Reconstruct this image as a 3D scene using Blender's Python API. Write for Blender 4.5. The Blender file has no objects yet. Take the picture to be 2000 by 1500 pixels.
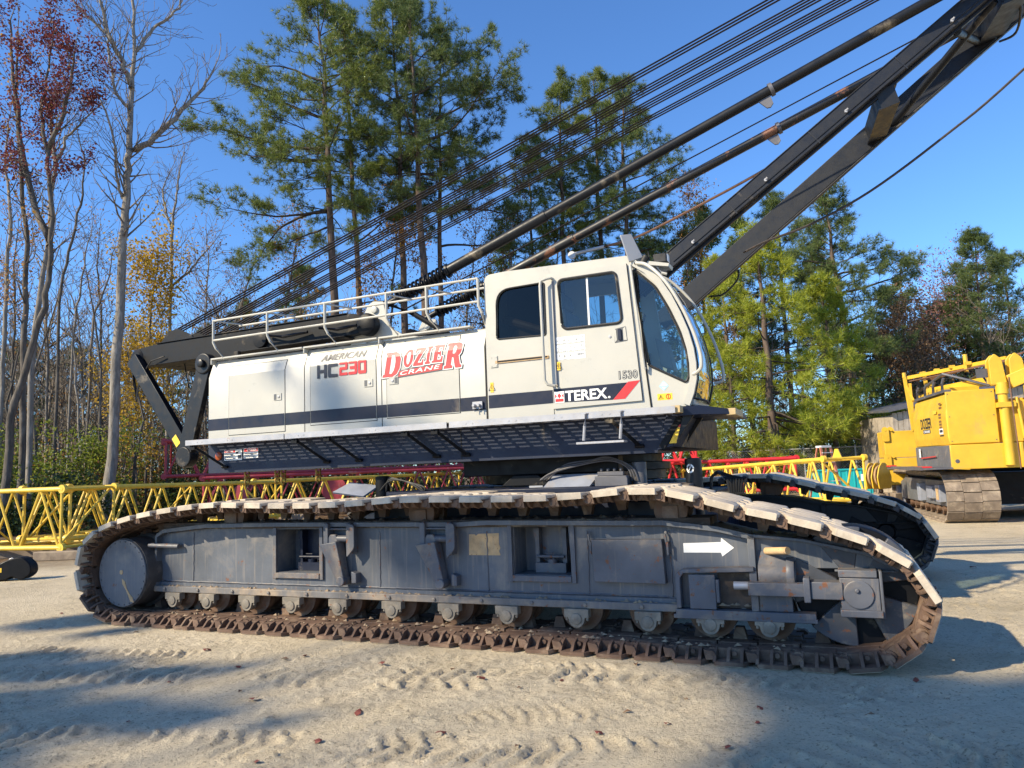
import bpy, bmesh, math, random
import numpy as np
from mathutils import Vector, Matrix, Euler
R = math.radians
rnd = random.Random(11)
sc = bpy.context.scene
COL = sc.collection

# ------------------------------------------------------------------ helpers
def tag(o, label=None, cat=None, group=None, kind=None):
    if label: o['label'] = label
    if cat: o['category'] = cat
    if group: o['group'] = group
    if kind: o['kind'] = kind
    return o

def empty(name, loc=(0, 0, 0), rz=0.0, label=None, cat=None, group=None):
    o = bpy.data.objects.new(name, None)
    COL.objects.link(o)
    o.location = loc
    o.rotation_euler = (0, 0, rz)
    o.empty_display_size = .3
    return tag(o, label, cat, group)

def link(name, me, mats, parent=None):
    o = bpy.data.objects.new(name, me)
    COL.objects.link(o)
    if not isinstance(mats, (list, tuple)): mats = [mats]
    if not me.materials:
        for m in mats: me.materials.append(m)
    if parent: o.parent = parent
    return o

def frame_of(d):
    d = Vector(d).normalized()
    a = Vector((0, 0, 1)) if abs(d.z) < .9 else Vector((1, 0, 0))
    x = d.cross(a).normalized()
    return x, x.cross(d).normalized(), d

class MB:
    """collects shapes into one mesh"""
    def __init__(s): s.v = []; s.f = []; s.mi = []; s.m = 0
    def add(s, vs, fs):
        n = len(s.v); s.v += [tuple(p) for p in vs]
        for f in fs: s.f.append([i + n for i in f]); s.mi.append(s.m)
        return s
    def box(s, x0, x1, y0, y1, z0, z1):
        return s.add([(x0,y0,z0),(x1,y0,z0),(x1,y1,z0),(x0,y1,z0),(x0,y0,z1),(x1,y0,z1),(x1,y1,z1),(x0,y1,z1)],
                     [(0,3,2,1),(4,5,6,7),(0,1,5,4),(1,2,6,5),(2,3,7,6),(3,0,4,7)])
    def bar(s, a, b, w, h, up=(0, 0, 1)):
        """rectangular bar from a to b, w across, h along up"""
        a = Vector(a); b = Vector(b); d = (b-a).normalized(); x = d.cross(Vector(up))
        if x.length < 1e-4: x = d.cross(Vector((1, 0, 0)))
        x.normalize(); y = x.cross(d)
        o = []
        for p in (a, b):
            for i, j in ((-1,-1),(1,-1),(1,1),(-1,1)): o.append(p + x*(i*w/2) + y*(j*h/2))
        return s.add(o, [(0,1,2,3),(7,6,5,4),(0,4,5,1),(1,5,6,2),(2,6,7,3),(3,7,4,0)])
    def prism(s, poly, a0, a1, ax='y'):
        """poly of (u,z) pushed along y (or of (y,z) along x, (x,y) along z)"""
        n = len(poly)
        def P(q, a):
            return (q[0], a, q[1]) if ax == 'y' else ((a, q[0], q[1]) if ax == 'x' else (q[0], q[1], a))
        vs = [P(q, a0) for q in poly] + [P(q, a1) for q in poly]
        fs = [list(range(n)), list(range(2*n-1, n-1, -1))] + [(i, i+n, (i+1) % n + n, (i+1) % n) for i in range(n)]
        return s.add(vs, fs)
    def tube(s, a, b, r, r2=None, n=10, cap=True):
        if r2 is None: r2 = r
        a = Vector(a); b = Vector(b); x, y, d = frame_of(b-a)
        vs = []
        for p, q in ((a, r), (b, r2)):
            for i in range(n):
                t = 2*math.pi*i/n; vs.append(p + (x*math.cos(t) + y*math.sin(t))*q)
        fs = [(i, (i+1) % n, (i+1) % n + n, i+n) for i in range(n)]
        if cap: fs += [list(range(n-1, -1, -1)), list(range(n, 2*n))]
        return s.add(vs, fs)
    def path(s, pts, r, n=8, closed=False):
        pts = [Vector(p) for p in pts]; m = len(pts); vs = []; px = None
        for i, p in enumerate(pts):
            if closed: d = pts[(i+1) % m] - pts[i-1]
            else: d = pts[min(i+1, m-1)] - pts[max(i-1, 0)]
            d.normalize()
            if px is None: x, y, _ = frame_of(d)
            else:
                x = px - d*px.dot(d); x.normalize(); y = d.cross(x)
            px = x
            for k in range(n):
                t = 2*math.pi*k/n; vs.append(p + (x*math.cos(t) + y*math.sin(t))*r)
        fs = []
        for i in range(m if closed else m-1):
            j = (i+1) % m
            fs += [(i*n+k, i*n+(k+1) % n, j*n+(k+1) % n, j*n+k) for k in range(n)]
        if not closed: fs += [list(range(n-1, -1, -1)), list(range((m-1)*n, m*n))]
        return s.add(vs, fs)
    def lathe(s, prof, c, axis=(0, 1, 0), n=24):
        """prof of (radius, along axis)"""
        x, y, d = frame_of(axis); c = Vector(c); vs = []; m = len(prof)
        for r, h in prof:
            for k in range(n):
                t = 2*math.pi*k/n; vs.append(c + d*h + (x*math.cos(t) + y*math.sin(t))*r)
        fs = []
        for i in range(m-1):
            fs += [(i*n+k, i*n+(k+1) % n, (i+1)*n+(k+1) % n, (i+1)*n+k) for k in range(n)]
        fs += [list(range(n-1, -1, -1)), list(range((m-1)*n, m*n))]
        return s.add(vs, fs)
    def mesh(s, me2, M=None, fn=None):
        vs = [Vector(v.co) for v in me2.vertices]
        if M is not None: vs = [M @ v for v in vs]
        if fn: vs = [fn(v) for v in vs]
        return s.add(vs, [list(p.vertices) for p in me2.polygons])
    def build(s, name, mats, parent=None, smooth=True, bevel=0, ang=35):
        me = bpy.data.meshes.new(name)
        me.from_pydata([tuple(v) for v in s.v], [], s.f)
        me.update()
        if not isinstance(mats, (list, tuple)): mats = [mats]
        for m in mats: me.materials.append(m)
        if len(mats) > 1: me.polygons.foreach_set('material_index', s.mi)
        bm = bmesh.new(); bm.from_mesh(me); bmesh.ops.recalc_face_normals(bm, faces=bm.faces); bm.to_mesh(me); bm.free()
        if smooth:
            me.shade_smooth(); me.set_sharp_from_angle(angle=R(ang))
        o = link(name, me, mats, parent)
        if bevel:
            b = o.modifiers.new('bevel', 'BEVEL'); b.width = bevel; b.segments = 2; b.limit_method = 'ANGLE'; b.angle_limit = R(40)
            b.harden_normals = False
        return o

def copy_tree(o, parent=None):
    c = o.copy(); COL.objects.link(c); c.parent = parent
    for ch in list(o.children): copy_tree(ch, c)
    return c

def shape2d(loops, off=0.0, shear=0.0):
    """filled flat mesh of polygons with holes, in x,y"""
    cu = bpy.data.curves.new('t', 'CURVE'); cu.dimensions = '2D'; cu.fill_mode = 'BOTH'
    for lp in loops:
        sp = cu.splines.new('POLY'); sp.points.add(len(lp)-1); sp.use_cyclic_u = True
        for p, q in zip(sp.points, lp): p.co = (q[0] + shear*q[1], q[1], 0, 1)
    ob = bpy.data.objects.new('t', cu); me = bpy.data.meshes.new_from_object(ob)
    bpy.data.objects.remove(ob); bpy.data.curves.remove(cu)
    return me

def text2d(txt, bold=0.0, shear=0.0, space=1.0):
    cu = bpy.data.curves.new('t', 'FONT'); cu.body = txt; cu.offset = bold; cu.shear = shear; cu.space_character = space
    cu.resolution_u = 4
    ob = bpy.data.objects.new('t', cu); me = bpy.data.meshes.new_from_object(ob)
    bpy.data.objects.remove(ob); bpy.data.curves.remove(cu)
    return me

def bounds(me):
    a = np.empty(len(me.vertices)*3); me.vertices.foreach_get('co', a); a = a.reshape(-1, 3)
    return a.min(0), a.max(0)

def round_poly(pts, rads, n=4):
    """rounds the corners of a polygon"""
    out = []; m = len(pts)
    if not isinstance(rads, (list, tuple)): rads = [rads]*m
    for i in range(m):
        p = Vector(pts[i]); a = Vector(pts[i-1]); b = Vector(pts[(i+1) % m]); r = rads[i]
        if r <= 0: out.append(tuple(p)); continue
        da = (a-p); db = (b-p); r1 = min(r, da.length*.45, db.length*.45)
        s = p + da.normalized()*r1; e = p + db.normalized()*r1
        for k in range(n+1):
            t = k/n; out.append(tuple(s*(1-t)**2 + p*2*t*(1-t) + e*t*t))
    return out

def smooth(pts, k=6):
    P = [Vector(p) for p in pts]; out = []
    for i in range(len(P)-1):
        p0, p1, p2, p3 = P[max(i-1, 0)], P[i], P[i+1], P[min(i+2, len(P)-1)]
        for j in range(k):
            t = j/k; out.append(.5*((2*p1) + (p2-p0)*t + (2*p0-5*p1+4*p2-p3)*t*t + (3*p1-p0-3*p2+p3)*t**3))
    return out + [P[-1]]

def plate(mb, outer, holes, y0, y1):
    """a plate standing in x,z between y0 and y1, with holes"""
    me = shape2d([outer] + list(holes))
    for y in (y0, y1): mb.mesh(me, fn=lambda v: Vector((v.x, y, v.y)))
    for lp in [outer] + list(holes):
        n = len(lp)
        mb.add([(p[0], y0, p[1]) for p in lp] + [(p[0], y1, p[1]) for p in lp],
               [(i, (i+1) % n, (i+1) % n + n, i+n) for i in range(n)])
    bpy.data.meshes.remove(me)

# ------------------------------------------------------------------ materials
def new_mat(name):
    m = bpy.data.materials.new(name); m.use_nodes = True
    nt = m.node_tree; nt.nodes.clear()
    out = nt.nodes.new('ShaderNodeOutputMaterial')
    return m, nt, out

def N(nt, typ, **kw):
    n = nt.nodes.new(typ)
    for k, v in kw.items():
        if k in n.inputs: n.inputs[k].default_value = v
        else: setattr(n, k, v)
    return n

def coords(nt):
    tc = N(nt, 'ShaderNodeTexCoord'); oi = N(nt, 'ShaderNodeObjectInfo')
    mu = N(nt, 'ShaderNodeMath', operation='MULTIPLY'); mu.inputs[1].default_value = 37
    nt.links.new(oi.outputs['Random'], mu.inputs[0])
    ad = N(nt, 'ShaderNodeVectorMath', operation='ADD')
    nt.links.new(tc.outputs['Object'], ad.inputs[0]); nt.links.new(mu.outputs[0], ad.inputs[1])
    return ad.outputs[0]

def ramp(nt, fac, stops):
    r = N(nt, 'ShaderNodeValToRGB'); e = r.color_ramp.elements
    e[0].position, e[0].color = stops[0][0], (*stops[0][1], 1)
    e[1].position, e[1].color = stops[-1][0], (*stops[-1][1], 1)
    for p, c in stops[1:-1]:
        k = e.new(p); k.color = (*c, 1)
    nt.links.new(fac, r.inputs[0])
    return r.outputs[0]

def mix(nt, fac, a, b):
    m = N(nt, 'ShaderNodeMix', data_type='RGBA')
    for s, v in ((0, fac), (6, a), (7, b)):
        if hasattr(v, 'is_linked') or hasattr(v, 'links'): nt.links.new(v, m.inputs[s])
        elif s == 0: m.inputs[0].default_value = v
        else: m.inputs[s].default_value = (*v, 1)
    return m.outputs[2]

def noise(nt, vec, scale, detail=4, rough=.55, dist=0):
    n = N(nt, 'ShaderNodeTexNoise'); n.inputs['Scale'].default_value = scale
    n.inputs['Detail'].default_value = detail; n.inputs['Roughness'].default_value = rough
    n.inputs['Distortion'].default_value = dist
    nt.links.new(vec, n.inputs['Vector'])
    return n.outputs[0]

RUST = (.16, .06, .025)
DUST = (.36, .29, .20)
def paint(name, col, rough=.45, var=.12, rust=0.0, dust=0.0, scale=2.5, metal=0.0, bump=.15, streak=0.0, rustcol=RUST, dustcol=DUST, spec=.5, bscale=60):
    m, nt, out = new_mat(name); L = nt.links.new
    v = coords(nt)
    n1 = noise(nt, v, scale, 5, .6)
    lo = tuple(c*(1-var) for c in col); hi = tuple(min(1, c*(1+var)) for c in col)
    c = ramp(nt, n1, [(.3, lo), (.7, hi)])
    n2 = noise(nt, v, scale*4.3, 8, .68)
    if dust:
        n3 = noise(nt, v, scale*.9, 7, .65, .4)
        c = mix(nt, ramp(nt, n3, [(.62-dust*.3, (0,)*3), (.86-dust*.25, (1,)*3)]), c, dustcol)
    if streak:
        mp = N(nt, 'ShaderNodeMapping'); mp.inputs['Scale'].default_value = (26, 26, 1.3); L(v, mp.inputs[0])
        n4 = noise(nt, mp.outputs[0], 1, 4, .6)
        c = mix(nt, ramp(nt, n4, [(.66-streak*.2, (0,)*3), (.9-streak*.2, (.6,)*3)]), c, dustcol)
    rs = None
    if rust:
        rs = ramp(nt, n2, [(.70-rust*.25, (0,)*3), (.75-rust*.25, (1,)*3)])
        c = mix(nt, rs, c, rustcol)
    b = N(nt, 'ShaderNodeBsdfPrincipled')
    L(c, b.inputs['Base Color'])
    rr = ramp(nt, n2, [(.3, (max(.05, rough-.12),)*3), (.7, (min(1, rough+.15),)*3)])
    L(rr, b.inputs['Roughness']); b.inputs['Metallic'].default_value = metal
    b.inputs['Specular IOR Level'].default_value = spec
    if bump:
        n5 = noise(nt, v, bscale, 5, .6)
        bp = N(nt, 'ShaderNodeBump'); bp.inputs['Strength'].default_value = bump; bp.inputs['Distance'].default_value = .004
        L(n5, bp.inputs['Height']); L(bp.outputs[0], b.inputs['Normal'])
    L(b.outputs[0], out.inputs[0])
    return m

def glass(name, tint, refl=1.0, op=0.0):
    m, nt, out = new_mat(name); L = nt.links.new
    t = N(nt, 'ShaderNodeBsdfTransparent'); t.inputs[0].default_value = (*tint, 1)
    g = N(nt, 'ShaderNodeBsdfGlossy'); g.inputs['Roughness'].default_value = .015; g.inputs[0].default_value = (.95, .97, 1, 1)
    f = N(nt, 'ShaderNodeFresnel'); f.inputs[0].default_value = 1.55
    mu = N(nt, 'ShaderNodeMath', operation='MULTIPLY_ADD'); mu.inputs[1].default_value = refl*1.6; mu.inputs[2].default_value = op
    mu.use_clamp = True
    L(f.outputs[0], mu.inputs[0])
    s = N(nt, 'ShaderNodeMixShader'); L(mu.outputs[0], s.inputs[0]); L(t.outputs[0], s.inputs[1]); L(g.outputs[0], s.inputs[2])
    L(s.outputs[0], out.inputs[0])
    return m

def leafmat(name, cols, trans=.35, rough=.55, nscale=.6):
    """foliage: colour varies blade by blade and in soft clumps"""
    m, nt, out = new_mat(name); L = nt.links.new
    g = N(nt, 'ShaderNodeNewGeometry')
    nz = noise(nt, g.outputs['Position'], nscale, 3, .6)
    a = N(nt, 'ShaderNodeMath', operation='MULTIPLY_ADD'); a.inputs[1].default_value = .55; a.inputs[2].default_value = -.02
    L(g.outputs['Random Per Island'], a.inputs[0])
    b = N(nt, 'ShaderNodeMath', operation='MULTIPLY_ADD'); b.inputs[1].default_value = .5; L(nz, b.inputs[0]); L(a.outputs[0], b.inputs[2])
    st = [(i/(len(cols)-1)*.72+.1, c) for i, c in enumerate(cols)]
    c = ramp(nt, b.outputs[0], st)
    d = N(nt, 'ShaderNodeBsdfPrincipled'); d.inputs['Roughness'].default_value = rough; d.inputs['Specular IOR Level'].default_value = .35
    L(c, d.inputs['Base Color'])
    t = N(nt, 'ShaderNodeBsdfTranslucent'); L(c, t.inputs[0])
    s = N(nt, 'ShaderNodeMixShader'); s.inputs[0].default_value = trans
    L(d.outputs[0], s.inputs[1]); L(t.outputs[0], s.inputs[2]); L(s.outputs[0], out.inputs[0])
    return m

def bark(name, cols, scale=4):
    m, nt, out = new_mat(name); L = nt.links.new
    g = N(nt, 'ShaderNodeNewGeometry')
    mp = N(nt, 'ShaderNodeMapping'); mp.inputs['Scale'].default_value = (1, 1, .3); L(g.outputs['Position'], mp.inputs[0])
    n1 = noise(nt, mp.outputs[0], scale*2.2, 6, .65, .3)
    c = ramp(nt, n1, [(.25+.5*i/(len(cols)-1), c) for i, c in enumerate(cols)])
    b = N(nt, 'ShaderNodeBsdfPrincipled'); b.inputs['Roughness'].default_value = .9; b.inputs['Specular IOR Level'].default_value = .1
    L(c, b.inputs['Base Color'])
    bp = N(nt, 'ShaderNodeBump'); bp.inputs['Strength'].default_value = .7; bp.inputs['Distance'].default_value = .03
    L(noise(nt, mp.outputs[0], scale*5, 5), bp.inputs['Height']); L(bp.outputs[0], b.inputs['Normal'])
    L(b.outputs[0], out.inputs[0])
    return m

M = {}
M['cream'] = paint('cream_paint', (.44, .425, .375), .35, .05, .0, .0, 1.2, bump=.03, streak=.12, dustcol=(.40, .35, .27))
M['cream_rail'] = paint('cream_rail_paint', (.44, .425, .375), .4, .06, .12, 0, 3, bump=.05)
M['navy'] = paint('navy_paint', (.008, .012, .030), .42, .15, 0, .05, 2, bump=.05, spec=.3)
M['skirt'] = paint('dark_blue_paint', (.014, .020, .042), .5, .15, 0, .06, 2, bump=.05, spec=.3)
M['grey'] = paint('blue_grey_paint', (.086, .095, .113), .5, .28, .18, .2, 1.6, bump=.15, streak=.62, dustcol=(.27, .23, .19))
M['flange'] = paint('worn_flange_paint', (.13, .125, .125), .6, .25, .3, .45, 3.5, bump=.25, streak=.5, dustcol=(.34, .26, .18))
M['grey2'] = paint('blue_grey_worn_paint', (.085, .09, .108), .5, .22, .42, .30, 3, bump=.2, streak=.35, dustcol=(.28, .22, .16))
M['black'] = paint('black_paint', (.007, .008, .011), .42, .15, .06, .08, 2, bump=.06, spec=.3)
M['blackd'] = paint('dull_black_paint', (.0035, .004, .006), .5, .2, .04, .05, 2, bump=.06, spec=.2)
M['boom'] = paint('boom_black_paint', (.015, .017, .023), .45, .12, .05, .04, 2, bump=.06, spec=.3)
M['rusttube'] = paint('worn_tube_paint', (.012, .012, .014), .45, .2, .66, .0, .55, bump=.1, rustcol=(.20, .085, .045))
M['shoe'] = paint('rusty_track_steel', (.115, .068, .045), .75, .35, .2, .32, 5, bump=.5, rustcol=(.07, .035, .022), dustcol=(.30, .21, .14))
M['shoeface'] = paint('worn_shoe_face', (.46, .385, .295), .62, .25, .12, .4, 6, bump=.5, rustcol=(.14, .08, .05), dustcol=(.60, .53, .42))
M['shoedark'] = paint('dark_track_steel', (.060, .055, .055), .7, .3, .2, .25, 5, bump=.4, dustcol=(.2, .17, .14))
M['wheel'] = paint('roller_steel', (.125, .072, .044), .6, .3, .4, .35, 4, bump=.3, dustcol=(.28, .21, .15))
M['grit'] = paint('sandy_grit', (.26, .19, .125), .95, .3, 0, .2, 5, bump=.6)
M['cap'] = paint('roller_cap_paint', (.17, .148, .118), .6, .2, .3, .45, 6, bump=.25, dustcol=(.34, .28, .21))
M['dirt'] = paint('packed_mud', (.075, .055, .042), .95, .4, 0, .3, 5, bump=1.0, bscale=25)
M['galv'] = paint('galvanised_steel', (.36, .36, .38), .45, .15, .18, .15, 4, metal=.3, bump=.1, rustcol=(.30, .2, .12))
M['galvd'] = paint('dark_galvanised_steel', (.10, .10, .115), .5, .2, .15, .15, 4, metal=.2, bump=.1)
M['sheet'] = paint('blue_grey_sheet', (.24, .26, .32), .4, .2, .08, .2, 3, bump=.05)
M['cable'] = paint('wire_rope', (.045, .036, .032), .55, .3, .35, 0, 8, metal=.2, bump=.6, bscale=220, rustcol=(.10, .06, .042))
M['rope_rust'] = paint('rusty_wire_rope', (.17, .085, .05), .7, .3, .2, 0, 8, bump=.6, bscale=220)
M['rubber'] = paint('black_rubber', (.016, .016, .017), .6, .2, 0, .05, 4, bump=.05)
M['red'] = paint('red_decal', (.60, .020, .022), .4, .05, bump=0)
M['redfade'] = paint('faded_red_decal', (.48, .045, .045), .45, .12, bump=0, scale=1.4)
M['white'] = paint('white_decal', (.78, .78, .76), .45, .04, bump=0)
M['ink'] = paint('dark_ink', (.012, .014, .028), .45, .05, bump=0)
M['greyink'] = paint('grey_decal', (.085, .088, .095), .45, .1, bump=0)
M['yellowdecal'] = paint('yellow_decal', (.80, .52, .035), .45, .05, bump=0)
M['bluedecal'] = paint('pale_blue_decal', (.35, .58, .66), .45, .1, bump=0)
M['rustpatch'] = paint('rusty_bare_patch', (.50, .33, .17), .8, .25, .35, .3, 9, bump=.3, rustcol=(.24, .11, .05), streak=.4)
M['orange'] = paint('orange_lens', (.35, .07, .015), .3, .2, bump=0)
M['interior'] = paint('dark_interior', (.035, .036, .040), .6, .2, bump=.1)
M['interior2'] = paint('grey_console', (.16, .17, .18), .5, .1, bump=.1)
M['seatblue'] = paint('blue_cloth', (.10, .20, .30), .8, .1, bump=.2)
M['mach'] = paint('brown_machinery', (.20, .10, .04), .5, .3, .2, .1, 5, bump=.1)
M['slot'] = paint('seam_gap', (.012, .012, .012), .8, .1, bump=0)
M['glass'] = glass('cab_glass', (.58, .70, .72), .75, .0)
M['screen'] = glass('windscreen_glass', (.50, .60, .62), 1.0, .02)
M['shadepane'] = glass('opening_shade_pane', (.16, .19, .20), .25, .0)  # stands in for the dark inside of the open rear bay
M['mirror'] = paint('mirror_back', (.30, .31, .33), .35, .05, bump=0)
M['brass'] = paint('rusty_chain', (.34, .20, .045), .5, .3, .25, .1, 9, bump=.1)
M['yellow'] = paint('yellow_paint', (.64, .39, .03), .45, .12, .05, .16, 2.2, bump=.08, streak=.3, dustcol=(.42, .29, .09))
M['yellowlat'] = paint('yellow_lattice_paint', (.70, .47, .05), .45, .16, .22, .22, 5, bump=.1, rustcol=(.30, .16, .05), dustcol=(.50, .38, .14))
M['yellowpale'] = paint('pale_yellow_paint', (.78, .52, .05), .42, .06, .0, .12, 2, bump=.05, dustcol=(.72, .56, .2))
M['tan'] = paint('tan_worn_paint', (.45, .33, .16), .55, .15, .2, .1, 5, bump=.1)
M['idler'] = paint('idler_paint', (.046, .050, .062), .5, .25, .45, .2, 3, bump=.1)
M['pink'] = paint('faded_red_paint', (.32, .035, .048), .5, .2, .05, .1, 2, bump=.05)
M['redlat'] = paint('bright_red_paint', (.55, .022, .028), .4, .1, .03, .06, 2, bump=.05)
M['yshoe'] = paint('dusty_track_shoe', (.20, .155, .115), .8, .25, .2, .4, 5, bump=.5, rustcol=(.12, .06, .03), dustcol=(.42, .34, .25))
M['ygrey'] = paint('grey_frame_paint', (.12, .125, .135), .5, .15, .1, .2, 3, bump=.1)
M['teal'] = paint('teal_paint', (.012, .36, .37), .45, .08, .03, .05, 2, bump=.05)
M['plank'] = paint('weathered_planks', (.36, .31, .25), .85, .2, 0, .3, 3, bump=.3, streak=.8, dustcol=(.14, .11, .09))
M['timber'] = paint('old_timber', (.22, .17, .125), .9, .3, 0, .3, 3, bump=.4)
M['ladder'] = paint('orange_fibreglass', (.55, .20, .12), .5, .1, bump=.05)
M['alu'] = paint('white_aluminium', (.70, .70, .68), .4, .08, bump=.05)
M['leaf_red'] = paint('dead_red_leaf', (.15, .035, .022), .7, .3, bump=.2)
M['leaf_brown'] = paint('dead_brown_leaf', (.20, .11, .055), .7, .3, bump=.2)
# ------------------------------------------------------------------ camera, sun, sky
F_PX = 1450/2000
PITCH = math.atan(168/1450); ROLL = .040
cam = bpy.data.cameras.new('camera'); cam.sensor_width = 36; cam.lens = 36*F_PX; cam.clip_end = 2000
co = bpy.data.objects.new('camera', cam); COL.objects.link(co)
fw = Vector((0, math.cos(PITCH), math.sin(PITCH))); up0 = Vector((0, -math.sin(PITCH), math.cos(PITCH))); r0 = Vector((1, 0, 0))
rt = r0*math.cos(ROLL) - up0*math.sin(ROLL); up = r0*math.sin(ROLL) + up0*math.cos(ROLL)
co.matrix_world = Matrix(((rt.x, up.x, -fw.x, 0), (rt.y, up.y, -fw.y, 0), (rt.z, up.z, -fw.z, 1.6), (0, 0, 0, 1)))
sc.camera = co

CU = Vector((.91556, -.40218, 0)); CV = Vector((.40218, .91556, 0)); CO = Vector((-4.9209, 8.9117, 0))   # crane axes: along, across, foot of its rear near corner
def at(px, py, depth):
    """world point seen at a pixel of the photograph, at a given distance along y"""
    d = fw + rt*((px-1000)/1450) - up*((py-750)/1450)
    return Vector((0, 0, 1.6)) + d*(depth/d.y)

SUN_EL = R(33); SUN_AZ = R(40)
sh = -(CV*math.cos(SUN_AZ) + CU*math.sin(SUN_AZ))
sdir = Vector((sh.x*math.cos(SUN_EL), sh.y*math.cos(SUN_EL), math.sin(SUN_EL)))
sl = bpy.data.lights.new('sun', 'SUN'); sl.energy = 5.0; sl.angle = R(.7); sl.color = (1, .86, .62)
so = bpy.data.objects.new('sun', sl); COL.objects.link(so)
so.rotation_euler = sdir.to_track_quat('Z', 'Y').to_euler()
w = bpy.data.worlds.new('World'); sc.world = w; w.use_nodes = True
wn = w.node_tree; bg = wn.nodes['Background']
sky = wn.nodes.new('ShaderNodeTexSky'); sky.sky_type = 'NISHITA'; sky.sun_disc = False
sky.sun_elevation = SUN_EL; sky.sun_rotation = math.atan2(sh.x, sh.y); sky.altitude = 0
sky.air_density = 1.0; sky.dust_density = .25; sky.ozone_density = 3.0
tint = wn.nodes.new('ShaderNodeMix'); tint.data_type = 'RGBA'; tint.blend_type = 'MULTIPLY'; tint.inputs[0].default_value = 1; tint.inputs[7].default_value = (.74, 1.10, 1.50, 1)
wn.links.new(sky.outputs[0], tint.inputs[6]); wn.links.new(tint.outputs[2], bg.inputs[0]); bg.inputs[1].default_value = .10
vs = sc.view_settings; vs.view_transform = 'Standard'; vs.look = 'None'; vs.exposure = .7; vs.gamma = 1
sc.cycles.max_bounces = 6; sc.cycles.transparent_max_bounces = 12

# ------------------------------------------------------------------ ground
def vnoise(x, y, seed=0):
    xi = np.floor(x).astype(np.int64); yi = np.floor(y).astype(np.int64); fx = x-xi; fy = y-yi
    fx = fx*fx*(3-2*fx); fy = fy*fy*(3-2*fy)
    def h(a, b):
        n = (a*374761393 + b*668265263 + seed*1442695) & 0x7fffffff
        n = ((n ^ (n >> 13))*1274126177) & 0x7fffffff
        return ((n ^ (n >> 16)) & 0xffff)/65535.
    return (h(xi, yi)*(1-fx) + h(xi+1, yi)*fx)*(1-fy) + (h(xi, yi+1)*(1-fx) + h(xi+1, yi+1)*fx)*fy
def fbm(x, y, o=4, seed=0):
    s = 0; a = .5
    for i in range(o): s = s + a*vnoise(x*2**i, y*2**i, seed+i); a *= .5
    return s
def gridline(lo, hi, step, far):
    mid = np.arange(lo, hi+1e-6, step); out = []; p = hi; d = step
    while p < far: d *= 1.22; p += d; out.append(p)
    left = []; p = lo; d = step
    while p > -far: d *= 1.22; p -= d; left.append(p)
    return np.array(left[::-1] + list(mid) + out)
gx = gridline(-7.5, 6.5, .022, 420); gy = gridline(2.2, 11.5, .022, 420)
X, Y = np.meshgrid(gx, gy)
near = np.clip((11.5-Y)/3, 0, 1)*np.clip((Y-1.5), 0, 1)*np.clip((8-np.abs(X))/2, 0, 1)
Z = (fbm(X*.5, Y*.5, 3, 3)-.45)*.05 + (fbm(X*2.3, Y*2.3, 4, 9)-.45)*.014
def tread(x0, y0, x1, y1, width, depth, pitch, seed, skew=.6, cur=0):
    """wheel or crawler print: slanted bars pressed into the sand along a line"""
    global Z
    dx, dy = x1-x0, y1-y0; L = math.hypot(dx, dy); dx /= L; dy /= L
    s = (X-x0)*dx + (Y-y0)*dy; t = -(X-x0)*dy + (Y-y0)*dx - cur*(s/L)**2
    inside = np.clip((width/2-np.abs(t))/.04, 0, 1)*np.clip(s/.6, 0, 1)*np.clip((L-s)/.6, 0, 1)
    wob = (fbm(X*5, Y*5, 3, seed)-.45)*.10
    ph = (s + wob + np.abs(t)*skew)/pitch
    bars = np.clip((np.abs((ph % 1)-.5)-.26)*9, 0, 1)
    keep = np.clip((fbm(X*1.7, Y*1.7, 3, seed+5)-.34)*5, 0, 1)
    Z = Z + inside*keep*(bars*depth*(.5+fbm(X*9, Y*9, 2, seed+8)) - depth*.4)
tread(-6.5, 5.6, 6, 3.3, .5, .034, .15, 21, .5, .3)
tread(-5, 6.9, 7, 4.6, .55, .034, .17, 31, -.4, -.4)
tread(-2.5, 3.9, 1.6, 3.05, .34, .045, .16, 41, .5)
tread(-5, 4.2, 1, 5.2, .45, .026, .11, 51, .3)
tread(-6, 3.2, -.5, 3.5, .45, .022, .09, 61, .4)
tread(.5, 3.6, 4.4, 5.3, .5, .03, .2, 71, .2, .3)
tread(1.2, 2.6, 6, 4.2, .5, .028, .16, 81, -.5)
tread(-7, 8.2, 3, 5.4, .5, .03, .13, 91, .5)
tread(4.5, 4.5, 6.4, 11, .6, .025, .3, 95, .1)
lump = np.clip(fbm(X*11, Y*11, 4, 77)-.50, 0, 1)*np.clip((fbm(X*1.1, Y*1.1, 3, 87)-.36)*4, 0, 1)
Z = Z + near*(lump*.07 + np.clip(fbm(X*17, Y*17, 3, 66)-.50, 0, 1)*.10*np.clip((fbm(X*.9, Y*.9, 3, 44)-.30)*4, .15, 1))
Z = Z*np.clip(near + .25, 0, 1)
# the crane stands on firm level sand
U = (X-CO.x)*CU.x + (Y-CO.y)*CU.y; V = (X-CO.x)*CV.x + (Y-CO.y)*CV.y
under = np.clip(1-np.maximum(np.maximum(-.3-U, U-8.9), np.maximum(-.03-V, V-6))/.25, 0, 1)
Z = Z*(1-under) - under*.004
nx, ny = len(gx), len(gy)
me = bpy.data.meshes.new('ground')
idx = np.arange(nx*ny).reshape(ny, nx)
q = np.stack([idx[:-1, :-1], idx[:-1, 1:], idx[1:, 1:], idx[1:, :-1]], -1).reshape(-1, 4)
me.vertices.add(nx*ny); me.vertices.foreach_set('co', np.stack([X, Y, Z], -1).astype(np.float32).ravel())
me.loops.add(q.size); me.loops.foreach_set('vertex_index', q.astype(np.int32).ravel())
me.polygons.add(len(q)); me.polygons.foreach_set('loop_start', np.arange(0, q.size, 4, dtype=np.int32)); me.polygons.foreach_set('loop_total', np.full(len(q), 4, np.int32))
me.update(); me.shade_smooth()
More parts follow.
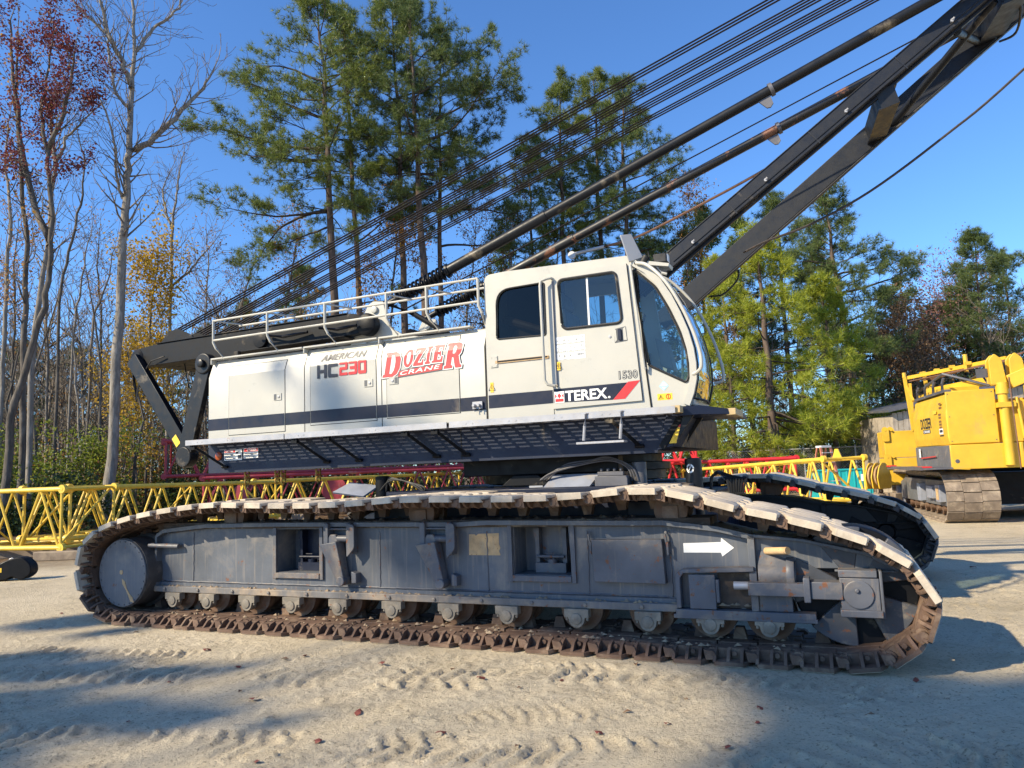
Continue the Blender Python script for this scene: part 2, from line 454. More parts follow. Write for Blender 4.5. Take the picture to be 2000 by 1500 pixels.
def sand():
    m, nt, out = new_mat('packed_sand'); L = nt.links.new
    g = N(nt, 'ShaderNodeNewGeometry'); p = g.outputs['Position']
    c = ramp(nt, noise(nt, p, .45, 6, .6, .3), [(.3, (.53, .445, .305)), (.5, (.62, .525, .37)), (.72, (.68, .585, .43))])
    c = mix(nt, ramp(nt, noise(nt, p, 2.1, 8, .7, .5), [(.5, (0,)*3), (.74, (.55,)*3)]), c, (.29, .235, .155))
    c = mix(nt, ramp(nt, noise(nt, p, 38, 4, .7), [(.55, (0,)*3), (.66, (.8,)*3)]), c, (.22, .175, .12))
    c = mix(nt, ramp(nt, noise(nt, p, 55, 3, .7), [(.60, (0,)*3), (.70, (.5,)*3)]), c, (.60, .53, .40))
    # leaf litter where the wood begins
    sp = N(nt, 'ShaderNodeSeparateXYZ'); L(p, sp.inputs[0])
    ed = N(nt, 'ShaderNodeMath', operation='MULTIPLY_ADD'); ed.inputs[1].default_value = 9; L(noise(nt, p, .25, 5), ed.inputs[0]); sx = N(nt, 'ShaderNodeMath', operation='MULTIPLY_ADD'); sx.inputs[1].default_value = -.75; L(sp.outputs[0], sx.inputs[0]); L(sp.outputs[1], sx.inputs[2]); L(sx.outputs[0], ed.inputs[2])
    far = N(nt, 'ShaderNodeMapRange'); far.inputs[1].default_value = 25.5; far.inputs[2].default_value = 30; L(ed.outputs[0], far.inputs[0])
    lit = ramp(nt, noise(nt, p, 9, 6, .7), [(.3, (.05, .035, .02)), (.5, (.14, .09, .05)), (.62, (.24, .17, .11)), (.74, (.42, .35, .26))])
    c = mix(nt, far.outputs[0], c, lit)
    b = N(nt, 'ShaderNodeBsdfPrincipled'); b.inputs['Roughness'].default_value = .95; b.inputs['Specular IOR Level'].default_value = .12
    L(c, b.inputs['Base Color'])
    h = N(nt, 'ShaderNodeMath', operation='MULTIPLY_ADD'); h.inputs[1].default_value = .45
    L(noise(nt, p, 110, 5, .75), h.inputs[0])
    h2 = N(nt, 'ShaderNodeMath', operation='MULTIPLY_ADD'); h2.inputs[1].default_value = .8; L(noise(nt, p, 42, 7, .72, .6), h2.inputs[0]); L(noise(nt, p, 13, 7, .7, .4), h2.inputs[2]); L(h2.outputs[0], h.inputs[2])
    bp = N(nt, 'ShaderNodeBump'); bp.inputs['Strength'].default_value = .85; bp.inputs['Distance'].default_value = .04
    L(h.outputs[0], bp.inputs['Height']); L(bp.outputs[0], b.inputs['Normal']); L(b.outputs[0], out.inputs[0])
    return m
go = link('ground', me, sand()); tag(go, 'pale sand yard with tyre prints running to the wood', 'ground', kind='structure')
# ------------------------------------------------------------------ the crawler crane (local axes: x along, y away, z up)
crane = empty('crawler_crane', CO, math.atan2(CU.y, CU.x),
              'large cream and black crawler crane with DOZIER CRANE and TEREX lettering on sand', 'crane')

# ---- crawlers
LOOP = [(.0, .03), (.3, 0), (2, 0), (4, 0), (6, 0), (7.9, 0), (8.2, .02), (8.43, .11), (8.60, .30), (8.665, .53), (8.57, .73), (8.42, .885), (8.17, 1.01), (7.9, 1.10),
        (7.57, 1.185), (7.23, 1.26), (6.9, 1.355), (6.56, 1.42), (6.3, 1.41), (5.8, 1.375), (5.2, 1.37), (4.6, 1.38), (4.05, 1.385), (3.5, 1.355), (2.8, 1.35),
        (2.2, 1.365), (1.6, 1.375), (.85, 1.31), (.30, 1.225), (-.12, 1.11), (-.38, .95), (-.49, .74), (-.47, .48), (-.36, .25), (-.18, .10)]
def loop_points(n):
    pts = [Vector(p) for p in LOOP]; m = len(pts); out = []
    dense = []
    for i in range(m):
        p0, p1, p2, p3 = pts[i-1], pts[i], pts[(i+1) % m], pts[(i+2) % m]
        for k in range(12):
            t = k/12
            a = .5*((2*p1) + (p2-p0)*t + (2*p0-5*p1+4*p2-p3)*t*t + (3*p1-p0-3*p2+p3)*t**3)
            dense.append(a)
    L = [0]
    for i in range(len(dense)): L.append(L[-1] + (dense[(i+1) % len(dense)]-dense[i]).length)
    for k in range(n):
        s = (k/n*L[-1] + .16) % L[-1]
        j = max(i for i in range(len(dense)) if L[i] <= s)
        t = (s-L[j])/(L[j+1]-L[j]); out.append(dense[j]*(1-t) + dense[(j+1) % len(dense)]*t)
    return out, L[-1]

def shoe_mesh(near_side, dusty_sunlit=False):
    b = MB(); W = 1.10
    # ground plate in interlocking fingers
    b.m = 1
    cuts = [(0, .20, 0, 0), (.20, .31, .035, -.005), (.335, .43, -.035, 0), (.455, .53, .035, 0), (.555, .63, -.035, 0), (.655, .75, .035, 0), (.775, .88, -.035, 0), (.88, W, 0, 0)]
    for y0, y1, sft, _ in cuts:
        x0, x1 = -.146+sft*.8, .138+sft
        if y0 == 0: lp = [(x0+.015, 0.0), (x1-.055, 0.0), (x1-.012, .09), (x1+.01, y1), (x0, y1), (x0, .03)]
        elif y1 == W: lp = [(x0, y0), (x1+.01, y0), (x1-.012, y1-.09), (x1-.055, y1), (x0+.015, y1), (x0, y1-.03)]
        else: lp = [(x0, y0), (x1, y0), (x1, y1), (x0, y1)]
        b.m = 1 if dusty_sunlit else 0; b.prism(lp, .006, .056 if dusty_sunlit and (y0 == 0 or y1 == W) else .036, 'z'); b.m = 1  # top-run plates paler all over: dust, plus sunlight put into the colour
        n_ = len(lp); cx_ = sum(p[0] for p in lp)/n_; cy_ = sum(p[1] for p in lp)/n_
        ins = [(cx_+(p[0]-cx_)*.93, cy_+(p[1]-cy_)*.93) for p in lp]
        b.add([(p[0], p[1], .006) for p in lp] + [(p[0], p[1], 0) for p in ins], [list(range(2*n_-1, n_-1, -1))] + [(i, (i+1) % n_, (i+1) % n_+n_, i+n_) for i in range(n_)])
    b.m = 0
    b.prism([(-.145, .034), (.115, .034), (.10, .112), (-.13, .112)], .15, W-.15)
    for fy_ in (.055, W-.17): b.prism([(.115, .034), (.17, .034), (.165, .10), (.10, .11)], fy_, fy_+.115)
    # end ribs rising inward from the thin outer lip
    for e in (0, 1):
        fy = (lambda y: y) if e == 0 else (lambda y: W-y)
        for x in (-.140, -.035, .068):
            th = .012
            b.add([(x-th, fy(.012), .03), (x+th, fy(.012), .03), (x+th, fy(.16), .03), (x-th, fy(.16), .03),
                   (x-th, fy(.085), .10), (x+th, fy(.085), .10), (x+th, fy(.16), .120), (x-th, fy(.16), .120)],
                  [(0, 3, 2, 1), (4, 5, 6, 7), (0, 1, 5, 4), (1, 2, 6, 5), (2, 3, 7, 6), (3, 0, 4, 7)])
        b.lathe([(.0, -.05), (.034, -.05), (.034, .02), (.048, .02), (.048, .09)], (.158, fy(.10), .072), (0, 1 if e == 0 else -1, 0), 10)
        b.lathe([(.018, 0), (.02, .03)], (.005, fy(.14), .08), (0, -1 if e == 0 else 1, 0), 8)
    # hinge lugs, roller path and guide horns
    for y0 in (.24, .46, .62, .80):
        b.box(-.165, .165, y0, y0+.06, .03, .11)
    b.box(-.155, .155, .36, .46, .09, .118); b.box(-.155, .155, .68, .78, .09, .118)
    b.prism([(-.06, .11), (.06, .11), (.035, .21), (-.035, .21)], .53, .61)
    o = b.build('track_shoe', [M['shoe' if near_side else 'shoedark'], M['shoeface'] if near_side else M['shoeface']], None)  # far crawler's shoes take the darker steel
    o.modifiers.clear()
    return o

def roller(u, v, r=.19, w=.40):
    b = MB()
    b.m = 0
    b.lathe([(.08, -.02), (.13, -.02), (r-.05, 0), (r-.03, .01), (r, .012), (r, .09), (r-.035, .10), (r-.035, w-.10), (r, w-.09), (r, w), (.1, w+.02)], (u, v, .316), (0, 1, 0), 28)
    return b
def roller_cap(u, v):
    b = MB()
    top = .337
    lp = [(-.115, top), (-.115, .262), (-.08, .262), (-.075, .25)] + [(.075*math.cos(t), .25+.078*math.sin(t)) for t in [math.pi + i*math.pi/10 for i in range(11)]] + [(.075, .25), (.08, .262), (.115, .262), (.115, top)]
    b.prism([(p[0]+u, p[1]) for p in lp], v-.022, v+.06)
    b.lathe([(.05, 0), (.05, -.012), (.045, -.014)], (u, v-.02, .252), (0, 1, 0), 18)
    for s in (-.095, .095): b.tube((u+s, v, .262), (u+s, v, .235), .014, n=6)
    return b
ROLL_U = [.81, 1.34, 1.93, 2.55, 3.16, 3.82, 4.47, 5.09, 5.78, 6.43, 6.96, 7.43]

def frame_part(name, near):
    """side frame: hollow web with two openings between a top and a bottom flange; local y 0 is the outer web"""
    b = MB()
    top = [(.50, 1.00), (.60, 1.05), (1.26, 1.105), (2.3, 1.115), (4.6, 1.10), (4.9, 1.115), (6.3, 1.10), (6.6, 1.10), (7.06, 1.045), (7.35, .975)]
    web = [(.50, .38), (7.35, .38), (7.35, .96)] + [(p[0], p[1]-.015) for p in top[::-1]]
    h1 = [(2.27, .585), (2.84, .585), (2.88, 1.05), (2.27, 1.05)]
    h2 = [(5.14, .615), (5.72, .615), (5.70, 1.06), (5.12, 1.06)]
    plate(b, web, [h1, h2], .42, .445)
    b.prism(web, .78, .80)
    # flange strips
    for i in range(len(top)-1):
        (u0, z0), (u1, z1) = top[i], top[i+1]
        b.prism([(u0, z0-.03), (u1, z1-.03), (u1, z1+.012), (u0, z0+.012)], .345, .84)
    lf = MB(); lf.box(.47, 6.69, .335, .425, .338, .405)
    b.prism([(.47, .402), (.50, .402), (.50, 1.02), (.47, .98)], .345, .84)
    b.box(.50, 6.69, .395, .42, .402, .44)
    # inside of the two openings
    for h in (h1, h2):
        u0, u1 = h[0][0], h[1][0]; z0, z1 = h[0][1], h[2][1]
        b.box(u0-.02, u0, .445, .72, z0, z1); b.box(u1+.015, u1+.035, .445, .72, z0, z1)
        b.box(u0, u1, .445, .72, z0-.02, z0); b.box(u0, u1, .445, .72, z1, z1+.02); b.box(u0-.02, u1+.03, .72, .74, z0-.02, z1+.02)
    o = b.build(name, M['grey'] if near else M['black'], crane, bevel=.006)  # far frame in black: the shade over it put into the colour
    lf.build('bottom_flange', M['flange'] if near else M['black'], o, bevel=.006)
    return o

def window_gear(fr, u0, u1, z0, z1, k):
    b = MB()
    b.box(u0+.16, u0+.20, .60, .70, z0+.02, z1-.02); b.box(u1-.14, u1-.10, .60, .70, z0+.02, z1-.02)
    b.box(u0+.20, u1-.14, .69, .715, z0+.02, z1-.02)
    b.box(u0+.17, u1-.1, .56, .70, z0+.002, z0+.09)
    b.tube((u0+.18, .58, z0+.15), (u1-.12, .58, z0+.15), .014)
    b.lathe([(.05, 0), (.05, .035)], ((u0+u1)/2+.04, .61, z0+.09), (0, 0, 1), 14)
    b.path([((u0+u1)/2-.02, .58, z0+.125), ((u0+u1)/2-.02, .58, z0+.18), ((u0+u1)/2+.06, .58, z0+.18), ((u0+u1)/2+.06, .58, z0+.125)], .009, 6)
    for s in (.18, (u1-u0)-.12):
        b.prism([(u0+s-.03, z1-.03), (u0+s+.03, z1-.03), (u0+s+.025, z1-.12), (u0+s-.025, z1-.12)], .585, .60)
    b.build('access_frame', M['grey2'] if k else M['navy'], fr)
    t = MB()
    for a in ((u0-.045, u0-.0, z0-.07, z1+.02), (u1+.01, u1+.055, z0-.07, z1+.02)): t.box(a[0], a[1], .395, .42, a[2], a[3])
    t.box(u0, u1+.01, .385, .42, z0-.06, z0-.004)
    t.build('opening_rim', M['grey2'], fr, bevel=.004)

def crawler(near, v0, shift):
    fr = frame_part('crawler_frame', near)
    fr.location = (shift, v0, 0)
    P, total = loop_points(60)
    n = len(P)
    src = shoe_mesh(near); src2 = shoe_mesh(near, True); used = set()
    hidden = MB()
    for i in range(n):
        p = (P[i] + P[(i+1) % n])/2; t = (P[(i+1) % n]-P[i]).normalized()
        mt = Matrix(((t.x, 0, -t.y, p.x), (0, 1, 0, 0), (t.y, 0, t.x, p.y), (0, 0, 0, 1)))
        if not near and not (p.x > 5.4 and p.y > .25) :
            hidden.mesh(src.data, mt); continue
        sm = src2 if t.x < .35 and p.y > .45 else src
        o = sm if sm not in used else sm.copy()
        if sm in used: COL.objects.link(o)
        used.add(sm)
        o.parent = fr; o.matrix_local = mt @ Matrix.Rotation(R(rnd.uniform(-1.2, 1.2)), 4, 'X')
    for sm in (src, src2):
        if sm not in used: bpy.data.objects.remove(sm)
    if hidden.v:
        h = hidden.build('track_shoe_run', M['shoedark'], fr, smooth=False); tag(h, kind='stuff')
    # rollers, drum, idler
    for u in ROLL_U:
        roller(u, .455, .20, .34).build('track_roller', M['wheel'], fr)
        if near: roller_cap(u, .325).build('roller_cap', M['cap'], fr, bevel=.003)
    for u in (1.62, 4.12, 6.66):
        c = MB(); c.lathe([(.03, 0), (.12, 0), (.15, .012), (.15, .08), (.11, .09), (.11, .21), (.15, .22), (.15, .29), (.05, .30)], (u, .42, 1.20), (0, 1, 0), 26)
        c.box(u-.07, u+.07, .40, .42, 1.10, 1.235); c.box(u-.07, u+.07, .72, .74, 1.10, 1.235)
        c.build('carrier_roller', M['wheel'], fr)
    d = MB(); d.lathe([(.30, .0), (.405, .012), (.405, .30), (.44, .33), (.44, .56), (.2, .60)], (.115, .20, .565), (0, 1, 0), 48)
    dr = d.build('drive_drum', M['shoedark'], fr)
    c = MB(); c.lathe([(.39, -.012), (.395, 0), (.39, .004)], (.115, .20, .565), (0, 1, 0), 48)
    for k in range(26):
        t = 2*math.pi*k/26; c.tube((.115+.368*math.cos(t), .19, .565+.368*math.sin(t)), (.115+.368*math.cos(t), .18, .565+.368*math.sin(t)), .009, n=6)
    c.build('drum_cover', M['grey'], fr)
    w = MB(); w.m = 0; w.lathe([(.10, -.04), (.12, .02), (.12, .26), (.10, .34)], (8.08, .45, .58), (0, 1, 0), 24)
    w.lathe([(.40, .0), (.46, .0), (.47, .03), (.47, .27), (.46, .30), (.40, .30)], (8.08, .45, .58), (0, 1, 0), 44)
    w.lathe([(.40, .26), (.40, .28)], (8.08, .45, .58), (0, 1, 0), 44)  # back disc in black, standing for the shade between the spokes
    for k in range(5):
        t0 = R(72*k-113); hw = R(23)
        lp = [(8.08+.13*math.cos(t0-hw*.9), .58+.13*math.sin(t0-hw*.9))] + [(8.08+.465*math.cos(t0+hw*s/3), .58+.465*math.sin(t0+hw*s/3)) for s in range(-3, 4)] + [(8.08+.13*math.cos(t0+hw*.9), .58+.13*math.sin(t0+hw*.9))]
        w.m = 1; w.prism(lp, .40, .46)
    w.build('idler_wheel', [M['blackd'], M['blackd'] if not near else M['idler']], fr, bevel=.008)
    # tapered nose of the frame and its bearing
    t = MB()
    nose = [(7.35, .37), (7.66, .37), (7.66, .60), (7.62, .70), (7.99, .70), (8.38, .68), (8.40, .69), (8.20, .83), (7.72, .945), (7.35, .99)]
    t.prism([(7.35, .37), (7.60, .37), (7.60, .62), (7.64, .715), (8.0, .715), (8.385, .705), (8.19, .825), (7.72, .93), (7.35, .965)], .405, .43)
    t.prism([(7.35, .965), (7.72, .93), (8.19, .825), (8.40, .705), (8.41, .72), (8.21, .85), (7.73, .955), (7.35, .99)], .345, .80)
    t.prism([(7.95, .695), (8.40, .695), (8.40, .712), (7.95, .712)], .36, .405)
    t.prism([(7.35, .37), (7.60, .37), (7.64, .715), (8.0, .715), (8.19, .825), (7.72, .93), (7.35, .965)], .76, .79)
    t.box(7.30, 7.355, .345, .42, .40, .985)
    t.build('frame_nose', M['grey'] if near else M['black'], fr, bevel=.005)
    if not near: return fr
    window_gear(fr, 2.27, 2.85, .585, 1.05, 0); window_gear(fr, 5.13, 5.71, .615, 1.06, 1)
    # hinged lugs on the web
    for u, z in ((3.02, 0), (4.20, 0)):
        b = MB()
        for du in (0, .30): b.prism(round_poly([(u+du-.03, .80), (u+du+.03, .80), (u+du+.03, 1.12), (u+du-.03, 1.12)], .02), .30, .42)
        b.prism(round_poly([(u+.27, .76), (u+.37, .86), (u+.37, 1.10), (u+.27, 1.12)], .03), .29, .305)
        b.tube((u-.03, .345, .955), (u+.35, .345, .955), .035, n=12)
        b.box(u-.02, u+.33, .33, .42, 1.045, 1.065)
        b.prism([(u+.10, .62), (u+.17, .50), (u+.22, .52), (u+.2, .62)], .32, .42)
        b.prism([(u+.30, .50), (u+.36, .50), (u+.36, .60), (u+.30, .62)], .33, .42)
        b.build('lug_bracket', M['grey2'], fr, bevel=.006)
        b = MB()
        b.add([(u-.06, .26, .90), (u+.16, .26, .93), (u+.24, .29, .52), (u+.16, .29, .50), (u-.06, .40, .90), (u+.16, .40, .93), (u+.24, .39, .52), (u+.16, .39, .50)],
              [(0, 1, 2, 3), (7, 6, 5, 4), (0, 4, 5, 1), (1, 5, 6, 2), (2, 6, 7, 3), (3, 7, 4, 0)])
        b.prism([(u-.02, .88), (u+.15, .93), (u+.12, 1.0), (u+.05, 1.0)], .31, .36)
        b.lathe([(.05, 0), (.05, .13)], (u+.20, .27, .525), (0, 1, 0), 14)
        b.build('folding_arm', M['grey2'], fr, bevel=.008)
    b = MB(); lp = [(4.66, .79), (4.665, .99), (4.73, .99), (4.74, .975), (4.77, .995), (4.99, 1.0), (4.985, .90), (5.0, .86), (4.985, .83), (5.0, .79)]
    b.prism(lp, .417, .42); b.build('worn_plate', M['rustpatch'], fr)
    b = MB(); b.prism([(5.945, .945), (6.585, .95), (6.60, .57), (5.955, .575)], .335, .42); b.build('cover_panel', M['grey2'], fr, bevel=.005)
    for u in (5.93, 6.63):
        b = MB(); b.path([(u, .42, .92), (u, .36, .92), (u, .36, .82), (u, .42, .82)], .013, 6); b.path([(u-.02, .40, 1.01), (u-.02, .37, .99), (u-.01, .37, .91)], .011, 6)
        b.build('panel_hook', M['grey2'], fr)
    b = MB(); b.prism([(6.755, .83), (6.755, .91), (7.075, .92), (7.08, .955), (7.18, .873), (7.08, .80), (7.07, .832)], .416, .42); b.build('direction_arrow', M['white'], fr)
    # tension gear at the idler
    b = MB()
    b.prism(round_poly([(6.69, .38), (6.69, .70), (7.34, .73), (7.34, .69)] , [0, .09, 0, 0]) + [(6.76, .67), (6.73, .63), (6.73, .38)], .30, .42)
    b.box(6.68, 7.79, .30, .425, .315, .372)
    b.box(6.66, 7.80, .30, .34, .295, .33)
    b.box(6.80, 7.02, .315, .33, .375, .66); b.box(7.30, 7.36, .32, .42, .37, .70); b.box(7.36, 7.62, .34, .42, .372, .50)
    b.box(7.02, 7.05, .32, .42, .43, .62)
    b.build('tension_housing', M['grey2'], fr, bevel=.006)
    b = MB(); b.box(7.03, 7.30, .40, .418, .38, .67); b.build('housing_recess', M['dirt'], fr)
    b = MB(); b.tube((7.17, .33, .575), (7.34, .33, .575), .034, n=12); b.build('adjuster_rod', M['galv'], fr)
    b = MB(); b.box(7.29, 7.73, .24, .33, .51, .615); b.box(7.715, 7.765, .225, .36, .47, .66); b.build('adjuster_bar', M['grey2'], fr, bevel=.006)
    b = MB(); b.tube((7.37, .43, .655), (7.66, .43, .655), .115, n=24); b.lathe([(.145, -.03), (.15, -.02), (.15, .02), (.145, .03)], (7.62, .43, .655), (1, 0, 0), 24); b.add([(7.37, .405, .86), (7.62, .405, .78), (7.62, .33, .72), (7.37, .36, .73), (7.37, .43, .86), (7.62, .43, .78), (7.62, .43, .70), (7.37, .43, .70)], [(0, 1, 2, 3), (7, 6, 5, 4), (0, 4, 5, 1), (1, 5, 6, 2), (2, 6, 7, 3), (3, 7, 4, 0)])
    b.build('spring_tube', M['grey2'], fr)
    b = MB(); b.box(7.765, 8.0, .245, .40, .495, .63); b.box(7.98, 8.26, .26, .45, .40, .665); b.box(7.97, 8.27, .23, .45, .37, .425); b.box(7.975, 8.25, .25, .45, .668, .725)
    b.box(8.262, 8.285, .25, .45, .36, .72)
    b.lathe([(.11, -.012), (.11, .01)], (8.11, .26, .54), (0, 1, 0), 24); b.lathe([(.018, -.02), (.018, 0)], (8.10, .25, .57), (0, 1, 0), 8)
    b.build('idler_bearing', M['grey2'], fr, bevel=.008)
    b = MB(); b.tube((7.44, .40, .85), (7.62, .24, .872), .030, n=14); b.build('step_pin', M['rustpatch'], fr)
    b = MB(); b.tube((.42, .31, .88), (.84, .36, .865), .028, n=10); b.build('tow_pin', M['grey2'], fr)
    b = MB()
    b.add([], [])
    rr = random.Random(5)
    for k in range(150):
        u = rr.uniform(.55, 8.1); zt = np.interp(u, [.5, 1.26, 6.6, 7.35, 8.2], [1.02, 1.115, 1.11, .99, .85])
        s = rr.uniform(.02, .06); v = rr.uniform(.38, .80)
        x, y, z = u, v, zt+.005
        q = [(x+s*rr.uniform(.6, 1.5)*math.cos(t), y+s*rr.uniform(.6, 1.2)*math.sin(t), z) for t in (0, 1.1, 2.2, 3.1, 4.2, 5.3)]
        b.add(q + [(x, y, z+s*.7)], [(i, (i+1) % 6, 6) for i in range(6)])
    b.box(.55, 7.0, .40, .80, 1.06, 1.128)
    m_ = b.build('mud_crust', M['dirt'], fr, smooth=False); tag(m_, kind='stuff')
    for u in (1.02, 3.62, 4.86, 5.88, 6.64):
        b = MB(); b.path(smooth([(u+rr.uniform(-.004, .004), .418, .45+.03*k) for k in range(20)], 2), .007, 5); b.build('weld_seam', M['grey2'], fr)
    b = MB(); b.path([(.55+.05*k, .418, .452+rr.uniform(-.003, .003)) for k in range(122)], .009, 5); b.build('weld_seam', M['grey2'], fr)
    b = MB(); b.path([(.62+.05*k, .418, float(np.interp(.62+.05*k, [.6, 1.26, 2.3, 4.6, 4.9, 6.3, 6.6, 7.06, 7.3], [1.012, 1.067, 1.077, 1.062, 1.077, 1.062, 1.062, 1.007, .945]))) for k in range(134)], .008, 5); b.build('weld_seam', M['grey2'], fr)
    for k in range(12):
        u = .66+.52*k; b = MB(); b.lathe([(.018, 0), (.018, -.014), (.010, -.018)], (u, .335, .372), (0, 1, 0), 6); b.build('flange_bolt', M['flange'], fr)
    # mud and grit lodged on the flange and between the shoes
    b = MB()
    for k in range(260):
        u = rr.uniform(.5, 7.6); s = rr.uniform(.008, .03); v, z = (rr.uniform(.345, .415), .404) if k % 2 else (rr.uniform(.14, .5), .118)
        q = [(u+s*rr.uniform(.6, 1.7)*math.cos(t), v+s*rr.uniform(.6, 1.2)*math.sin(t), z) for t in (0, 1.1, 2.2, 3.1, 4.2, 5.3)]
        b.add(q + [(u, v, z+s*.8)], [(i, (i+1) % 6, 6) for i in range(6)])
    tag(b.build('lodged_grit', M['grit'], fr, smooth=False), kind='stuff')
    # rust scar on the drum cover
    b = MB(); b.prism([(.20, .39), (.17, .47), (.12, .50), (.13, .44), (.20, .36), (.27, .24), (.33, .23), (.30, .29), (.25, .33)], .183, .188); b.prism(round_poly([(.08, .55), (.13, .55), (.13, .60), (.08, .60)], .02), .183, .188)
    b.build('rust_scar', M['rustpatch'], fr)
    return fr

near_track = crawler(True, 0, 0)
far_track = crawler(False, 4.62, .45)

# ---- carbody and slewing ring
b = MB()
b.box(3.7, 6.2, 1.5, 4.5, .72, 1.34); b.box(3.25, 3.75, .86, 5.0, .66, 1.26); b.box(6.15, 6.65, .86, 5.0, .66, 1.26)
b.box(3.2, 6.7, 1.2, 1.5, .95, 1.40); b.box(2.9, 6.75, 1.45, 1.6, 1.28, 1.405)
carb = b.build('carbody', M['navy'], crane, bevel=.012)
b = MB(); b.lathe([(1.02, 0), (1.14, .02), (1.14, .12), (1.20, .13), (1.20, .21), (1.10, .22), (1.10, .36)], (4.95, 2.85, 1.42), (0, 0, 1), 64); b.build('slewing_ring', M['blackd'], carb)
b = MB(); b.box(4.05, 5.9, 1.52, 1.72, 1.54, 1.73); b.prism([(4.55, 1.42), (5.15, 1.42), (5.0, 1.54), (4.7, 1.54)], 1.46, 1.52); b.build('ring_guard', M['blackd'], carb, bevel=.01)
for u, r, z0, z1, mt in ((6.69, .085, 1.05, 1.64, 'black'), (6.13, .075, 1.05, 1.63, 'galvd'), (2.95, .09, 1.0, 1.58, 'blackd')):
    b = MB(); b.lathe([(r*.6, z1+.01), (r, z1), (r, z0), (r*.6, z0)], (u, 1.5, 0), (0, 0, 1), 24); b.build('jack_cylinder', M[mt], carb)
b = MB(); me_ = shape2d([[(.042*math.cos(t), .048*math.sin(t)) for t in [i*math.pi/10 for i in range(20)]]])
def on_jack(p, r=.087, u=6.69): return Vector((u + r*math.sin(p.x/r - .25), 1.5 - r*math.cos(p.x/r - .25), p.y+1.545))
b.m = 0
for i in range(24):
    a0, a1 = 2*math.pi*i/24, 2*math.pi*(i+1)/24
    if i % 6 == 5: continue
    f = lambda rr, a: on_jack(Vector((rr*math.cos(a), rr*1.1*math.sin(a), 0)))
    b.add([f(.026, a0), f(.042, a0), f(.042, a1), f(.026, a1)], [(0, 1, 2, 3)])
b.add([on_jack(Vector((x, y, 0))) for x, y in ((-.016, -.02), (-.004, -.02), (.014, .02), (.002, .02))], [(0, 1, 2, 3)])
b.build('round_emblem', M['white'], carb, smooth=False)
for pts in ([(2.35, 1.42), (2.80, 1.36), (2.86, 1.48), (2.45, 1.53)], [(5.1, 1.38), (5.62, 1.38), (5.66, 1.53), (5.14, 1.53)]):
    b = MB(); b.add([(p[0]+(.05 if i > 1 else 0), 1.30 + (.16 if i > 1 else 0), p[1]) for i, p in enumerate(pts)] + [(p[0]+(.05 if i > 1 else 0), 1.32 + (.16 if i > 1 else 0), p[1]-.02) for i, p in enumerate(pts)],
      [(0, 1, 2, 3), (7, 6, 5, 4), (0, 4, 5, 1), (1, 5, 6, 2), (2, 6, 7, 3), (3, 7, 4, 0)]); b.build('guard_sheet', M['sheet'], carb)
b = MB(); b.box(5.7, 6.05, 1.30, 1.6, 1.2, 1.50); b.box(5.72, 6.0, 1.34, 1.55, 1.50, 1.545)
for k in range(4): b.tube((5.75+.07*k, 1.4, 1.545), (5.75+.07*k, 1.4, 1.58), .016, n=8)
b.build('valve_block', M['galvd'], carb, bevel=.006)
for k in range(5):
    b = MB(); z = 1.50+.02*k; s = .04*k
    b.path(smooth([(5.05+s*.5, 1.38, 1.47), (5.2+s, 1.36, 1.55+s*.5), (5.5+s, 1.34, 1.62+s*.3), (5.85, 1.36, 1.66+s*.2), (6.03+s*.3, 1.40, 1.58), (6.07+s*.4, 1.42, 1.44)]), .011, 6)
    b.build('hydraulic_hose', M['rubber'] if k % 2 else M['galvd'], carb)
for k in range(3):
    b = MB(); b.path(smooth([(2.95+.1*k, 1.42, 1.40), (3.1, 1.40, 1.52+.02*k), (3.3, 1.38, 1.53), (3.5+.05*k, 1.36, 1.45), (3.6, 1.36, 1.38)]), .011, 6); b.build('hydraulic_hose', M['rubber'], carb)
b = MB(); b.box(4.90, 5.06, 1.44, 1.455, 1.30, 1.42); b.tube((4.96, 1.45, 1.36), (4.96, 1.40, 1.36), .03, n=10); b.tube((5.02, 1.45, 1.36), (5.02, 1.41, 1.36), .022, n=10); b.build('coupling', M['galv'], carb)
b = MB()
for k in range(7): b.path([(6.9, 1.62+.02*k, 1.50), (7.0+.03*k, 1.6, 1.42), (7.02+.02*k, 1.62, 1.28), (6.92, 1.66, 1.20+.015*k), (6.82, 1.66, 1.30), (6.84, 1.64, 1.45), (6.9, 1.62+.02*k, 1.50)], .016, 6)
b.build('hose_bundle', M['rubber'], carb)

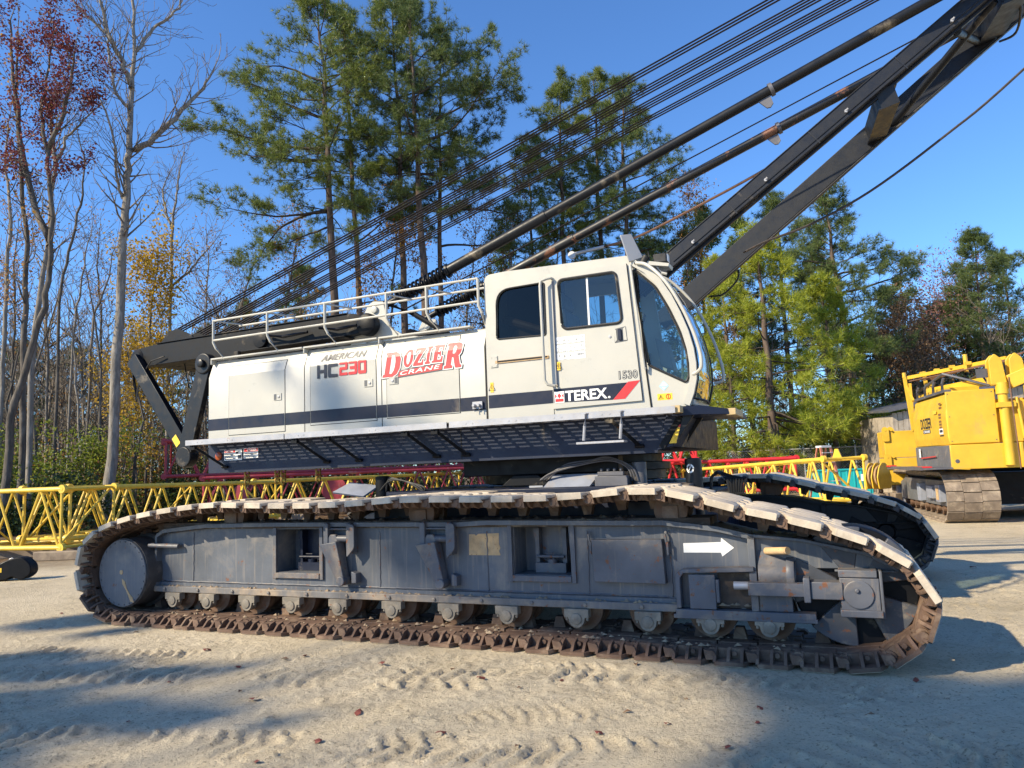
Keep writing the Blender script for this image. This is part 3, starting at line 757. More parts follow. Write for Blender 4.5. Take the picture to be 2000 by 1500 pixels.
# ---- machinery house
def surf(z): return 1.2 + max(0, z-2.98)*.38
b = MB()
sec = [(1.2, 2.15), (1.2, 2.98), (surf(3.2), 3.2), (1.34, 3.215), (1.95, 3.215), (1.95, 2.15)]
b.prism(sec, .42, 4.535, 'x')
sec2 = [(3.75, 2.15), (3.75, 3.2), (4.42, 3.2), (4.5, 2.98), (4.5, 2.15)]
b.prism(sec2, .42, 4.5, 'x')
house = b.build('machinery_house', M['cream'], crane, bevel=.012)
b = MB(); b.box(.42, 4.5, 1.96, 3.74, 1.78, 2.75); b.box(4.5, 6.55, 1.4, 4.2, 1.76, 2.15); b.build('deck_frame', M['blackd'], house, bevel=.01)
def gap_line(pts, name='panel_seam', w=.008, par=None):
    b = MB()
    for (u0, z0), (u1, z1) in zip(pts[:-1], pts[1:]):
        b.bar((u0, surf(z0)-.0005, z0), (u1, surf(z1)-.0005, z1), .004, w, (0, -1, 0)) if False else b.add(
            [(u0-w/2*(abs(z1-z0) > abs(u1-u0)), surf(z0)-.003, z0-w/2*(abs(z1-z0) <= abs(u1-u0))), (u0+w/2*(abs(z1-z0) > abs(u1-u0)), surf(z0)-.003, z0+w/2*(abs(z1-z0) <= abs(u1-u0))),
             (u1+w/2*(abs(z1-z0) > abs(u1-u0)), surf(z1)-.003, z1+w/2*(abs(z1-z0) <= abs(u1-u0))), (u1-w/2*(abs(z1-z0) > abs(u1-u0)), surf(z1)-.003, z1-w/2*(abs(z1-z0) <= abs(u1-u0)))], [(0, 1, 2, 3)])
    return b.build(name, M['slot'], par or house, smooth=False)
def house_door(u0, u1, z0, z1):
    """a thin door panel following the chamfered side"""
    b = MB(); e = .006
    zs = [z0, 2.98, z1]
    for k in range(2):
        za, zb = zs[k], zs[k+1]
        b.add([(u0, surf(za)-e, za), (u1, surf(za)-e, za), (u1, surf(zb)-e, zb), (u0, surf(zb)-e, zb), (u0, surf(za)+.004, za), (u1, surf(za)+.004, za), (u1, surf(zb)+.004, zb), (u0, surf(zb)+.004, zb)],
              [(0, 1, 2, 3), (0, 4, 5, 1), (1, 5, 6, 2), (2, 6, 7, 3), (3, 7, 4, 0)])
    d = b.build('engine_door', M['cream'], house, ang=12)
    w = .007
    g = MB()
    for (a, c) in (((u0, z0), (u1, z0)), ((u0, z1), (u1, z1))):
        v = surf(a[1])-.0025; g.add([(a[0]-w, v, a[1]-w), (c[0]+w, v, a[1]-w), (c[0]+w, v, a[1]+w), (a[0]-w, v, a[1]+w)], [(0, 1, 2, 3)])
    for u in (u0, u1):
        for k in range(2):
            za, zb = zs[k], zs[k+1]; g.add([(u-w, surf(za)-.0025, za), (u+w, surf(za)-.0025, za), (u+w, surf(zb)-.0025, zb), (u-w, surf(zb)-.0025, zb)], [(0, 1, 2, 3)])
    g.build('door_gap', M['slot'], house, smooth=False)
    return d
house_door(.785, 1.71, 2.20, 3.11); house_door(2.115, 3.085, 2.25, 3.15); house_door(3.235, 4.20, 2.265, 3.155)
for u in (2.02, 3.16): gap_line([(u, 2.16), (u, 2.98), (u, 3.2)])
gap_line([(4.535, 2.16), (4.535, 2.98), (4.535, 3.2)], w=.014)
# navy stripe, broken by the doors
for a, c, e in ((.422, .775, .004), (.79, 1.705, .010), (1.72, 2.105, .004), (2.12, 3.08, .010), (3.092, 3.225, .004), (3.24, 4.195, .010), (4.21, 4.525, .004)):
    b = MB(); b.add([(a, 1.2-e, 2.275), (c, 1.2-e, 2.275), (c, 1.2-e, 2.425), (a, 1.2-e, 2.425)], [(0, 1, 2, 3)]); b.build('navy_stripe', M['navy'], house, smooth=False)
for u, z, flip in ((1.60, 2.64, 0), (2.98, 2.70, 0), (3.335, 2.70, 1)):
    b = MB(); b.box(u-.062, u+.062, 1.186, 1.195, z-.045, z+.045); la = b.build('door_latch', M['cream'], house, bevel=.003)
    b = MB(); x = u+(.035 if flip else -.035); b.add([(x-.02, 1.1845, z-.036), (x+.02, 1.1845, z-.036), (x+.02, 1.1845, z+.036), (x-.02, 1.1845, z+.036)], [(0, 1, 2, 3)]); b.build('latch_recess', M['greyink'], house, smooth=False)
    b = MB(); b.lathe([(.016, 0), (.016, -.008), (.006, -.010)], (u+(-.015 if flip else .02), 1.186, z), (0, 1, 0), 12); b.build('latch_lock', M['galv'], house)
b = MB(); b.box(4.37, 4.49, 1.17, 1.19, 2.29, 2.37)
for x in (4.40, 4.46): b.lathe([(.018, 0), (.018, -.04), (.012, -.045)], (x, 1.17, 2.325), (0, 1, 0), 12); b.path([(x, 1.15, 2.31), (x, 1.15, 2.27), (x+.01, 1.16, 2.26)], .006, 5)
b.build('socket_plate', M['galv'], house)
# roof lip on top of the doors
for a, c in ((.45, 1.98), (2.0, 3.10), (3.12, 4.36)):
    b = MB(); b.box(a, c, 1.20, 1.30, 3.222, 3.245); b.box(a, a+.02, 1.2, 1.3, 3.16, 3.222); b.build('roof_lip', M['cream'], house, bevel=.006)
# rail along the roof
b = MB()
posts = [.55, 1.47, 2.38, 3.28, 3.83, 4.50]
for u in posts:
    b.path([(u+.13 if u < 4.4 else u+.05, 1.22, 3.22), (u+.03, 1.17, 3.36), (u, 1.15, 3.44), (u, 1.15, 3.75)], .017, 8)
b.tube((.55, 1.15, 3.47), (4.5, 1.15, 3.49), .0145, n=8)
b.tube((.55, 1.15, 3.735), (4.5, 1.15, 3.755), .0145, n=8)
b.tube((.62, 1.55, 3.725), (4.5, 1.55, 3.745), .014, n=8)
for u in posts[:-1]: b.tube((u, 1.15, 3.735), (u+.12, 1.55, 3.735), .011, n=6)
b.build('roof_rail', M['cream_rail'], house)
# skirt below the walkway
b = MB(); b.add([(.42, 1.21, 1.735), (6.42, 1.21, 1.735), (6.52, 1.21, 2.10), (.42, 1.21, 2.10), (.42, 1.3, 1.735), (6.42, 1.3, 1.735), (6.52, 1.3, 2.10), (.42, 1.3, 2.10)],
      [(0, 1, 2, 3), (7, 6, 5, 4), (0, 4, 5, 1), (1, 5, 6, 2), (2, 6, 7, 3), (3, 7, 4, 0)])
b.box(.42, 6.4, 1.21, 1.9, 1.715, 1.735)
b.build('side_skirt', M['skirt'], house)
gap_line([(.42, 2.155), (4.53, 2.155)], w=.012)
b = MB(); b.add([(4.19, 1.206, 1.74), (4.20, 1.206, 1.74), (4.20, 1.206, 2.1), (4.19, 1.206, 2.1)], [(0, 1, 2, 3)]); b.build('panel_seam', M['slot'], house, smooth=False)
# walkway grating
b = MB()
u0, u1 = .44, 6.64
rows = 8
for k in range(rows):
    v = .85 + k*(.345/(rows-1)); b.box(u0, u1, v-.0125, v+.0125, 2.088, 2.094)
u = u0
k = 0
while u < u1:
    wd = .042 if k % 9 else .10
    b.box(u, u+wd, .83, 1.2, 2.082, 2.0875); u += .155 + wd - .03; k += 1
b.build('walkway_grating', M['galvd'], house, smooth=False)
for a, c in ((.43, 2.02), (2.035, 4.23), (4.26, 6.68)):
    b = MB(); b.box(a, c, .815, .825, 2.075, 2.14); b.box(a, c, .825, .85, 2.075, 2.081)
    n = int((c-a)/.55)
    for i in range(n): b.tube((a+.2+.5*i, .816, 2.107), (a+.2+.5*i, .812, 2.107), .010, n=6); b.tube((a+.28+.5*i, .816, 2.107), (a+.28+.5*i, .812, 2.107), .010, n=6)
    b.build('walkway_edge', M['galv'], house)
for u in (.62, 2.25, 2.72, 3.78, 4.16, 6.12):
    b = MB(); b.bar((u-.1, .84, 2.07), (u+.10, 1.18, 1.80), .022, .03); b.tube((u+.06, 1.19, 1.79), (u+.15, 1.19, 1.79), .02, n=8); b.box(u-.14, u-.06, .84, .88, 2.02, 2.08)
    b.build('walkway_brace', M['blackd'], house)
b = MB(); b.path([(5.80, .81, 2.12), (5.79, .79, 2.0), (5.77, .80, 1.86)], .016, 8); b.path([(6.16, .81, 2.12), (6.16, .79, 2.0), (6.14, .80, 1.86)], .016, 8); b.box(5.70, 6.18, .77, .90, 1.825, 1.845)
b.path([(5.80, .81, 2.12), (5.84, .84, 2.125)], .016, 8); b.path([(6.16, .81, 2.12), (6.2, .84, 2.125)], .016, 8)
b.build('boarding_step', M['galv'], house)
# signs on the skirt
def sign(name, u0, u1, z0, z1, v, base, par, bits):
    b = MB(); b.box(u0, u1, v-.003, v, z0, z1); s = b.build(name, M[base], par, smooth=False)
    mats = {}
    for (mm, a, c, e, f) in bits: mats.setdefault(mm, []).append((a, c, e, f))
    for j, (mm, L_) in enumerate(mats.items()):
        q = MB()
        for a, c, e, f in L_:
            A, C_ = u0+(u1-u0)*a, u0+(u1-u0)*c; E_, G = z0+(z1-z0)*e, z0+(z1-z0)*f; vv = v-.0045-.001*j
            q.add([(A, vv, E_), (C_, vv, E_), (C_, vv, G), (A, vv, G)], [(0, 1, 2, 3)])
        q.build('printing', M[mm], par, smooth=False)
def letters(name, me, u0, u1, z0, z1, v, mat, par, slant=0.0, off=0.0, curved=False):
    """fits a flat shape into a box on the side of the machine"""
    lo, hi = bounds(me); bm = bmesh.new(); bm.from_mesh(me)
    for q in bm.verts:
        a = (q.co.x-lo[0])/(hi[0]-lo[0]); c = (q.co.y-lo[1])/(hi[1]-lo[1])
        q.co = Vector((u0+(u1-u0)*a, 0, z0+(z1-z0)*c + slant*a))
    if curved:
        bmesh.ops.bisect_plane(bm, geom=bm.verts[:]+bm.edges[:]+bm.faces[:], plane_co=(0, 0, 2.98), plane_no=(0, 0, 1), dist=1e-5)
    for q in bm.verts: q.co.y = (surf(q.co.z) if curved else v) - off
    m2 = bpy.data.meshes.new(name); bm.to_mesh(m2); bm.free()
    return link(name, m2, M[mat], par)
text_lines = lambda n, s=.09: [('greyink', .06, .94-.2*(i % 2), .08+s*1.6*i, .08+s*1.6*i+s*.55) for i in range(n)]
sign('danger_sign', .70, 1.00, 1.87, 2.005, 1.206, 'white', house, [('red', .02, .62, .74, .97)] + [('greyink', .04, .62-.1*(i % 2), .1+.15*i, .17+.15*i) for i in range(4)] + [('ink', .66, .80, .62, .82), ('ink', .78, .98, .15, .48)])
sign('danger_sign', 1.03, 1.27, 1.885, 2.015, 1.206, 'white', house, [('red', .03, .97, .66, .97)] + [('greyink', .06, .9-.12*(i % 2), .1+.16*i, .17+.16*i) for i in range(3)])
letters('lettering', text2d('DANGER', .02), 1.09, 1.25, 1.978, 2.006, 1.1985, 'white', house)
letters('lettering', text2d('DANGER', .02), .73, .86, 1.975, 1.998, 1.1985, 'white', house)
b = MB(); b.lathe([(.055, 0), (.055, -.012), (.045, -.02), (.02, -.026)], (.60, 1.21, 1.935), (0, 1, 0), 20); b.build('marker_lamp', M['orange'], house)
for u in (.95, 1.45, 1.55, 2.1):
    b = MB()
    for k in range(3):
        b.path([(u+.03*math.cos(t)*(1 if k % 2 else .3), 1.35+.03*math.cos(t)*(.3 if k % 2 else 1), 1.69-.05*k+.036*math.sin(t)) for t in [i*math.pi/5 for i in range(10)]], .012, 6, True)
    b.build('hanging_chain', M['brass'], house)
# lettering on the house
def strokes(rects): return [[(a, c), (e, c), (e, f), (a, f)] for a, c, e, f in rects]
def block_text(kind):
    t = .27
    def poly(*p): return list(p)
    if kind == 'H': return [[(0, 0), (t, 0), (t, .38), (1-t, .38), (1-t, 0), (1, 0), (1, 1), (1-t, 1), (1-t, .62), (t, .62), (t, 1), (0, 1)]]
    if kind == 'C': return [[(.1, 0), (1, 0), (1, .22), (t, .25), (t, .75), (1, .78), (1, 1), (.1, 1), (0, .9), (0, .1)]]
    if kind == '2': return [[(0, 0), (1, 0), (1, .2), (t, .2), (t, .4), (.9, .4), (1, .5), (1, .9), (.9, 1), (0, 1), (0, .8), (1-t, .8), (1-t, .6), (.1, .6), (0, .5)]]
    if kind == '3': return [[(0, 0), (.9, 0), (1, .1), (1, .9), (.9, 1), (0, 1), (0, .8), (1-t, .8), (1-t, .6), (.15, .6), (.15, .4), (1-t, .4), (1-t, .2), (0, .2)]]
    if kind == '0': return [[(.1, 0), (.9, 0), (1, .1), (1, .9), (.9, 1), (.1, 1), (0, .9), (0, .1)], [(t, .22), (t, .78), (1-t, .78), (1-t, .22)]]
def line2d(fn, word, gapw=.12, w=1.0):
    x = 0; lp = []
    for ch in word:
        for L_ in fn(ch): lp.append([(x + p[0]*w, p[1]) for p in L_])
        x += w+gapw
    return lp
letters('lettering', shape2d(line2d(block_text, 'HC')), 2.225, 2.535, 2.815, 2.985, 1.2, 'ink', house, .0, .0135, True)
letters('lettering', shape2d(line2d(block_text, '230')), 2.56, 2.955, 2.825, 2.995, 1.2, 'red', house, .0, .0135, True)
letters('lettering', text2d('AMERICAN', .016, .35, 1.05), 2.265, 2.94, 3.03, 3.115, 1.2, 'greyink', house, 0, .0135, True)
def serif(ch):
    if ch == 'D': return [[(0, 0), (.62, 0), (.86, .10), (1, .32), (1, .68), (.86, .90), (.62, 1), (0, 1), (0, .90), (.10, .88), (.10, .12), (0, .10)], [(.40, .13), (.40, .87), (.54, .87), (.64, .76), (.68, .60), (.68, .40), (.64, .24), (.54, .13)]]
    if ch == 'O': return [[(.5+.5*math.cos(t), .5+.5*math.sin(t)) for t in [i*math.pi/10 for i in range(20)]], [(.5+.2*math.cos(t), .5+.34*math.sin(t)) for t in [i*math.pi/8 for i in range(16)]]]
    if ch == 'Z': return [[(0, 0), (1, 0), (1, .34), (.88, .34), (.82, .17), (.42, .17), (1, .86), (1, 1), (.02, 1), (.02, .68), (.14, .68), (.2, .84), (.56, .84), (0, .14)]]
    if ch == 'I': return [[(.1, 0), (.9, 0), (.9, .12), (.72, .14), (.72, .86), (.9, .88), (.9, 1), (.1, 1), (.1, .88), (.28, .86), (.28, .14), (.1, .12)]]
    if ch == 'E': return [[(0, 0), (1, 0), (1, .32), (.88, .32), (.8, .15), (.5, .15), (.5, .44), (.64, .44), (.68, .34), (.78, .34), (.78, .68), (.68, .68), (.64, .58), (.5, .58), (.5, .85), (.8, .85), (.86, .7), (.97, .7), (.97, 1), (0, 1), (0, .9), (.14, .87), (.14, .13), (0, .1)]]
    if ch == 'R': return [[(0, 0), (.52, 0), (.52, .10), (.42, .13), (.42, .42), (.50, .42), (.66, .06), (.72, 0), (1.06, 0), (1.06, .10), (.96, .13), (.80, .47), (.92, .58), (.95, .72), (.92, .88), (.80, .97), (.64, 1), (0, 1), (0, .90), (.10, .87), (.10, .13), (0, .10)], [(.42, .56), (.42, .87), (.54, .87), (.62, .80), (.62, .63), (.54, .56)]]
def grow_loop(lp, d):
    out = []; n = len(lp)
    ar = sum(lp[i][0]*lp[(i+1) % n][1]-lp[(i+1) % n][0]*lp[i][1] for i in range(n)); s = 1 if ar > 0 else -1
    for i in range(n):
        p = Vector(lp[i]); a = (p-Vector(lp[i-1])).normalized(); c = (Vector(lp[(i+1) % n])-p).normalized()
        na = Vector((a.y, -a.x))*s; nc = Vector((c.y, -c.x))*s; m_ = na+nc
        k = m_.length_squared
        out.append(tuple(p + (m_*(2/k) if k > .3 else m_.normalized()*1.3)*d))
    return out
def big_word():
    L_ = []
    for ch, u, z, wd, ht in (('D', 3.18, 2.745, .225, .295), ('O', 3.462, 2.838, .128, .215), ('Z', 3.605, 2.845, .132, .21), ('I', 3.755, 2.853, .082, .208), ('E', 3.853, 2.86, .140, .205), ('R', 4.008, 2.775, .215, .295)):
        for k, lp in enumerate(serif(ch)):
            L_.append((k, [(u + p[0]*wd + .20*p[1]*ht, z + p[1]*ht) for p in lp]))
    return L_
BW = big_word()
def flat_on_house(name, loops, off, mat):
    me_ = shape2d(loops); bm = bmesh.new(); bm.from_mesh(me_); bpy.data.meshes.remove(me_)
    for q in bm.verts: q.co = Vector((q.co.x, 0, q.co.y))
    bmesh.ops.bisect_plane(bm, geom=bm.verts[:]+bm.edges[:]+bm.faces[:], plane_co=(0, 0, 2.98), plane_no=(0, 0, 1), dist=1e-5)
    for q in bm.verts: q.co.y = surf(q.co.z) - off
    m2 = bpy.data.meshes.new(name); bm.to_mesh(m2); bm.free(); return link(name, m2, M[mat], house)
outer = [lp for k, lp in BW if k == 0]
for i, lp in enumerate(outer):
    o1 = flat_on_house('letter_outline', [grow_loop(lp, 0.0145)], .0105 + .0001*i, 'ink'); o2 = flat_on_house('letter_border', [grow_loop(lp, .0105)], .0125 + .0001*i, 'white')
flat_on_house('lettering', [lp for k, lp in BW], .0150, 'redfade')
cr = [(3.40, 2.738), (3.985, 2.772), (4.0, 2.842), (3.42, 2.803)]
flat_on_house('letter_outline', [grow_loop(cr, .008)], .0130, 'greyink'); flat_on_house('letter_panel', [cr], .0145, 'redfade')
letters('lettering', text2d('CRANE', .012, .25, 1.15), 3.43, 3.97, 2.752, 2.800, 1.2, 'white', house, .036, .0165, True)
# ---- operator's cab
front = [(6.30, 3.69), (6.42, 3.60), (6.54, 3.465), (6.64, 3.29), (6.72, 3.10), (6.785, 2.91), (6.825, 2.73), (6.84, 2.58), (6.835, 2.42), (6.80, 2.28), (6.75, 2.16)]
wall = [(4.55, 2.16), (4.55, 3.62)] + round_poly([(4.55, 3.62), (4.56, 3.79), (4.80, 3.80)], [0, .16, 0], 6)[1:-1] + [(4.80, 3.80), (6.20, 3.765)] + front
wall = wall[::-1]
hr = round_poly([(4.685, 3.045), (5.27, 3.03), (5.275, 3.61), (4.70, 3.60)], [.04, .03, .03, .17], 6)
hd = round_poly([(5.47, 3.065), (6.125, 3.062), (6.085, 3.605), (5.445, 3.605)], [.07, .07, .06, .06], 5)
hq = round_poly([(6.365, 2.60), (6.73, 2.395), (6.765, 2.45), (6.755, 2.70), (6.69, 2.93), (6.60, 3.16), (6.48, 3.40), (6.30, 3.585), (6.255, 3.60)], [.03, .02, .05, .05, .05, .05, .04, .02, .03], 3)
b = MB()
plate(b, wall, [hr, hd, hq], 1.20, 1.235)
plate(b, wall, [hd, hq], 2.12, 2.15)
def shell(pts, y0, y1, th):
    for (p, q) in zip(pts[:-1], pts[1:]):
        d = (Vector(q)-Vector(p)).normalized(); n = Vector((-d.y, d.x))*th
        b.prism([p, q, (q[0]+n.x, q[1]+n.y), (p[0]+n.x, p[1]+n.y)], y0, y1)
rf = [(4.55, 2.16), (4.55, 3.62)] + round_poly([(4.55, 3.62), (4.56, 3.79), (4.80, 3.80)], [0, .16, 0], 6)[1:-1] + [(4.80, 3.80), (6.20, 3.765), (6.30, 3.69)]
shell(rf, 1.235, 2.12, -.035)
b.box(4.56, 6.75, 1.235, 2.12, 2.165, 2.20)
cab = b.build('operator_cab', M['cream'], crane, ang=28)
# front posts and sill
for v0 in (1.165, 2.12):
    b = MB()
    fp = front[:]
    for (p, q) in zip(fp[:-1], fp[1:]):
        d = (Vector(q)-Vector(p)).normalized(); n = Vector((d.y, -d.x))*.055
        pass
    inner = []
    for i, p in enumerate(fp):
        d = (Vector(fp[min(i+1, len(fp)-1)])-Vector(fp[max(i-1, 0)])).normalized(); inner.append((p[0]+d.y*.062, p[1]-d.x*.062))
    outr = []
    for i, p in enumerate(fp):
        d = (Vector(fp[min(i+1, len(fp)-1)])-Vector(fp[max(i-1, 0)])).normalized(); outr.append((p[0]-d.y*.004, p[1]+d.x*.004))
    for i in range(len(fp)-1):
        b.prism([outr[i], outr[i+1], inner[i+1], inner[i]], v0+.0, v0+.065)
    b.build('front_post', M['cream'], cab, ang=40)
b = MB(); b.box(6.55, 6.79, 1.24, 2.12, 2.165, 2.24); b.build('front_sill', M['cream'], cab, bevel=.01)
b = MB(); b.box(6.18, 6.33, 1.235, 2.12, 3.66, 3.75); b.build('roof_header', M['cream'], cab, bevel=.01)
# windscreen
wp = [(6.335, 3.675)] + front[1:-1] + [(6.785, 2.235)]
b = MB(); nn = 9
rows_ = []
for (u, z) in wp:
    rows_.append([(u + .045*math.sin(math.pi*k/(nn-1)), 1.235 + .885*k/(nn-1), z) for k in range(nn)])
vs_ = [p for r_ in rows_ for p in r_]
b.add(vs_, [(i*nn+k, i*nn+k+1, (i+1)*nn+k+1, (i+1)*nn+k) for i in range(len(wp)-1) for k in range(nn-1)])
b.build('windscreen', M['screen'], cab, ang=80)
b = MB()
b.path([Vector(rows_[i][0])+Vector((.006, -.002, 0)) for i in range(len(wp))], .012, 6); b.path([Vector(rows_[i][-1])+Vector((.006, .0, 0)) for i in range(len(wp))], .012, 6); b.path([Vector(p)+Vector((.004, 0, 0)) for p in rows_[-1]], .013, 6)
b.build('windscreen_seal', M['rubber'], cab)
# door with its window, seals and glass
b = MB()
dl = [(5.33, 2.225), (6.285, 2.245), (6.20, 3.675), (5.315, 3.69)]
plate(b, dl, [hd], 1.176, 1.198)
b.build('cab_door', M['cream'], cab, bevel=.004)
b = MB()
for lp, y in ((dl, 1.1995),): b.path([(p[0], y, p[1]) for p in [dl[3], dl[0]]], .006, 4); b.path([(p[0], y, p[1]) for p in [dl[1], dl[2]]], .006, 4); b.path([(p[0], y, p[1]) for p in [dl[2], dl[3]]], .006, 4)
b.path([(5.325, 1.198, 2.24), (5.325, 1.198, 2.16)], .004, 4); b.path([(6.29, 1.192, 3.66), (6.335, 1.192, 2.60), (6.37, 1.192, 2.16)], .008, 4)
b.build('door_gap', M['slot'], cab)
def seal(lp, y, r, name='window_seal', m='rubber'):
    b = MB(); b.path([(p[0], y, p[1]) for p in lp], r, 6, True); return b.build(name, M[m], cab)
seal(hd, 1.174, .016); seal(hr, 1.198, .009); seal(hq, 1.196, .014)
def pane(lp, y, m, name):
    me_ = shape2d([lp]); b = MB(); b.mesh(me_, fn=lambda q: Vector((q.x, y, q.y))); bpy.data.meshes.remove(me_); return b.build(name, M[m], cab, smooth=False)
pane(hd, 1.187, 'glass', 'door_window'); pane(hq, 1.22, 'glass', 'quarter_window'); pane(hr, 1.224, 'shadepane', 'rear_opening_shade'); pane(hd, 2.135, 'glass', 'far_window'); pane(hq, 2.135, 'glass', 'far_window')  # the rear bay is open; its shade is put in as a dark pane
b = MB(); b.box(5.755, 5.775, 1.186, 1.20, 3.065, 3.605); b.build('sliding_bar', M['alu'], cab)
# door furniture
b = MB(); b.prism([(6.035, 2.86), (6.165, 2.87), (6.155, 3.02), (6.045, 3.005)], 1.172, 1.1755); b.build('handle_recess', M['greyink'], cab)
b = MB(); b.prism([(6.04, 2.865), (6.06, 2.885), (6.055, 2.99), (6.045, 3.0)], 1.168, 1.172); b.prism([(6.13, 2.88), (6.165, 2.875), (6.155, 3.015), (6.13, 3.0)], 1.168, 1.172); b.build('recess_side', M['cream'], cab)
b = MB(); b.prism(round_poly([(6.075, 2.88), (6.115, 2.88), (6.11, 3.0), (6.075, 3.0)], .014), 1.155, 1.172); b.build('door_handle', M['navy'], cab, bevel=.004)
b = MB(); b.lathe([(.014, 0), (.014, -.008), (.005, -.009)], (5.985, 1.176, 2.93), (0, 1, 0), 12); b.build('door_lock', M['galv'], cab)
b = MB(); b.path([(5.385, 1.18, 2.47), (5.37, 1.125, 2.465), (5.30, 1.10, 2.48), (5.275, 1.09, 2.53), (5.27, 1.09, 3.55), (5.275, 1.095, 3.60), (5.33, 1.11, 3.62), (5.375, 1.13, 3.63), (5.38, 1.18, 3.63)], .016, 8)
b.build('grab_rail', M['cream_rail'], cab)
b = MB(); b.path([(5.385, 1.165, 2.48), (5.385, 1.165, 3.60)], .011, 6); b.build('hinge_rod', M['sheet'], cab)
b = MB(); b.path([(6.33, 1.19, 2.57), (6.335, 1.15, 2.55), (6.33, 1.14, 2.62), (6.26, 1.14, 3.55), (6.25, 1.15, 3.64), (6.25, 1.19, 3.65)], .013, 8); b.build('grab_rail', M['cream_rail'], cab)
b = MB(); b.path(smooth([(6.30, 1.16, 3.66), (6.44, 1.08, 3.60), (6.62, 1.02, 3.40), (6.76, 1.0, 3.14), (6.86, 1.0, 2.88), (6.915, 1.0, 2.66), (6.92, 1.0, 2.52), (6.88, 1.03, 2.47), (6.82, 1.12, 2.46)]), .018, 8); b.build('screen_guard_rail', M['cream_rail'], cab)
b = MB(); b.path(smooth([(6.36, 2.05, 3.72), (6.50, 2.10, 3.62), (6.70, 2.13, 3.36), (6.86, 2.14, 3.0), (6.94, 2.14, 2.72), (6.965, 2.14, 2.54), (6.93, 2.14, 2.47), (6.86, 2.13, 2.46)]), .016, 8); b.build('screen_guard_rail', M['cream_rail'], cab)
# sliding panel track, plates and decals on the cab side
b = MB(); b.box(4.66, 5.29, 1.188, 1.1995, 2.775, 2.805); b.build('panel_slot', M['rustpatch'], cab)
b = MB(); b.box(4.685, 5.28, 1.185, 1.199, 2.785, 2.802); b.build('slot_shadow_gap', M['slot'], cab)
b = MB(); b.box(4.60, 4.685, 1.190, 1.1995, 2.735, 2.86)
for x in (4.615, 4.67):
    for z in (2.75, 2.845): b.tube((x, 1.19, z), (x, 1.186, z), .006, n=6)
b.build('hinge_plate', M['cream'], cab)
b = MB()
for a, c, y in ((4.56, 5.325, 1.197), (5.335, 6.10, 1.1735)): b.add([(a, y, 2.285 if a < 5 else 2.29), (c if a < 5 else 5.98, y, 2.275 if a > 5 else 2.29), (c if a < 5 else 6.145, y, 2.43 if a < 5 else 2.44), (a, y, 2.43 if a < 5 else 2.435)], [(0, 1, 2, 3)])
b.build('navy_stripe', M['navy'], cab, smooth=False)
b = MB(); b.add([(5.985, 1.1725, 2.275), (6.11, 1.1725, 2.277), (6.275, 1.1725, 2.452), (6.15, 1.1725, 2.447)], [(0, 1, 2, 3)]); b.build('red_slash', M['red'], cab, smooth=False)
letters('lettering', text2d('TEREX', .028), 5.465, 5.925, 2.295, 2.405, 1.1715, 'white', cab)
b = MB(); b.lathe([(.012, 0), (.012, .0006)], (5.945, 1.1715, 2.305), (0, 1, 0), 12); b.build('registered_mark', M['white'], cab)
b = MB(); b.add([(5.345, 1.1722, 2.285), (5.455, 1.1722, 2.285), (5.455, 1.1722, 2.405), (5.345, 1.1722, 2.405)], [(0, 1, 2, 3)]); b.build('logo_ground', M['white'], cab, smooth=False)
b = MB(); f = lambda pts: b.add([(5.352+.096*p[0], 1.1708, 2.292+.106*p[1]) for p in pts], [list(range(len(pts)))])
f([(.02, .04), (.98, .04), (.98, .34), (.02, .34)]); f([(.5, .36), (.74, .62), (.5, .92), (.26, .62)]); f([(0, .86), (.22, .62), (0, .40)]); f([(1, .86), (.78, .62), (1, .40)])
b.build('logo', M['red'], cab, smooth=False)
dg = text2d('1530', .05, 0, 1.1); letters('lettering', dg, 6.055, 6.255, 2.475, 2.565, 1.1735, 'ink', cab)
letters('lettering', text2d('1530', -.014, 0, 1.22), 6.06, 6.25, 2.480, 2.560, 1.1722, 'cream', cab)
# load tables on the door
b = MB()
for r_ in range(3):
    for c_ in range(5):
        if r_ == 2 and c_ > 3: continue
        a = 5.385+.067*c_ + .0; z = 2.985-.086*r_
        wd = .06 if not (r_ == 2 and c_ == 3) else .125
        b.add([(a, 1.1745, z-.078), (a+wd, 1.1745, z-.076), (a+wd, 1.1745, z), (a, 1.1745, z)], [(0, 1, 2, 3)])
b.build('hand_signal_chart', M['white'], cab, smooth=False)
b = MB(); rr = random.Random(3)
for r_ in range(3):
    for c_ in range(5):
        if r_ == 2 and c_ > 2: continue
        a = 5.392+.067*c_; z = 2.98-.086*r_
        for k in range(3):
            x = a+rr.uniform(0, .03); zz = z-rr.uniform(.012, .05); w_, h_ = (.005, rr.uniform(.02, .035)) if k % 2 else (rr.uniform(.012, .022), .005)
            b.add([(x, 1.1732, zz-h_/2), (x+w_, 1.1732, zz-h_/2), (x+w_, 1.1732, zz+h_/2), (x, 1.1732, zz+h_/2)], [(0, 1, 2, 3)])
        b.add([(a, 1.1732, z-.068), (a+.044, 1.1732, z-.068), (a+.044, 1.1732, z-.064), (a, 1.1732, z-.064)], [(0, 1, 2, 3)])
b.build('chart_printing', M['greyink'], cab, smooth=False)
letters('lettering', text2d('TEREX', .03), 5.61, 5.70, 2.775, 2.79, 1.1730, 'ink', cab)
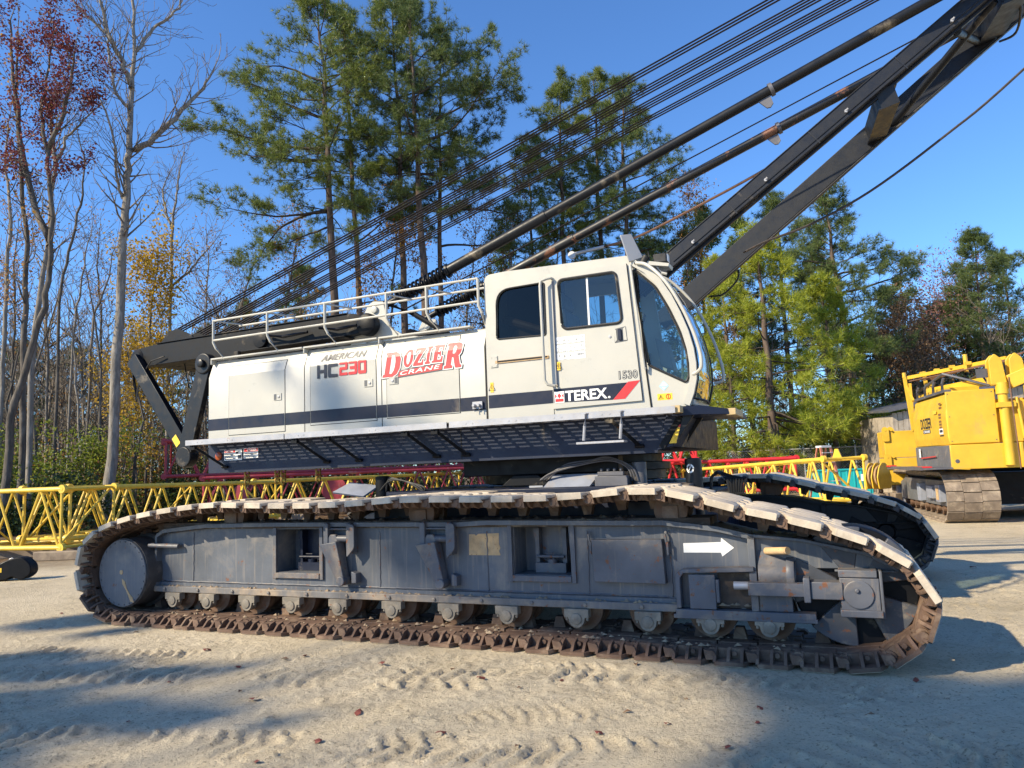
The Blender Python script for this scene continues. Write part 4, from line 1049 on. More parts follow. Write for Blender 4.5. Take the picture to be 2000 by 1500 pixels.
def small_sign(u0, u1, z0, z1, y, tri):
    b = MB(); b.add([(u0, y, z0), (u1, y, z0), (u1, y, z1), (u0, y, z1)], [(0, 1, 2, 3)]); b.build('warning_decal', M['yellowdecal'], cab, smooth=False)
    b = MB(); cz = (z0+z1)/2; h = (z1-z0)*.36
    for cx in tri:
        q = [(cx-h, cz-h*.8), (cx+h, cz-h*.8), (cx, cz+h*.9)]
        b.path([(p[0], y-.0012, p[1]) for p in q], .0035, 4, True); b.add([(cx-.006, y-.002, cz-h*.5), (cx+.006, y-.002, cz-h*.5), (cx+.003, y-.002, cz+h*.3), (cx-.003, y-.002, cz+h*.3)], [(0, 1, 2, 3)])
    b.build('printing', M['ink'], cab, smooth=False)
small_sign(6.435, 6.585, 2.235, 2.30, 1.1985, (6.47,))
b = MB(); b.path([(6.545+.022*math.cos(t), 1.197, 2.267+.024*math.sin(t)) for t in [i*math.pi/8 for i in range(16)]], .0035, 4, True); b.add([(6.541, 1.1965, 2.25), (6.549, 1.1965, 2.25), (6.549, 1.1965, 2.285), (6.541, 1.1965, 2.285)], [(0, 1, 2, 3)]); b.build('printing', M['red'], cab, smooth=False)
b = MB(); b.add([(6.455, 1.1985, 2.375), (6.505, 1.1985, 2.325), (6.555, 1.1985, 2.375), (6.505, 1.1985, 2.43)], [(0, 1, 2, 3)]); b.build('round_corner_decal', M['bluedecal'], cab, smooth=False)
b = MB(); b.add([(6.472, 1.197, 2.378), (6.54, 1.197, 2.378), (6.505, 1.197, 2.418)], [(0, 1, 2)]); b.add([(6.49, 1.197, 2.365), (6.505, 1.197, 2.34), (6.525, 1.197, 2.362)], [(0, 1, 2)]); b.build('printing', M['white'], cab, smooth=False)
small_sign(5.395, 5.43, 2.63, 2.72, 1.163, (5.4125,)); small_sign(4.585, 4.625, 2.46, 2.57, 1.196, (4.605,))
# inside the cab
b = MB()
b.prism(round_poly([(5.45, 2.55), (5.95, 2.55), (6.0, 2.66), (5.5, 2.68)], .04), 1.42, 1.92); b.prism(round_poly([(5.36, 2.62), (5.52, 2.62), (5.42, 3.35), (5.26, 3.33)], .05), 1.42, 1.92); b.prism(round_poly([(5.25, 3.36), (5.40, 3.37), (5.37, 3.56), (5.25, 3.55)], .04), 1.52, 1.82)
b.box(5.5, 5.9, 1.5, 1.85, 2.2, 2.55)
b.build('driver_seat', M['interior'], cab, bevel=.015)
b = MB(); b.box(5.6, 6.2, 1.27, 1.38, 2.2, 2.85); b.box(5.6, 6.2, 1.98, 2.09, 2.2, 2.85); b.prism([(5.88, 2.85), (6.08, 3.12), (6.2, 3.26), (6.28, 3.2), (6.14, 2.85)], 1.55, 1.62); b.tube((6.0, 1.33, 2.85), (6.05, 1.33, 3.08), .025); b.tube((6.0, 2.03, 2.85), (6.05, 2.03, 3.08), .025)
b.build('control_console', M['interior'], cab, bevel=.01)
b = MB(); b.prism([(6.42, 2.62), (6.56, 2.56), (6.50, 2.86), (6.38, 2.92)], 1.50, 1.72); b.build('load_display', M['interior2'], cab, bevel=.01)
b = MB(); b.tube((6.43, 1.35, 2.55), (6.55, 1.45, 2.38), .045, n=12); b.build('blue_cushion', M['seatblue'], cab)
b = MB(); b.box(4.58, 5.30, 1.75, 1.80, 2.2, 3.75); b.box(5.28, 5.31, 1.24, 2.1, 2.2, 3.02); b.build('rear_partition', M['interior'], cab)
b = MB(); b.lathe([(.02, 0), (.2, .0), (.2, .2), (.02, .2)], (4.95, 1.40, 3.0), (0, 1, 0), 20); b.tube((4.7, 1.4, 3.3), (5.2, 1.35, 3.1), .05); b.prism([(5.05, 3.05), (5.25, 3.05), (5.22, 3.25), (5.08, 3.28)], 1.55, 1.58); b.build('swing_machinery', M['mach'], cab)
b = MB(); b.path([(6.30, 1.9, 2.25), (6.45, 1.9, 2.7), (6.55, 1.9, 2.75)], .03, 8); b.path([(6.30, 1.5, 2.25), (6.40, 1.5, 2.6)], .03, 8); b.build('pedal_column', M['interior'], cab)
# mirror, lamps, horn
b = MB(); b.add([(6.17, 1.12, 3.97), (6.27, 1.20, 3.985), (6.37, 1.24, 3.73), (6.24, 1.16, 3.685), (6.16, 1.135, 3.97), (6.255, 1.22, 3.99), (6.36, 1.255, 3.725), (6.23, 1.18, 3.68)], [(0, 1, 2, 3), (7, 6, 5, 4), (0, 4, 5, 1), (1, 5, 6, 2), (2, 6, 7, 3), (3, 7, 4, 0)])
b.build('wing_mirror', M['mirror'], cab, bevel=.006)
b = MB(); b.path([(6.33, 1.22, 3.66), (6.36, 1.25, 3.72), (6.31, 1.23, 3.85), (6.28, 1.215, 3.87)], .011, 6); b.tube((6.34, 1.24, 3.63), (6.40, 1.24, 3.74), .035, n=12); b.path([(6.38, 1.25, 3.74), (6.42, 1.25, 3.79), (6.43, 1.25, 3.70), (6.40, 1.25, 3.64)], .008, 6)
b.build('mirror_arm', M['rubber'], cab)
b = MB(); b.box(6.46, 6.60, 1.28, 1.40, 3.66, 3.76); b.build('work_lamp', M['rubber'], cab, bevel=.012)
b = MB(); b.box(6.601, 6.607, 1.295, 1.385, 3.672, 3.748); b.build('lamp_glass', M['alu'], cab)
b = MB(); b.prism([(6.34, 3.66), (6.62, 3.60), (6.63, 3.63), (6.36, 3.70)], 1.24, 1.44); b.path([(6.5, 1.26, 3.61), (6.55, 1.24, 3.54), (6.6, 1.24, 3.52)], .015, 6); b.build('lamp_bracket', M['cream_rail'], cab)
# prow under the cab front
b = MB()
b.prism([(6.40, 1.74), (6.56, 1.77), (6.74, 2.05), (6.66, 2.10), (6.52, 2.10)], 1.19, 1.62)
b.build('front_apron', M['skirt'], house, bevel=.008)
b = MB(); b.add([(6.62, 1.0, 2.135), (6.86, 1.06, 2.15), (7.16, 1.14, 2.095), (7.17, 1.14, 2.045), (6.86, 1.06, 2.06), (6.62, 1.0, 2.05), (6.62, 2.2, 2.135), (6.86, 2.2, 2.15), (7.16, 2.2, 2.095), (7.17, 2.2, 2.045), (6.86, 2.2, 2.06), (6.62, 2.2, 2.05)],
      [(0, 1, 4, 5), (1, 2, 3, 4), (11, 10, 7, 6), (10, 9, 8, 7), (0, 6, 7, 1), (1, 7, 8, 2), (2, 8, 9, 3), (3, 9, 10, 4), (4, 10, 11, 5), (5, 11, 6, 0)])
b.build('front_platform', M['navy'], house, bevel=.004)
b = MB(); b.box(7.10, 7.19, 1.13, 1.7, 2.040, 2.105); b.build('platform_tip', M['tan'], house, bevel=.005)
b = MB(); b.add([(6.53, 1.17, 1.80), (6.60, 1.17, 1.80), (6.70, 1.17, 1.98), (6.63, 1.17, 1.98)], [(0, 1, 2, 3)]); b.build('warning_decal', M['yellowdecal'], house, smooth=False)
b = MB(); b.add([(6.625, 1.168, 1.955), (6.675, 1.168, 1.955), (6.69, 1.168, 1.98), (6.635, 1.168, 1.98)], [(0, 1, 2, 3)]); b.build('warning_decal', M['red'], house, smooth=False)
b = MB(); b.bar((6.45, 1.17, 1.76), (6.66, 1.17, 2.06), .06, .02, (0, 1, 0)); b.build('corner_strut', M['blackd'], house)
b = MB(); b.prism([(6.62, 1.81), (6.80, 2.06), (6.70, 2.06)], 1.08, 1.12); b.prism([(6.62, 1.81), (6.80, 2.06), (6.70, 2.06)], 1.6, 1.64); b.build('platform_gusset', M['black'], house)
b = MB(); b.box(6.64, 6.72, .84, 1.0, 2.08, 2.145); b.build('corner_plate', M['tan'], house)

# ---- gantry at the rear
b = MB()
for v in (1.84, 3.60):
    b.prism(round_poly([(-1.86, 3.50), (-1.78, 3.38), (-1.2, 3.40), (2.3, 3.46), (2.55, 3.50), (2.55, 3.66), (2.3, 3.75), (-1.3, 3.715), (-1.72, 3.68), (-1.86, 3.60)], .05), v, v+.12)
    b.prism([(-1.2, 3.385), (2.2, 3.44), (2.2, 3.455), (-1.2, 3.40)], v-.06, v+.18); b.prism([(-1.3, 3.715), (2.2, 3.75), (2.2, 3.765), (-1.3, 3.73)], v-.02, v+.14)
    b.lathe([(.12, -.02), (.15, 0), (.15, .12), (.12, .14)], (2.50, v, 3.58), (0, 1, 0), 20); b.lathe([(.10, -.03), (.14, 0), (.14, .12), (.10, .15)], (-1.72, v, 3.54), (0, 1, 0), 20)
    b.lathe([(.05, -.03), (.12, -.02), (.12, .12)], (.75, v-.03, 3.56), (0, 1, 0), 18)
b.box(-1.5, .3, 1.96, 3.60, 3.40, 3.46); b.box(-.9, -.6, 1.96, 3.6, 3.46, 3.66); b.box(1.6, 1.9, 1.96, 3.6, 3.50, 3.66)
b.prism([(-.9, 3.42), (-.3, 3.30), (.0, 3.10), (.2, 3.36)], 2.3, 3.3)
gantry = b.build('gantry', M['blackd'], crane, bevel=.006)
for v in (2.05, 2.45, 2.85, 3.25):
    b = MB(); b.lathe([(.06, 0), (.27, .01), (.24, .06), (.27, .11), (.06, .12)], (-1.20, v, 3.66), (0, 1, 0), 30); b.build('rope_sheave', M['blackd'], gantry)
    b = MB(); b.prism([(-1.55, 3.60), (-1.25, 3.93), (-1.05, 3.95), (-.75, 3.82), (-.7, 3.6)], v-.05, v-.03); b.build('sheave_cheek', M['blackd'], gantry)
for v in (1.78, 3.72):
    b = MB(); b.bar((-1.72, v, 3.52), (-.52, v, 1.98), .10, .22, (1, 0, .8)); b.lathe([(.12, -.01), (.13, 0), (.13, .06), (.12, .07)], (-.52, v-.03, 1.98), (0, 1, 0), 20); b.build('gantry_strut', M['black'], gantry, bevel=.008)
    b = MB(); b.bar((-.50, v-.10, 2.0), (-.13, v-.10, 3.28), .09, .25, (1, 0, -.3)); b.lathe([(.14, -.01), (.15, 0), (.15, .12), (.12, .13)], (-.13, v-.16, 3.28), (0, 1, 0), 20); b.lathe([(.14, 0), (.15, .02), (.15, .14)], (-.50, v-.16, 1.97), (0, 1, 0), 20)
    b.lathe([(.06, 0), (.06, -.04), (.03, -.05)], (-.13, v-.18, 3.28), (0, 1, 0), 14)
    b.build('gantry_strut', M['black'], gantry, bevel=.008)
    b = MB(); b.prism([(-.16, 3.42), (.42, 3.42), (.42, 2.3), (.3, 2.2)], v-.05, v+.0); b.build('rear_lug_plate', M['blackd'], gantry)
b = MB(); b.bar((-.665, 1.72, 2.10), (-.58, 1.72, 2.0), .004, .09, (0, 0, 1)) if False else b.add([(-.83, 1.722, 2.245), (-.755, 1.722, 2.31), (-.66, 1.722, 2.185), (-.735, 1.722, 2.12)], [(0, 1, 2, 3)])
b.build('warning_decal', M['yellowdecal'], gantry, smooth=False)
for k in range(3):
    b = MB(); b.path([(-1.7, 1.76, 3.42), (-1.66+.02*k, 1.74, 3.1), (-1.60, 1.74, 2.95-.05*k), (-1.55, 1.76, 3.2), (-1.35, 1.78, 3.45), (-1.1, 1.8, 3.5)], .010, 6); b.build('gantry_hose', M['rubber'], gantry)
b = MB(); b.path([(-.9, 2.0, 3.40), (-.75, 1.95, 3.0), (-.45, 1.9, 2.75), (-.2, 1.85, 2.66)], .010, 6); b.build('gantry_hose', M['rubber'], gantry)
for k in range(2):
    b = MB(); b.path([(.9+.9*k, 1.78, 3.60), (1.2+.9*k, 1.75, 3.54), (1.6+.8*k, 1.78, 3.57)], .022, 6); b.build('hose_clip', M['blackd'], gantry)
# A-brackets carrying gantry and backstops
for v in (2.02, 3.42):
    b = MB(); b.prism([(2.10, 3.0), (2.12, 3.35), (2.42, 3.88), (2.50, 3.92), (2.66, 3.90), (2.74, 3.55), (2.95, 3.42), (3.35, 3.33), (3.7, 3.27), (3.7, 3.0)], v, v+.05)
    b.prism([(2.26, 3.0), (2.32, 3.4), (2.40, 3.4), (2.52, 3.0)], v-.05, v)
    b.lathe([(.05, 0), (.05, -.03), (.03, -.035)], (2.53, v, 3.80), (0, 1, 0), 14)
    b.build('gantry_bracket', M['cream'], house, bevel=.006)
b = MB(); b.path([(2.68, 2.1, 3.88), (3.1, 2.1, 3.68), (3.5, 2.1, 3.42)], .035, 8); b.path([(2.9, 2.3, 3.48), (3.3, 2.3, 3.44), (3.5, 2.2, 3.38)], .07, 10); b.path([(3.6, 2.5, 3.60), (4.0, 2.5, 3.50), (4.4, 2.5, 3.45)], .012, 6); b.build('rear_linkage', M['blackd'], house)

# ---- boom butt: two box legs that close towards the head
ux = Vector((1, 0, .714)).normalized(); nz = Vector((-.714, 0, 1)).normalized()
def BP(s, side, n=0.0, dv=0.0):
    u = 6.4 + s*ux.x
    v = 2.05 + .070*(u-6.4) if side < 0 else 3.70 - .060*(u-6.4)
    return Vector((u, v+dv, 3.94 + s*ux.z)) - nz*n
def leg(b, side, hgt, wd, s0, s1): b.bar(BP(s0, side, hgt/2, wd/2*-side), BP(s1, side, hgt/2, wd/2*-side), wd, hgt, nz)
b = MB()
leg(b, -1, .175, .12, -.6, 9)
b.bar(BP(-.45, -1, .19, .10), BP(9, -1, .19, .10), .04, .03, nz)
b.bar(BP(.05, -1, .135, -.003), BP(8.5, -1, .135, -.003), .012, .010, nz)
b.bar(BP(-.5, -1, .004, .0), BP(9, -1, .004, .0), .02, .012, nz)
boom = b.build('boom', M['boom'], crane, bevel=.006)
b = MB(); leg(b, 1, .255, .13, -.6, 9); b.bar(BP(-.5, 1, .275, -.13), BP(9, 1, .275, -.13), .06, .02, nz); b.build('boom_leg', M['boom'], boom, bevel=.006)
for s, w_ in ((2.80, .20), (4.32, .26)):
    b = MB(); p, q = BP(s, -1, .26, .08), BP(s, 1, .14, -.12); b.bar(p, q, w_*.9, .20, (-.25, 0, 1)); b.bar(p+Vector((0, 0, .10)), q+Vector((0, 0, .10)), w_, .015, (-.25, 0, 1)); b.bar(p-Vector((0, 0, .10)), q-Vector((0, 0, .10)), w_, .015, (-.25, 0, 1))
    b.build('boom_crossbeam', M['boom'], boom)
b = MB(); b.tube(BP(2.98, 1, .2, -.1), BP(4.15, -1, .2, .12), .045, n=12); b.build('boom_brace', M['black'], boom)
b = MB(); b.tube(BP(3.70, -1, .2, .1), BP(4.2, 1, .15, -.1), .045, n=12); b.build('boom_brace', M['black'], boom)
for s in (.35, 1.35, 2.4, 3.7):
    b = MB(); p = BP(s, -1, .115); b.tube(p, p+Vector((0, -.03, 0)), .018, n=8); b.tube(p+Vector((0, -.03, 0)), p+Vector((.02, -.035, .02)), .01, n=6); b.build('boom_bolt', M['galv'], boom)
for s in (.9, 2.0, 3.1):
    b = MB(); p = BP(s, -1, .10); q = BP(s+.004, -1, .10); b.bar(p+nz*.09+Vector((0, -.002, 0)), p-nz*.09+Vector((0, -.002, 0)), .012, .008, (0, 1, 0)); b.build('weld_seam', M['boom'], boom)
b = MB(); b.path(smooth([BP(4.25, -1, -.05, -.02), BP(4.28, -1, .06, -.06), BP(4.33, -1, .22, -.02), BP(4.38, -1, .36, .4), BP(4.4, 1, .40, -.3), BP(4.42, 1, .25, .1)]), .014, 6); b.build('boom_wiring', M['rubber'], boom)
b = MB(); b.path(smooth([BP(.1, 1, .27), BP(.25, 1, .38), BP(.5, 1, .36), BP(.6, 1, .27)]), .012, 6); b.build('boom_wiring', M['rubber'], boom)
# ---- backstops
def BS(u): return 3.97 + .350*(u-2.95)
for v, rb in ((2.10, 'black'), (3.15, 'rusttube')):
    b = MB(); b.tube((3.62, v, BS(3.62)), (5.0, v, BS(5.0)), .070, n=16); b.tube((4.98, v, BS(4.98)), (10.4, v, BS(10.4)), .058, n=16)
    bs = b.build('boom_backstop', M[rb], crane)
    b = MB(); b.tube((2.66, v, BS(2.66)), (3.64, v, BS(3.64)), .045, n=12)
    b.lathe([(.09, 0), (.09, .03)], (3.60, v, BS(3.6)), (1, 0, .35), 16); b.lathe([(.09, 0), (.09, .03)], (2.85, v, BS(2.85)), (1, 0, .35), 16)
    b.build('backstop_rod', M['black'], bs)
    b = MB(); x_, y_, d_ = frame_of((1, 0, .35)); n_ = 12*14
    b.path([Vector((2.87, v, BS(2.87))) + d_*(.78*i/n_) + (x_*math.cos(2*math.pi*i/14) + y_*math.sin(2*math.pi*i/14))*.085 for i in range(n_+1)], .017, 6); b.build('backstop_spring', M['blackd'], bs)
    b = MB(); u = 7.70; q = Vector((u, v, BS(u))); b.lathe([(.075, -.02), (.075, .02)], q, (1, 0, .35), 16)
    b.prism([(u-.16, BS(u)-.09), (u-.02, BS(u)-.05), (u+.01, BS(u)-.16), (u-.02, BS(u)-.20), (u-.06, BS(u)-.20)], v-.012, v+.012); b.build('backstop_clip', M['galvd'], bs)
# ---- ropes
def rope(p0, p1, r=.0125, mat='cable', sag=0.0, n=1):
    p0 = Vector(p0); p1 = Vector(p1); b = MB()
    b.path([p0.lerp(p1, i/n) - Vector((0, 0, sag*4*(i/n)*(1-i/n))) for i in range(n+1)], r, 6); return b.build('wire_rope', M[mat], crane)
for v, dz in ((2.12, 0), (2.18, .0), (2.24, .0), (2.50, 0), (2.56, 0), (2.62, 0), (2.68, .0), (2.84, 0), (2.90, 0), (2.96, 0), (3.02, 0), (3.22, 0), (3.28, 0), (3.34, 0)):
    z0 = 3.915; rope((-1.40, v, z0), (13, v, z0 + .3035*14.4 + dz), .0128, 'cable')
rope((2.3, 2.75, 3.86), (13, 2.75, 3.86+.332*10.7), .011)
b = MB(); b.tube((5.16, 2.6, 4.30), (5.57, 2.6, 4.335), .022, n=8); b.lathe([(.05, -.02), (.05, .02)], (5.14, 2.6, 4.29), (0, 1, 0), 12); b.build('turnbuckle', M['galv'], crane)
b = MB(); b.path(smooth([(5.57, 2.6, 4.335), (6.03, 2.6, 4.40), (6.8, 2.6, 4.66), (7.57, 2.6, 4.95), (8.4, 2.6, 5.33)]), .016, 6); b.build('wire_rope', M['rope_rust'], crane)
b = MB(); b.path(smooth([(7.2, 2.9, 4.08), (7.49, 2.8, 4.15), (7.95, 2.8, 4.26), (8.61, 2.8, 4.535), (9.40, 2.8, 5.02), (10.16, 2.8, 5.57), (12.5, 2.8, 7.5)]), .014, 6); b.build('wire_rope', M['cable'], crane)
# ------------------------------------------------------------------ lattice boom sections lying in the yard
def lattice(name, label, cat, A, B, H, W, nb, mat, cr=.055, br=.028, back=1, group=None, lug=True, ztip=0.0):
    """four chords and zigzag lacing; A, B are the ends of the near bottom chord"""
    A = Vector(A); B = Vector(B); L = (B-A).length; d = (B-A).normalized(); side = Vector((-d.y, d.x, 0)).normalized()*back; upv = Vector((0, 0, 1))
    root = empty(name, A, 0, label, cat, group)
    c = lambda s, i, j: d*(L*s) + side*(W*i) + upv*(H*j + ztip*s)
    for i in (0, 1):
        for j in (0, 1):
            b = MB(); b.tube(c(0, i, j), c(1, i, j), cr, n=10)
            if lug:
                for s in (0, 1):
                    q = c(s, i, j); b.lathe([(cr*1.7, -.05), (cr*1.7, .05)], q, side, 14)
                    b.lathe([(cr*.7, -.056), (cr*.7, .056)], q, side, 10)
            b.build('main_chord', mat, root)
    faces = [((0, 0), (0, 1)), ((1, 0), (1, 1)), ((0, 1), (1, 1)), ((0, 0), (1, 0))]
    for k, (e0, e1) in enumerate(faces):
        b = MB()
        n = nb if k < 2 else nb
        for i in range(n):
            s0, s1 = (i+.06)/n, (i+.5)/n; s2 = (i+.94)/n
            b.tube(c(s0, *e0), c(s1, *e1), br, n=7, cap=False); b.tube(c(s1, *e1), c(s2, *e0), br, n=7, cap=False)
        for s in (.005, .995): b.tube(c(s, *e0), c(s, *e1), br*1.15, n=7, cap=False)
        b.build('lacing', mat, root)
    b = MB(); b.tube(c(.02, 0, 1), c(.02, 1, 0), br, n=7); b.tube(c(.98, 0, 0), c(.98, 1, 1), br, n=7); b.tube(c(.5, 0, 1), c(.5, 1, 0), br*.8, n=7); b.build('cross_brace', mat, root)
    return root
gl = 'lattice boom sections stored in the yard'
def W3(px, py, d): p = at(px, py, d); return p
def flat(px, py, d, z): p = at(px, py, d); return Vector((p.x, p.y, z))
a = flat(120, 1072, 17.1, .26); c_ = flat(0, 1074, 17.6, .26); dd = (c_-a).normalized()
lattice('lattice_boom_section', 'yellow lattice boom section cut by the left edge, beside the black sheave block', 'crane section', a+dd*6.5, a, 1.32, 1.5, 5, M['yellowlat'], .058, .030, 1, gl)
lattice('lattice_boom_section', 'yellow lattice boom section running back from the left one towards the crane tail', 'crane section', flat(132, 1050, 17.6, .42), flat(540, 1030, 26, .35), 1.17, 1.35, 7, M['yellowlat'], .062, .032, 1, gl)
lattice('lattice_boom_section', 'yellow lattice boom section farthest back, seen under the crane tail', 'crane section', flat(548, 1000, 26.4, .40), flat(900, 1000, 37, .40), 1.15, 1.3, 8, M['yellowlat'], .07, .035, 1, gl)
pk = lattice('lattice_boom_section', 'faded red lattice boom section on top of its pile, behind the rear gantry strut', 'crane section', flat(320, 932, 30, 1.90), flat(900, 905, 35.5, 1.90), 1.42, 1.5, 9, M['pink'], .07, .04, 1, gl)
p2 = lattice('lattice_boom_section', 'faded red lattice boom section at the bottom of the pile behind the yellow ones', 'crane section', flat(395, 960, 30, .35), flat(960, 960, 35, .35), 1.42, 1.5, 9, M['pink'], .07, .04, 1, gl)
for s, rr_ in ((.12, .35), (.42, .55)):
    b = MB(); q = (flat(960, 960, 35, .35) - flat(395, 960, 30, .35))*s; b.lathe([(rr_, -.03), (rr_, .03)], q + Vector((0, -.1, .75)), (.1, 1, 0), 24); b.build('sheave_plate', M['pink'], p2)
lattice('lattice_boom_section', 'bright red lattice boom section on top of another, its end under the crane prow', 'crane section', flat(1080, 905, 31, 1.72), flat(1362, 903, 30, 1.72), .95, 1.4, 8, M['redlat'], .065, .045, 1, gl)
rl = lattice('lattice_boom_section', 'bright red lattice boom section low behind the far crawler, ending near the ladder', 'crane section', flat(1120, 905, 31.5, .40), flat(1555, 895, 29.5, .42), 1.21, 1.5, 12, M['redlat'], .075, .04, 1, gl)
b = MB(); b.tube(Vector((6.6, .05, 1.18)) , Vector((7.0, .0, 1.2)), .08, n=10); b.build('chord_band', M['yellowdecal'], rl)
yr = lattice('lattice_boom_section', 'yellow lattice boom section with a lifting lug, in front of the teal box', 'crane section', flat(1390, 918, 31, .10), flat(1692, 940, 21.5, .28), 1.20, 1.3, 9, M['yellowlat'], .058, .032, -1, gl, ztip=.08)
b = MB(); q = (flat(1692, 940, 21.5, .28) - flat(1390, 918, 31, .10)); dq = q.normalized(); q = q*.87 + Vector((0, 0, 1.33))
b.add([q-dq*.22, q+dq*.22, q+dq*.08+Vector((0, 0, .26)), q-dq*.08+Vector((0, 0, .26)), q-dq*.22+Vector((.05, .05, 0)), q+dq*.22+Vector((.05, .05, 0)), q+dq*.08+Vector((.05, .05, .26)), q-dq*.08+Vector((.05, .05, .26))],
      [(0, 1, 2, 3), (7, 6, 5, 4), (0, 4, 5, 1), (1, 5, 6, 2), (2, 6, 7, 3), (3, 7, 4, 0)]); b.build('lifting_lug', M['yellowlat'], yr)
def timber(px, d, L, ang, label, w=.22, h=.2):
    p = flat(px, 1000, d, 0); o = empty('timber_block', p, ang, label, 'timber', 'timber blocks under the boom sections')
    b = MB(); b.box(-L/2, L/2, -w/2, w/2, 0, h)
    t = b.build('beam', M['timber'], o, bevel=.02); t.parent = o
    b = MB(); b.box(-L/2-.004, -L/2, -w/2+.02, w/2-.02, .02, h-.02); b.build('sawn_end', M['plank'], o)
timber(60, 17.9, 2.2, .1, 'grey timber block under the yellow section at the left edge')
timber(150, 16.9, 1.9, -.1, 'dark timber block on the sand where two yellow sections meet')
timber(330, 22.5, 2.2, -.3, 'timber block under the middle of the receding yellow section', .22, .34)
timber(560, 27, 2.2, -.3, 'timber block where the receding yellow sections join', .25, .34)
timber(1600, 23.5, 2.2, .4, 'timber block under the yellow section by the teal box', .2, .2)

# ------------------------------------------------------------------ small things behind the far crawler
o = empty('storage_box', flat(1640, 930, 28, 0), -.12, 'teal steel storage box behind the yellow lattice and ladder', 'box')
b = MB(); b.box(-1.0, .95, -.6, .6, .12, 1.10); b.box(-1.04, .99, -.64, .64, 1.10, 1.15)
for i in range(8): b.box(-.95+.25*i, -.89+.25*i, -.625, -.60, .14, 1.08)
b.build('body', M['teal'], o, bevel=.008)
b = MB(); b.box(-.9, -.7, -.5, .5, 0, .12); b.box(.7, .9, -.5, .5, 0, .12); b.build('skid', M['blackd'], o)
b = MB(); b.box(.55, .75, -.632, -.628, .7, .95); b.build('label_plate', M['white'], o)
o = empty('step_ladder', flat(1612, 930, 25.2, 0), .35, 'orange and white stepladder standing by the teal box', 'ladder')
b = MB(); b.box(-.22, .22, -.16, .10, 1.93, 2.0); b.build('top_cap', M['alu'], o, bevel=.01)
for s in (-1, 1):
    b = MB(); b.bar((.20*s, -.12, 1.95), (.33*s, -.42, 0), .035, .09, (1, 0, 0)); b.build('rail', M['ladder'], o)
    b = MB(); b.bar((.18*s, .06, 1.95), (.28*s, .55, 0), .03, .06, (1, 0, 0)); b.build('rear_rail', M['ladder'], o)
for k in range(6):
    t = (k+.6)/6.2; b = MB(); x = .20+.13*t; b.box(-x, x, -.12-.30*t-.05, -.12-.30*t+.05, 1.95*(1-t)-.012, 1.95*(1-t)+.012); b.build('step', M['alu'], o)
o = empty('hook_block', flat(1716, 940, 21.2, .50), .55, 'yellow sheave hook block with rust stains beside the counterweight slab', 'hook block'); o.scale = (.66, .66, .66)
cheek = round_poly([(-.42, .25), (.42, .25), (.5, .75), (.32, 1.18), (.12, 1.36), (-.12, 1.36), (-.32, 1.18), (-.5, .75)], .08)
for y in (-.30, -.02, .26):
    b = MB(); b.prism(cheek, y, y+.05); b.lathe([(.06, -.01), (.06, .06)], (0, y, 1.22), (0, 1, 0), 12); b.build('cheek_plate', M['yellow'], o, bevel=.008)
for y in (-.18, .12):
    b = MB(); b.lathe([(.1, 0), (.48, 0), (.43, .04), (.48, .08), (.1, .08)], (0, y, .78), (0, 1, 0), 30); b.build('sheave', M['rustpatch'], o)
b = MB(); b.path([(0, 0, .35), (0, 0, .12), (.12, 0, .06), (.2, 0, .14), (.16, 0, .22)], .05, 8); b.build('hook', M['shoe'], o)
ob_ = empty('timber_block', flat(1716, 940, 21.2, 0), .3, 'timber crib under the yellow hook block', 'timber', 'timber blocks under the boom sections')
b = MB(); b.box(-.5, .5, -.3, -.05, 0, .25); b.box(-.5, .5, .05, .3, 0, .25); b.box(-.4, -.15, -.4, .4, .25, .54); b.box(.15, .4, -.4, .4, .25, .54); b.build('beam', M['timber'], ob_, bevel=.02)
o = empty('counterweight_stack', flat(1735, 945, 22.2, 0), -.28, 'stack of two yellow counterweight slabs on a grey base left of the yellow crane', 'counterweight')
for k, (z0, z1) in enumerate(((.72, 1.50), (1.515, 2.30))):
    b = MB(); b.prism(round_poly([(0, z0), (2.6, z0), (2.6, z1), (0, z1)], .03), 0, 1.0); sl_ = b.build('slab', M['yellow'], o, bevel=.012)
    b = MB()
    for x in (.04, .2): b.prism(round_poly([(x-.09, z1-.30), (x+.10, z1-.30), (x+.10, z1+.06), (x+.03, z1+.13), (x-.04, z1+.13), (x-.09, z1+.06)], .04), -.06 + (x > .1)*.1, -.01 + (x > .1)*.1); b.lathe([(.03, -.01), (.03, .07)], (x, -.06, z1+.03), (0, 1, 0), 10)
    b.build('lifting_lug', M['yellow'], sl_)
b = MB(); b.box(.25, 2.4, .1, .9, 0, .72); b.build('base', M['sheet'], o, bevel=.01)
o = empty('plank_shed', flat(1752, 900, 30, 0), -.12, 'weathered plank shed with a dark sloping roof edge behind the yellow crane', 'shed')
b = MB(); rr = random.Random(8)
for k in range(26):
    h = 3.3+.035*k+rr.uniform(-.04, .02); b.box(k*.2, k*.2+.185, rr.uniform(-.012, .012), .04, 0, h)
b.box(0, .05, .04, 4, 0, 3.2); b.build('plank_wall', M['plank'], o)
b = MB(); b.add([(-.25, -.3, 3.30), (5.4, -.3, 4.30), (5.4, 4.2, 4.5), (-.25, 4.2, 3.5), (-.25, -.3, 3.38), (5.4, -.3, 4.38), (5.4, 4.2, 4.58), (-.25, 4.2, 3.58)], [(0, 1, 2, 3), (7, 6, 5, 4), (0, 4, 5, 1), (1, 5, 6, 2), (2, 6, 7, 3), (3, 7, 4, 0)]); b.build('roof', M['galvd'], o)
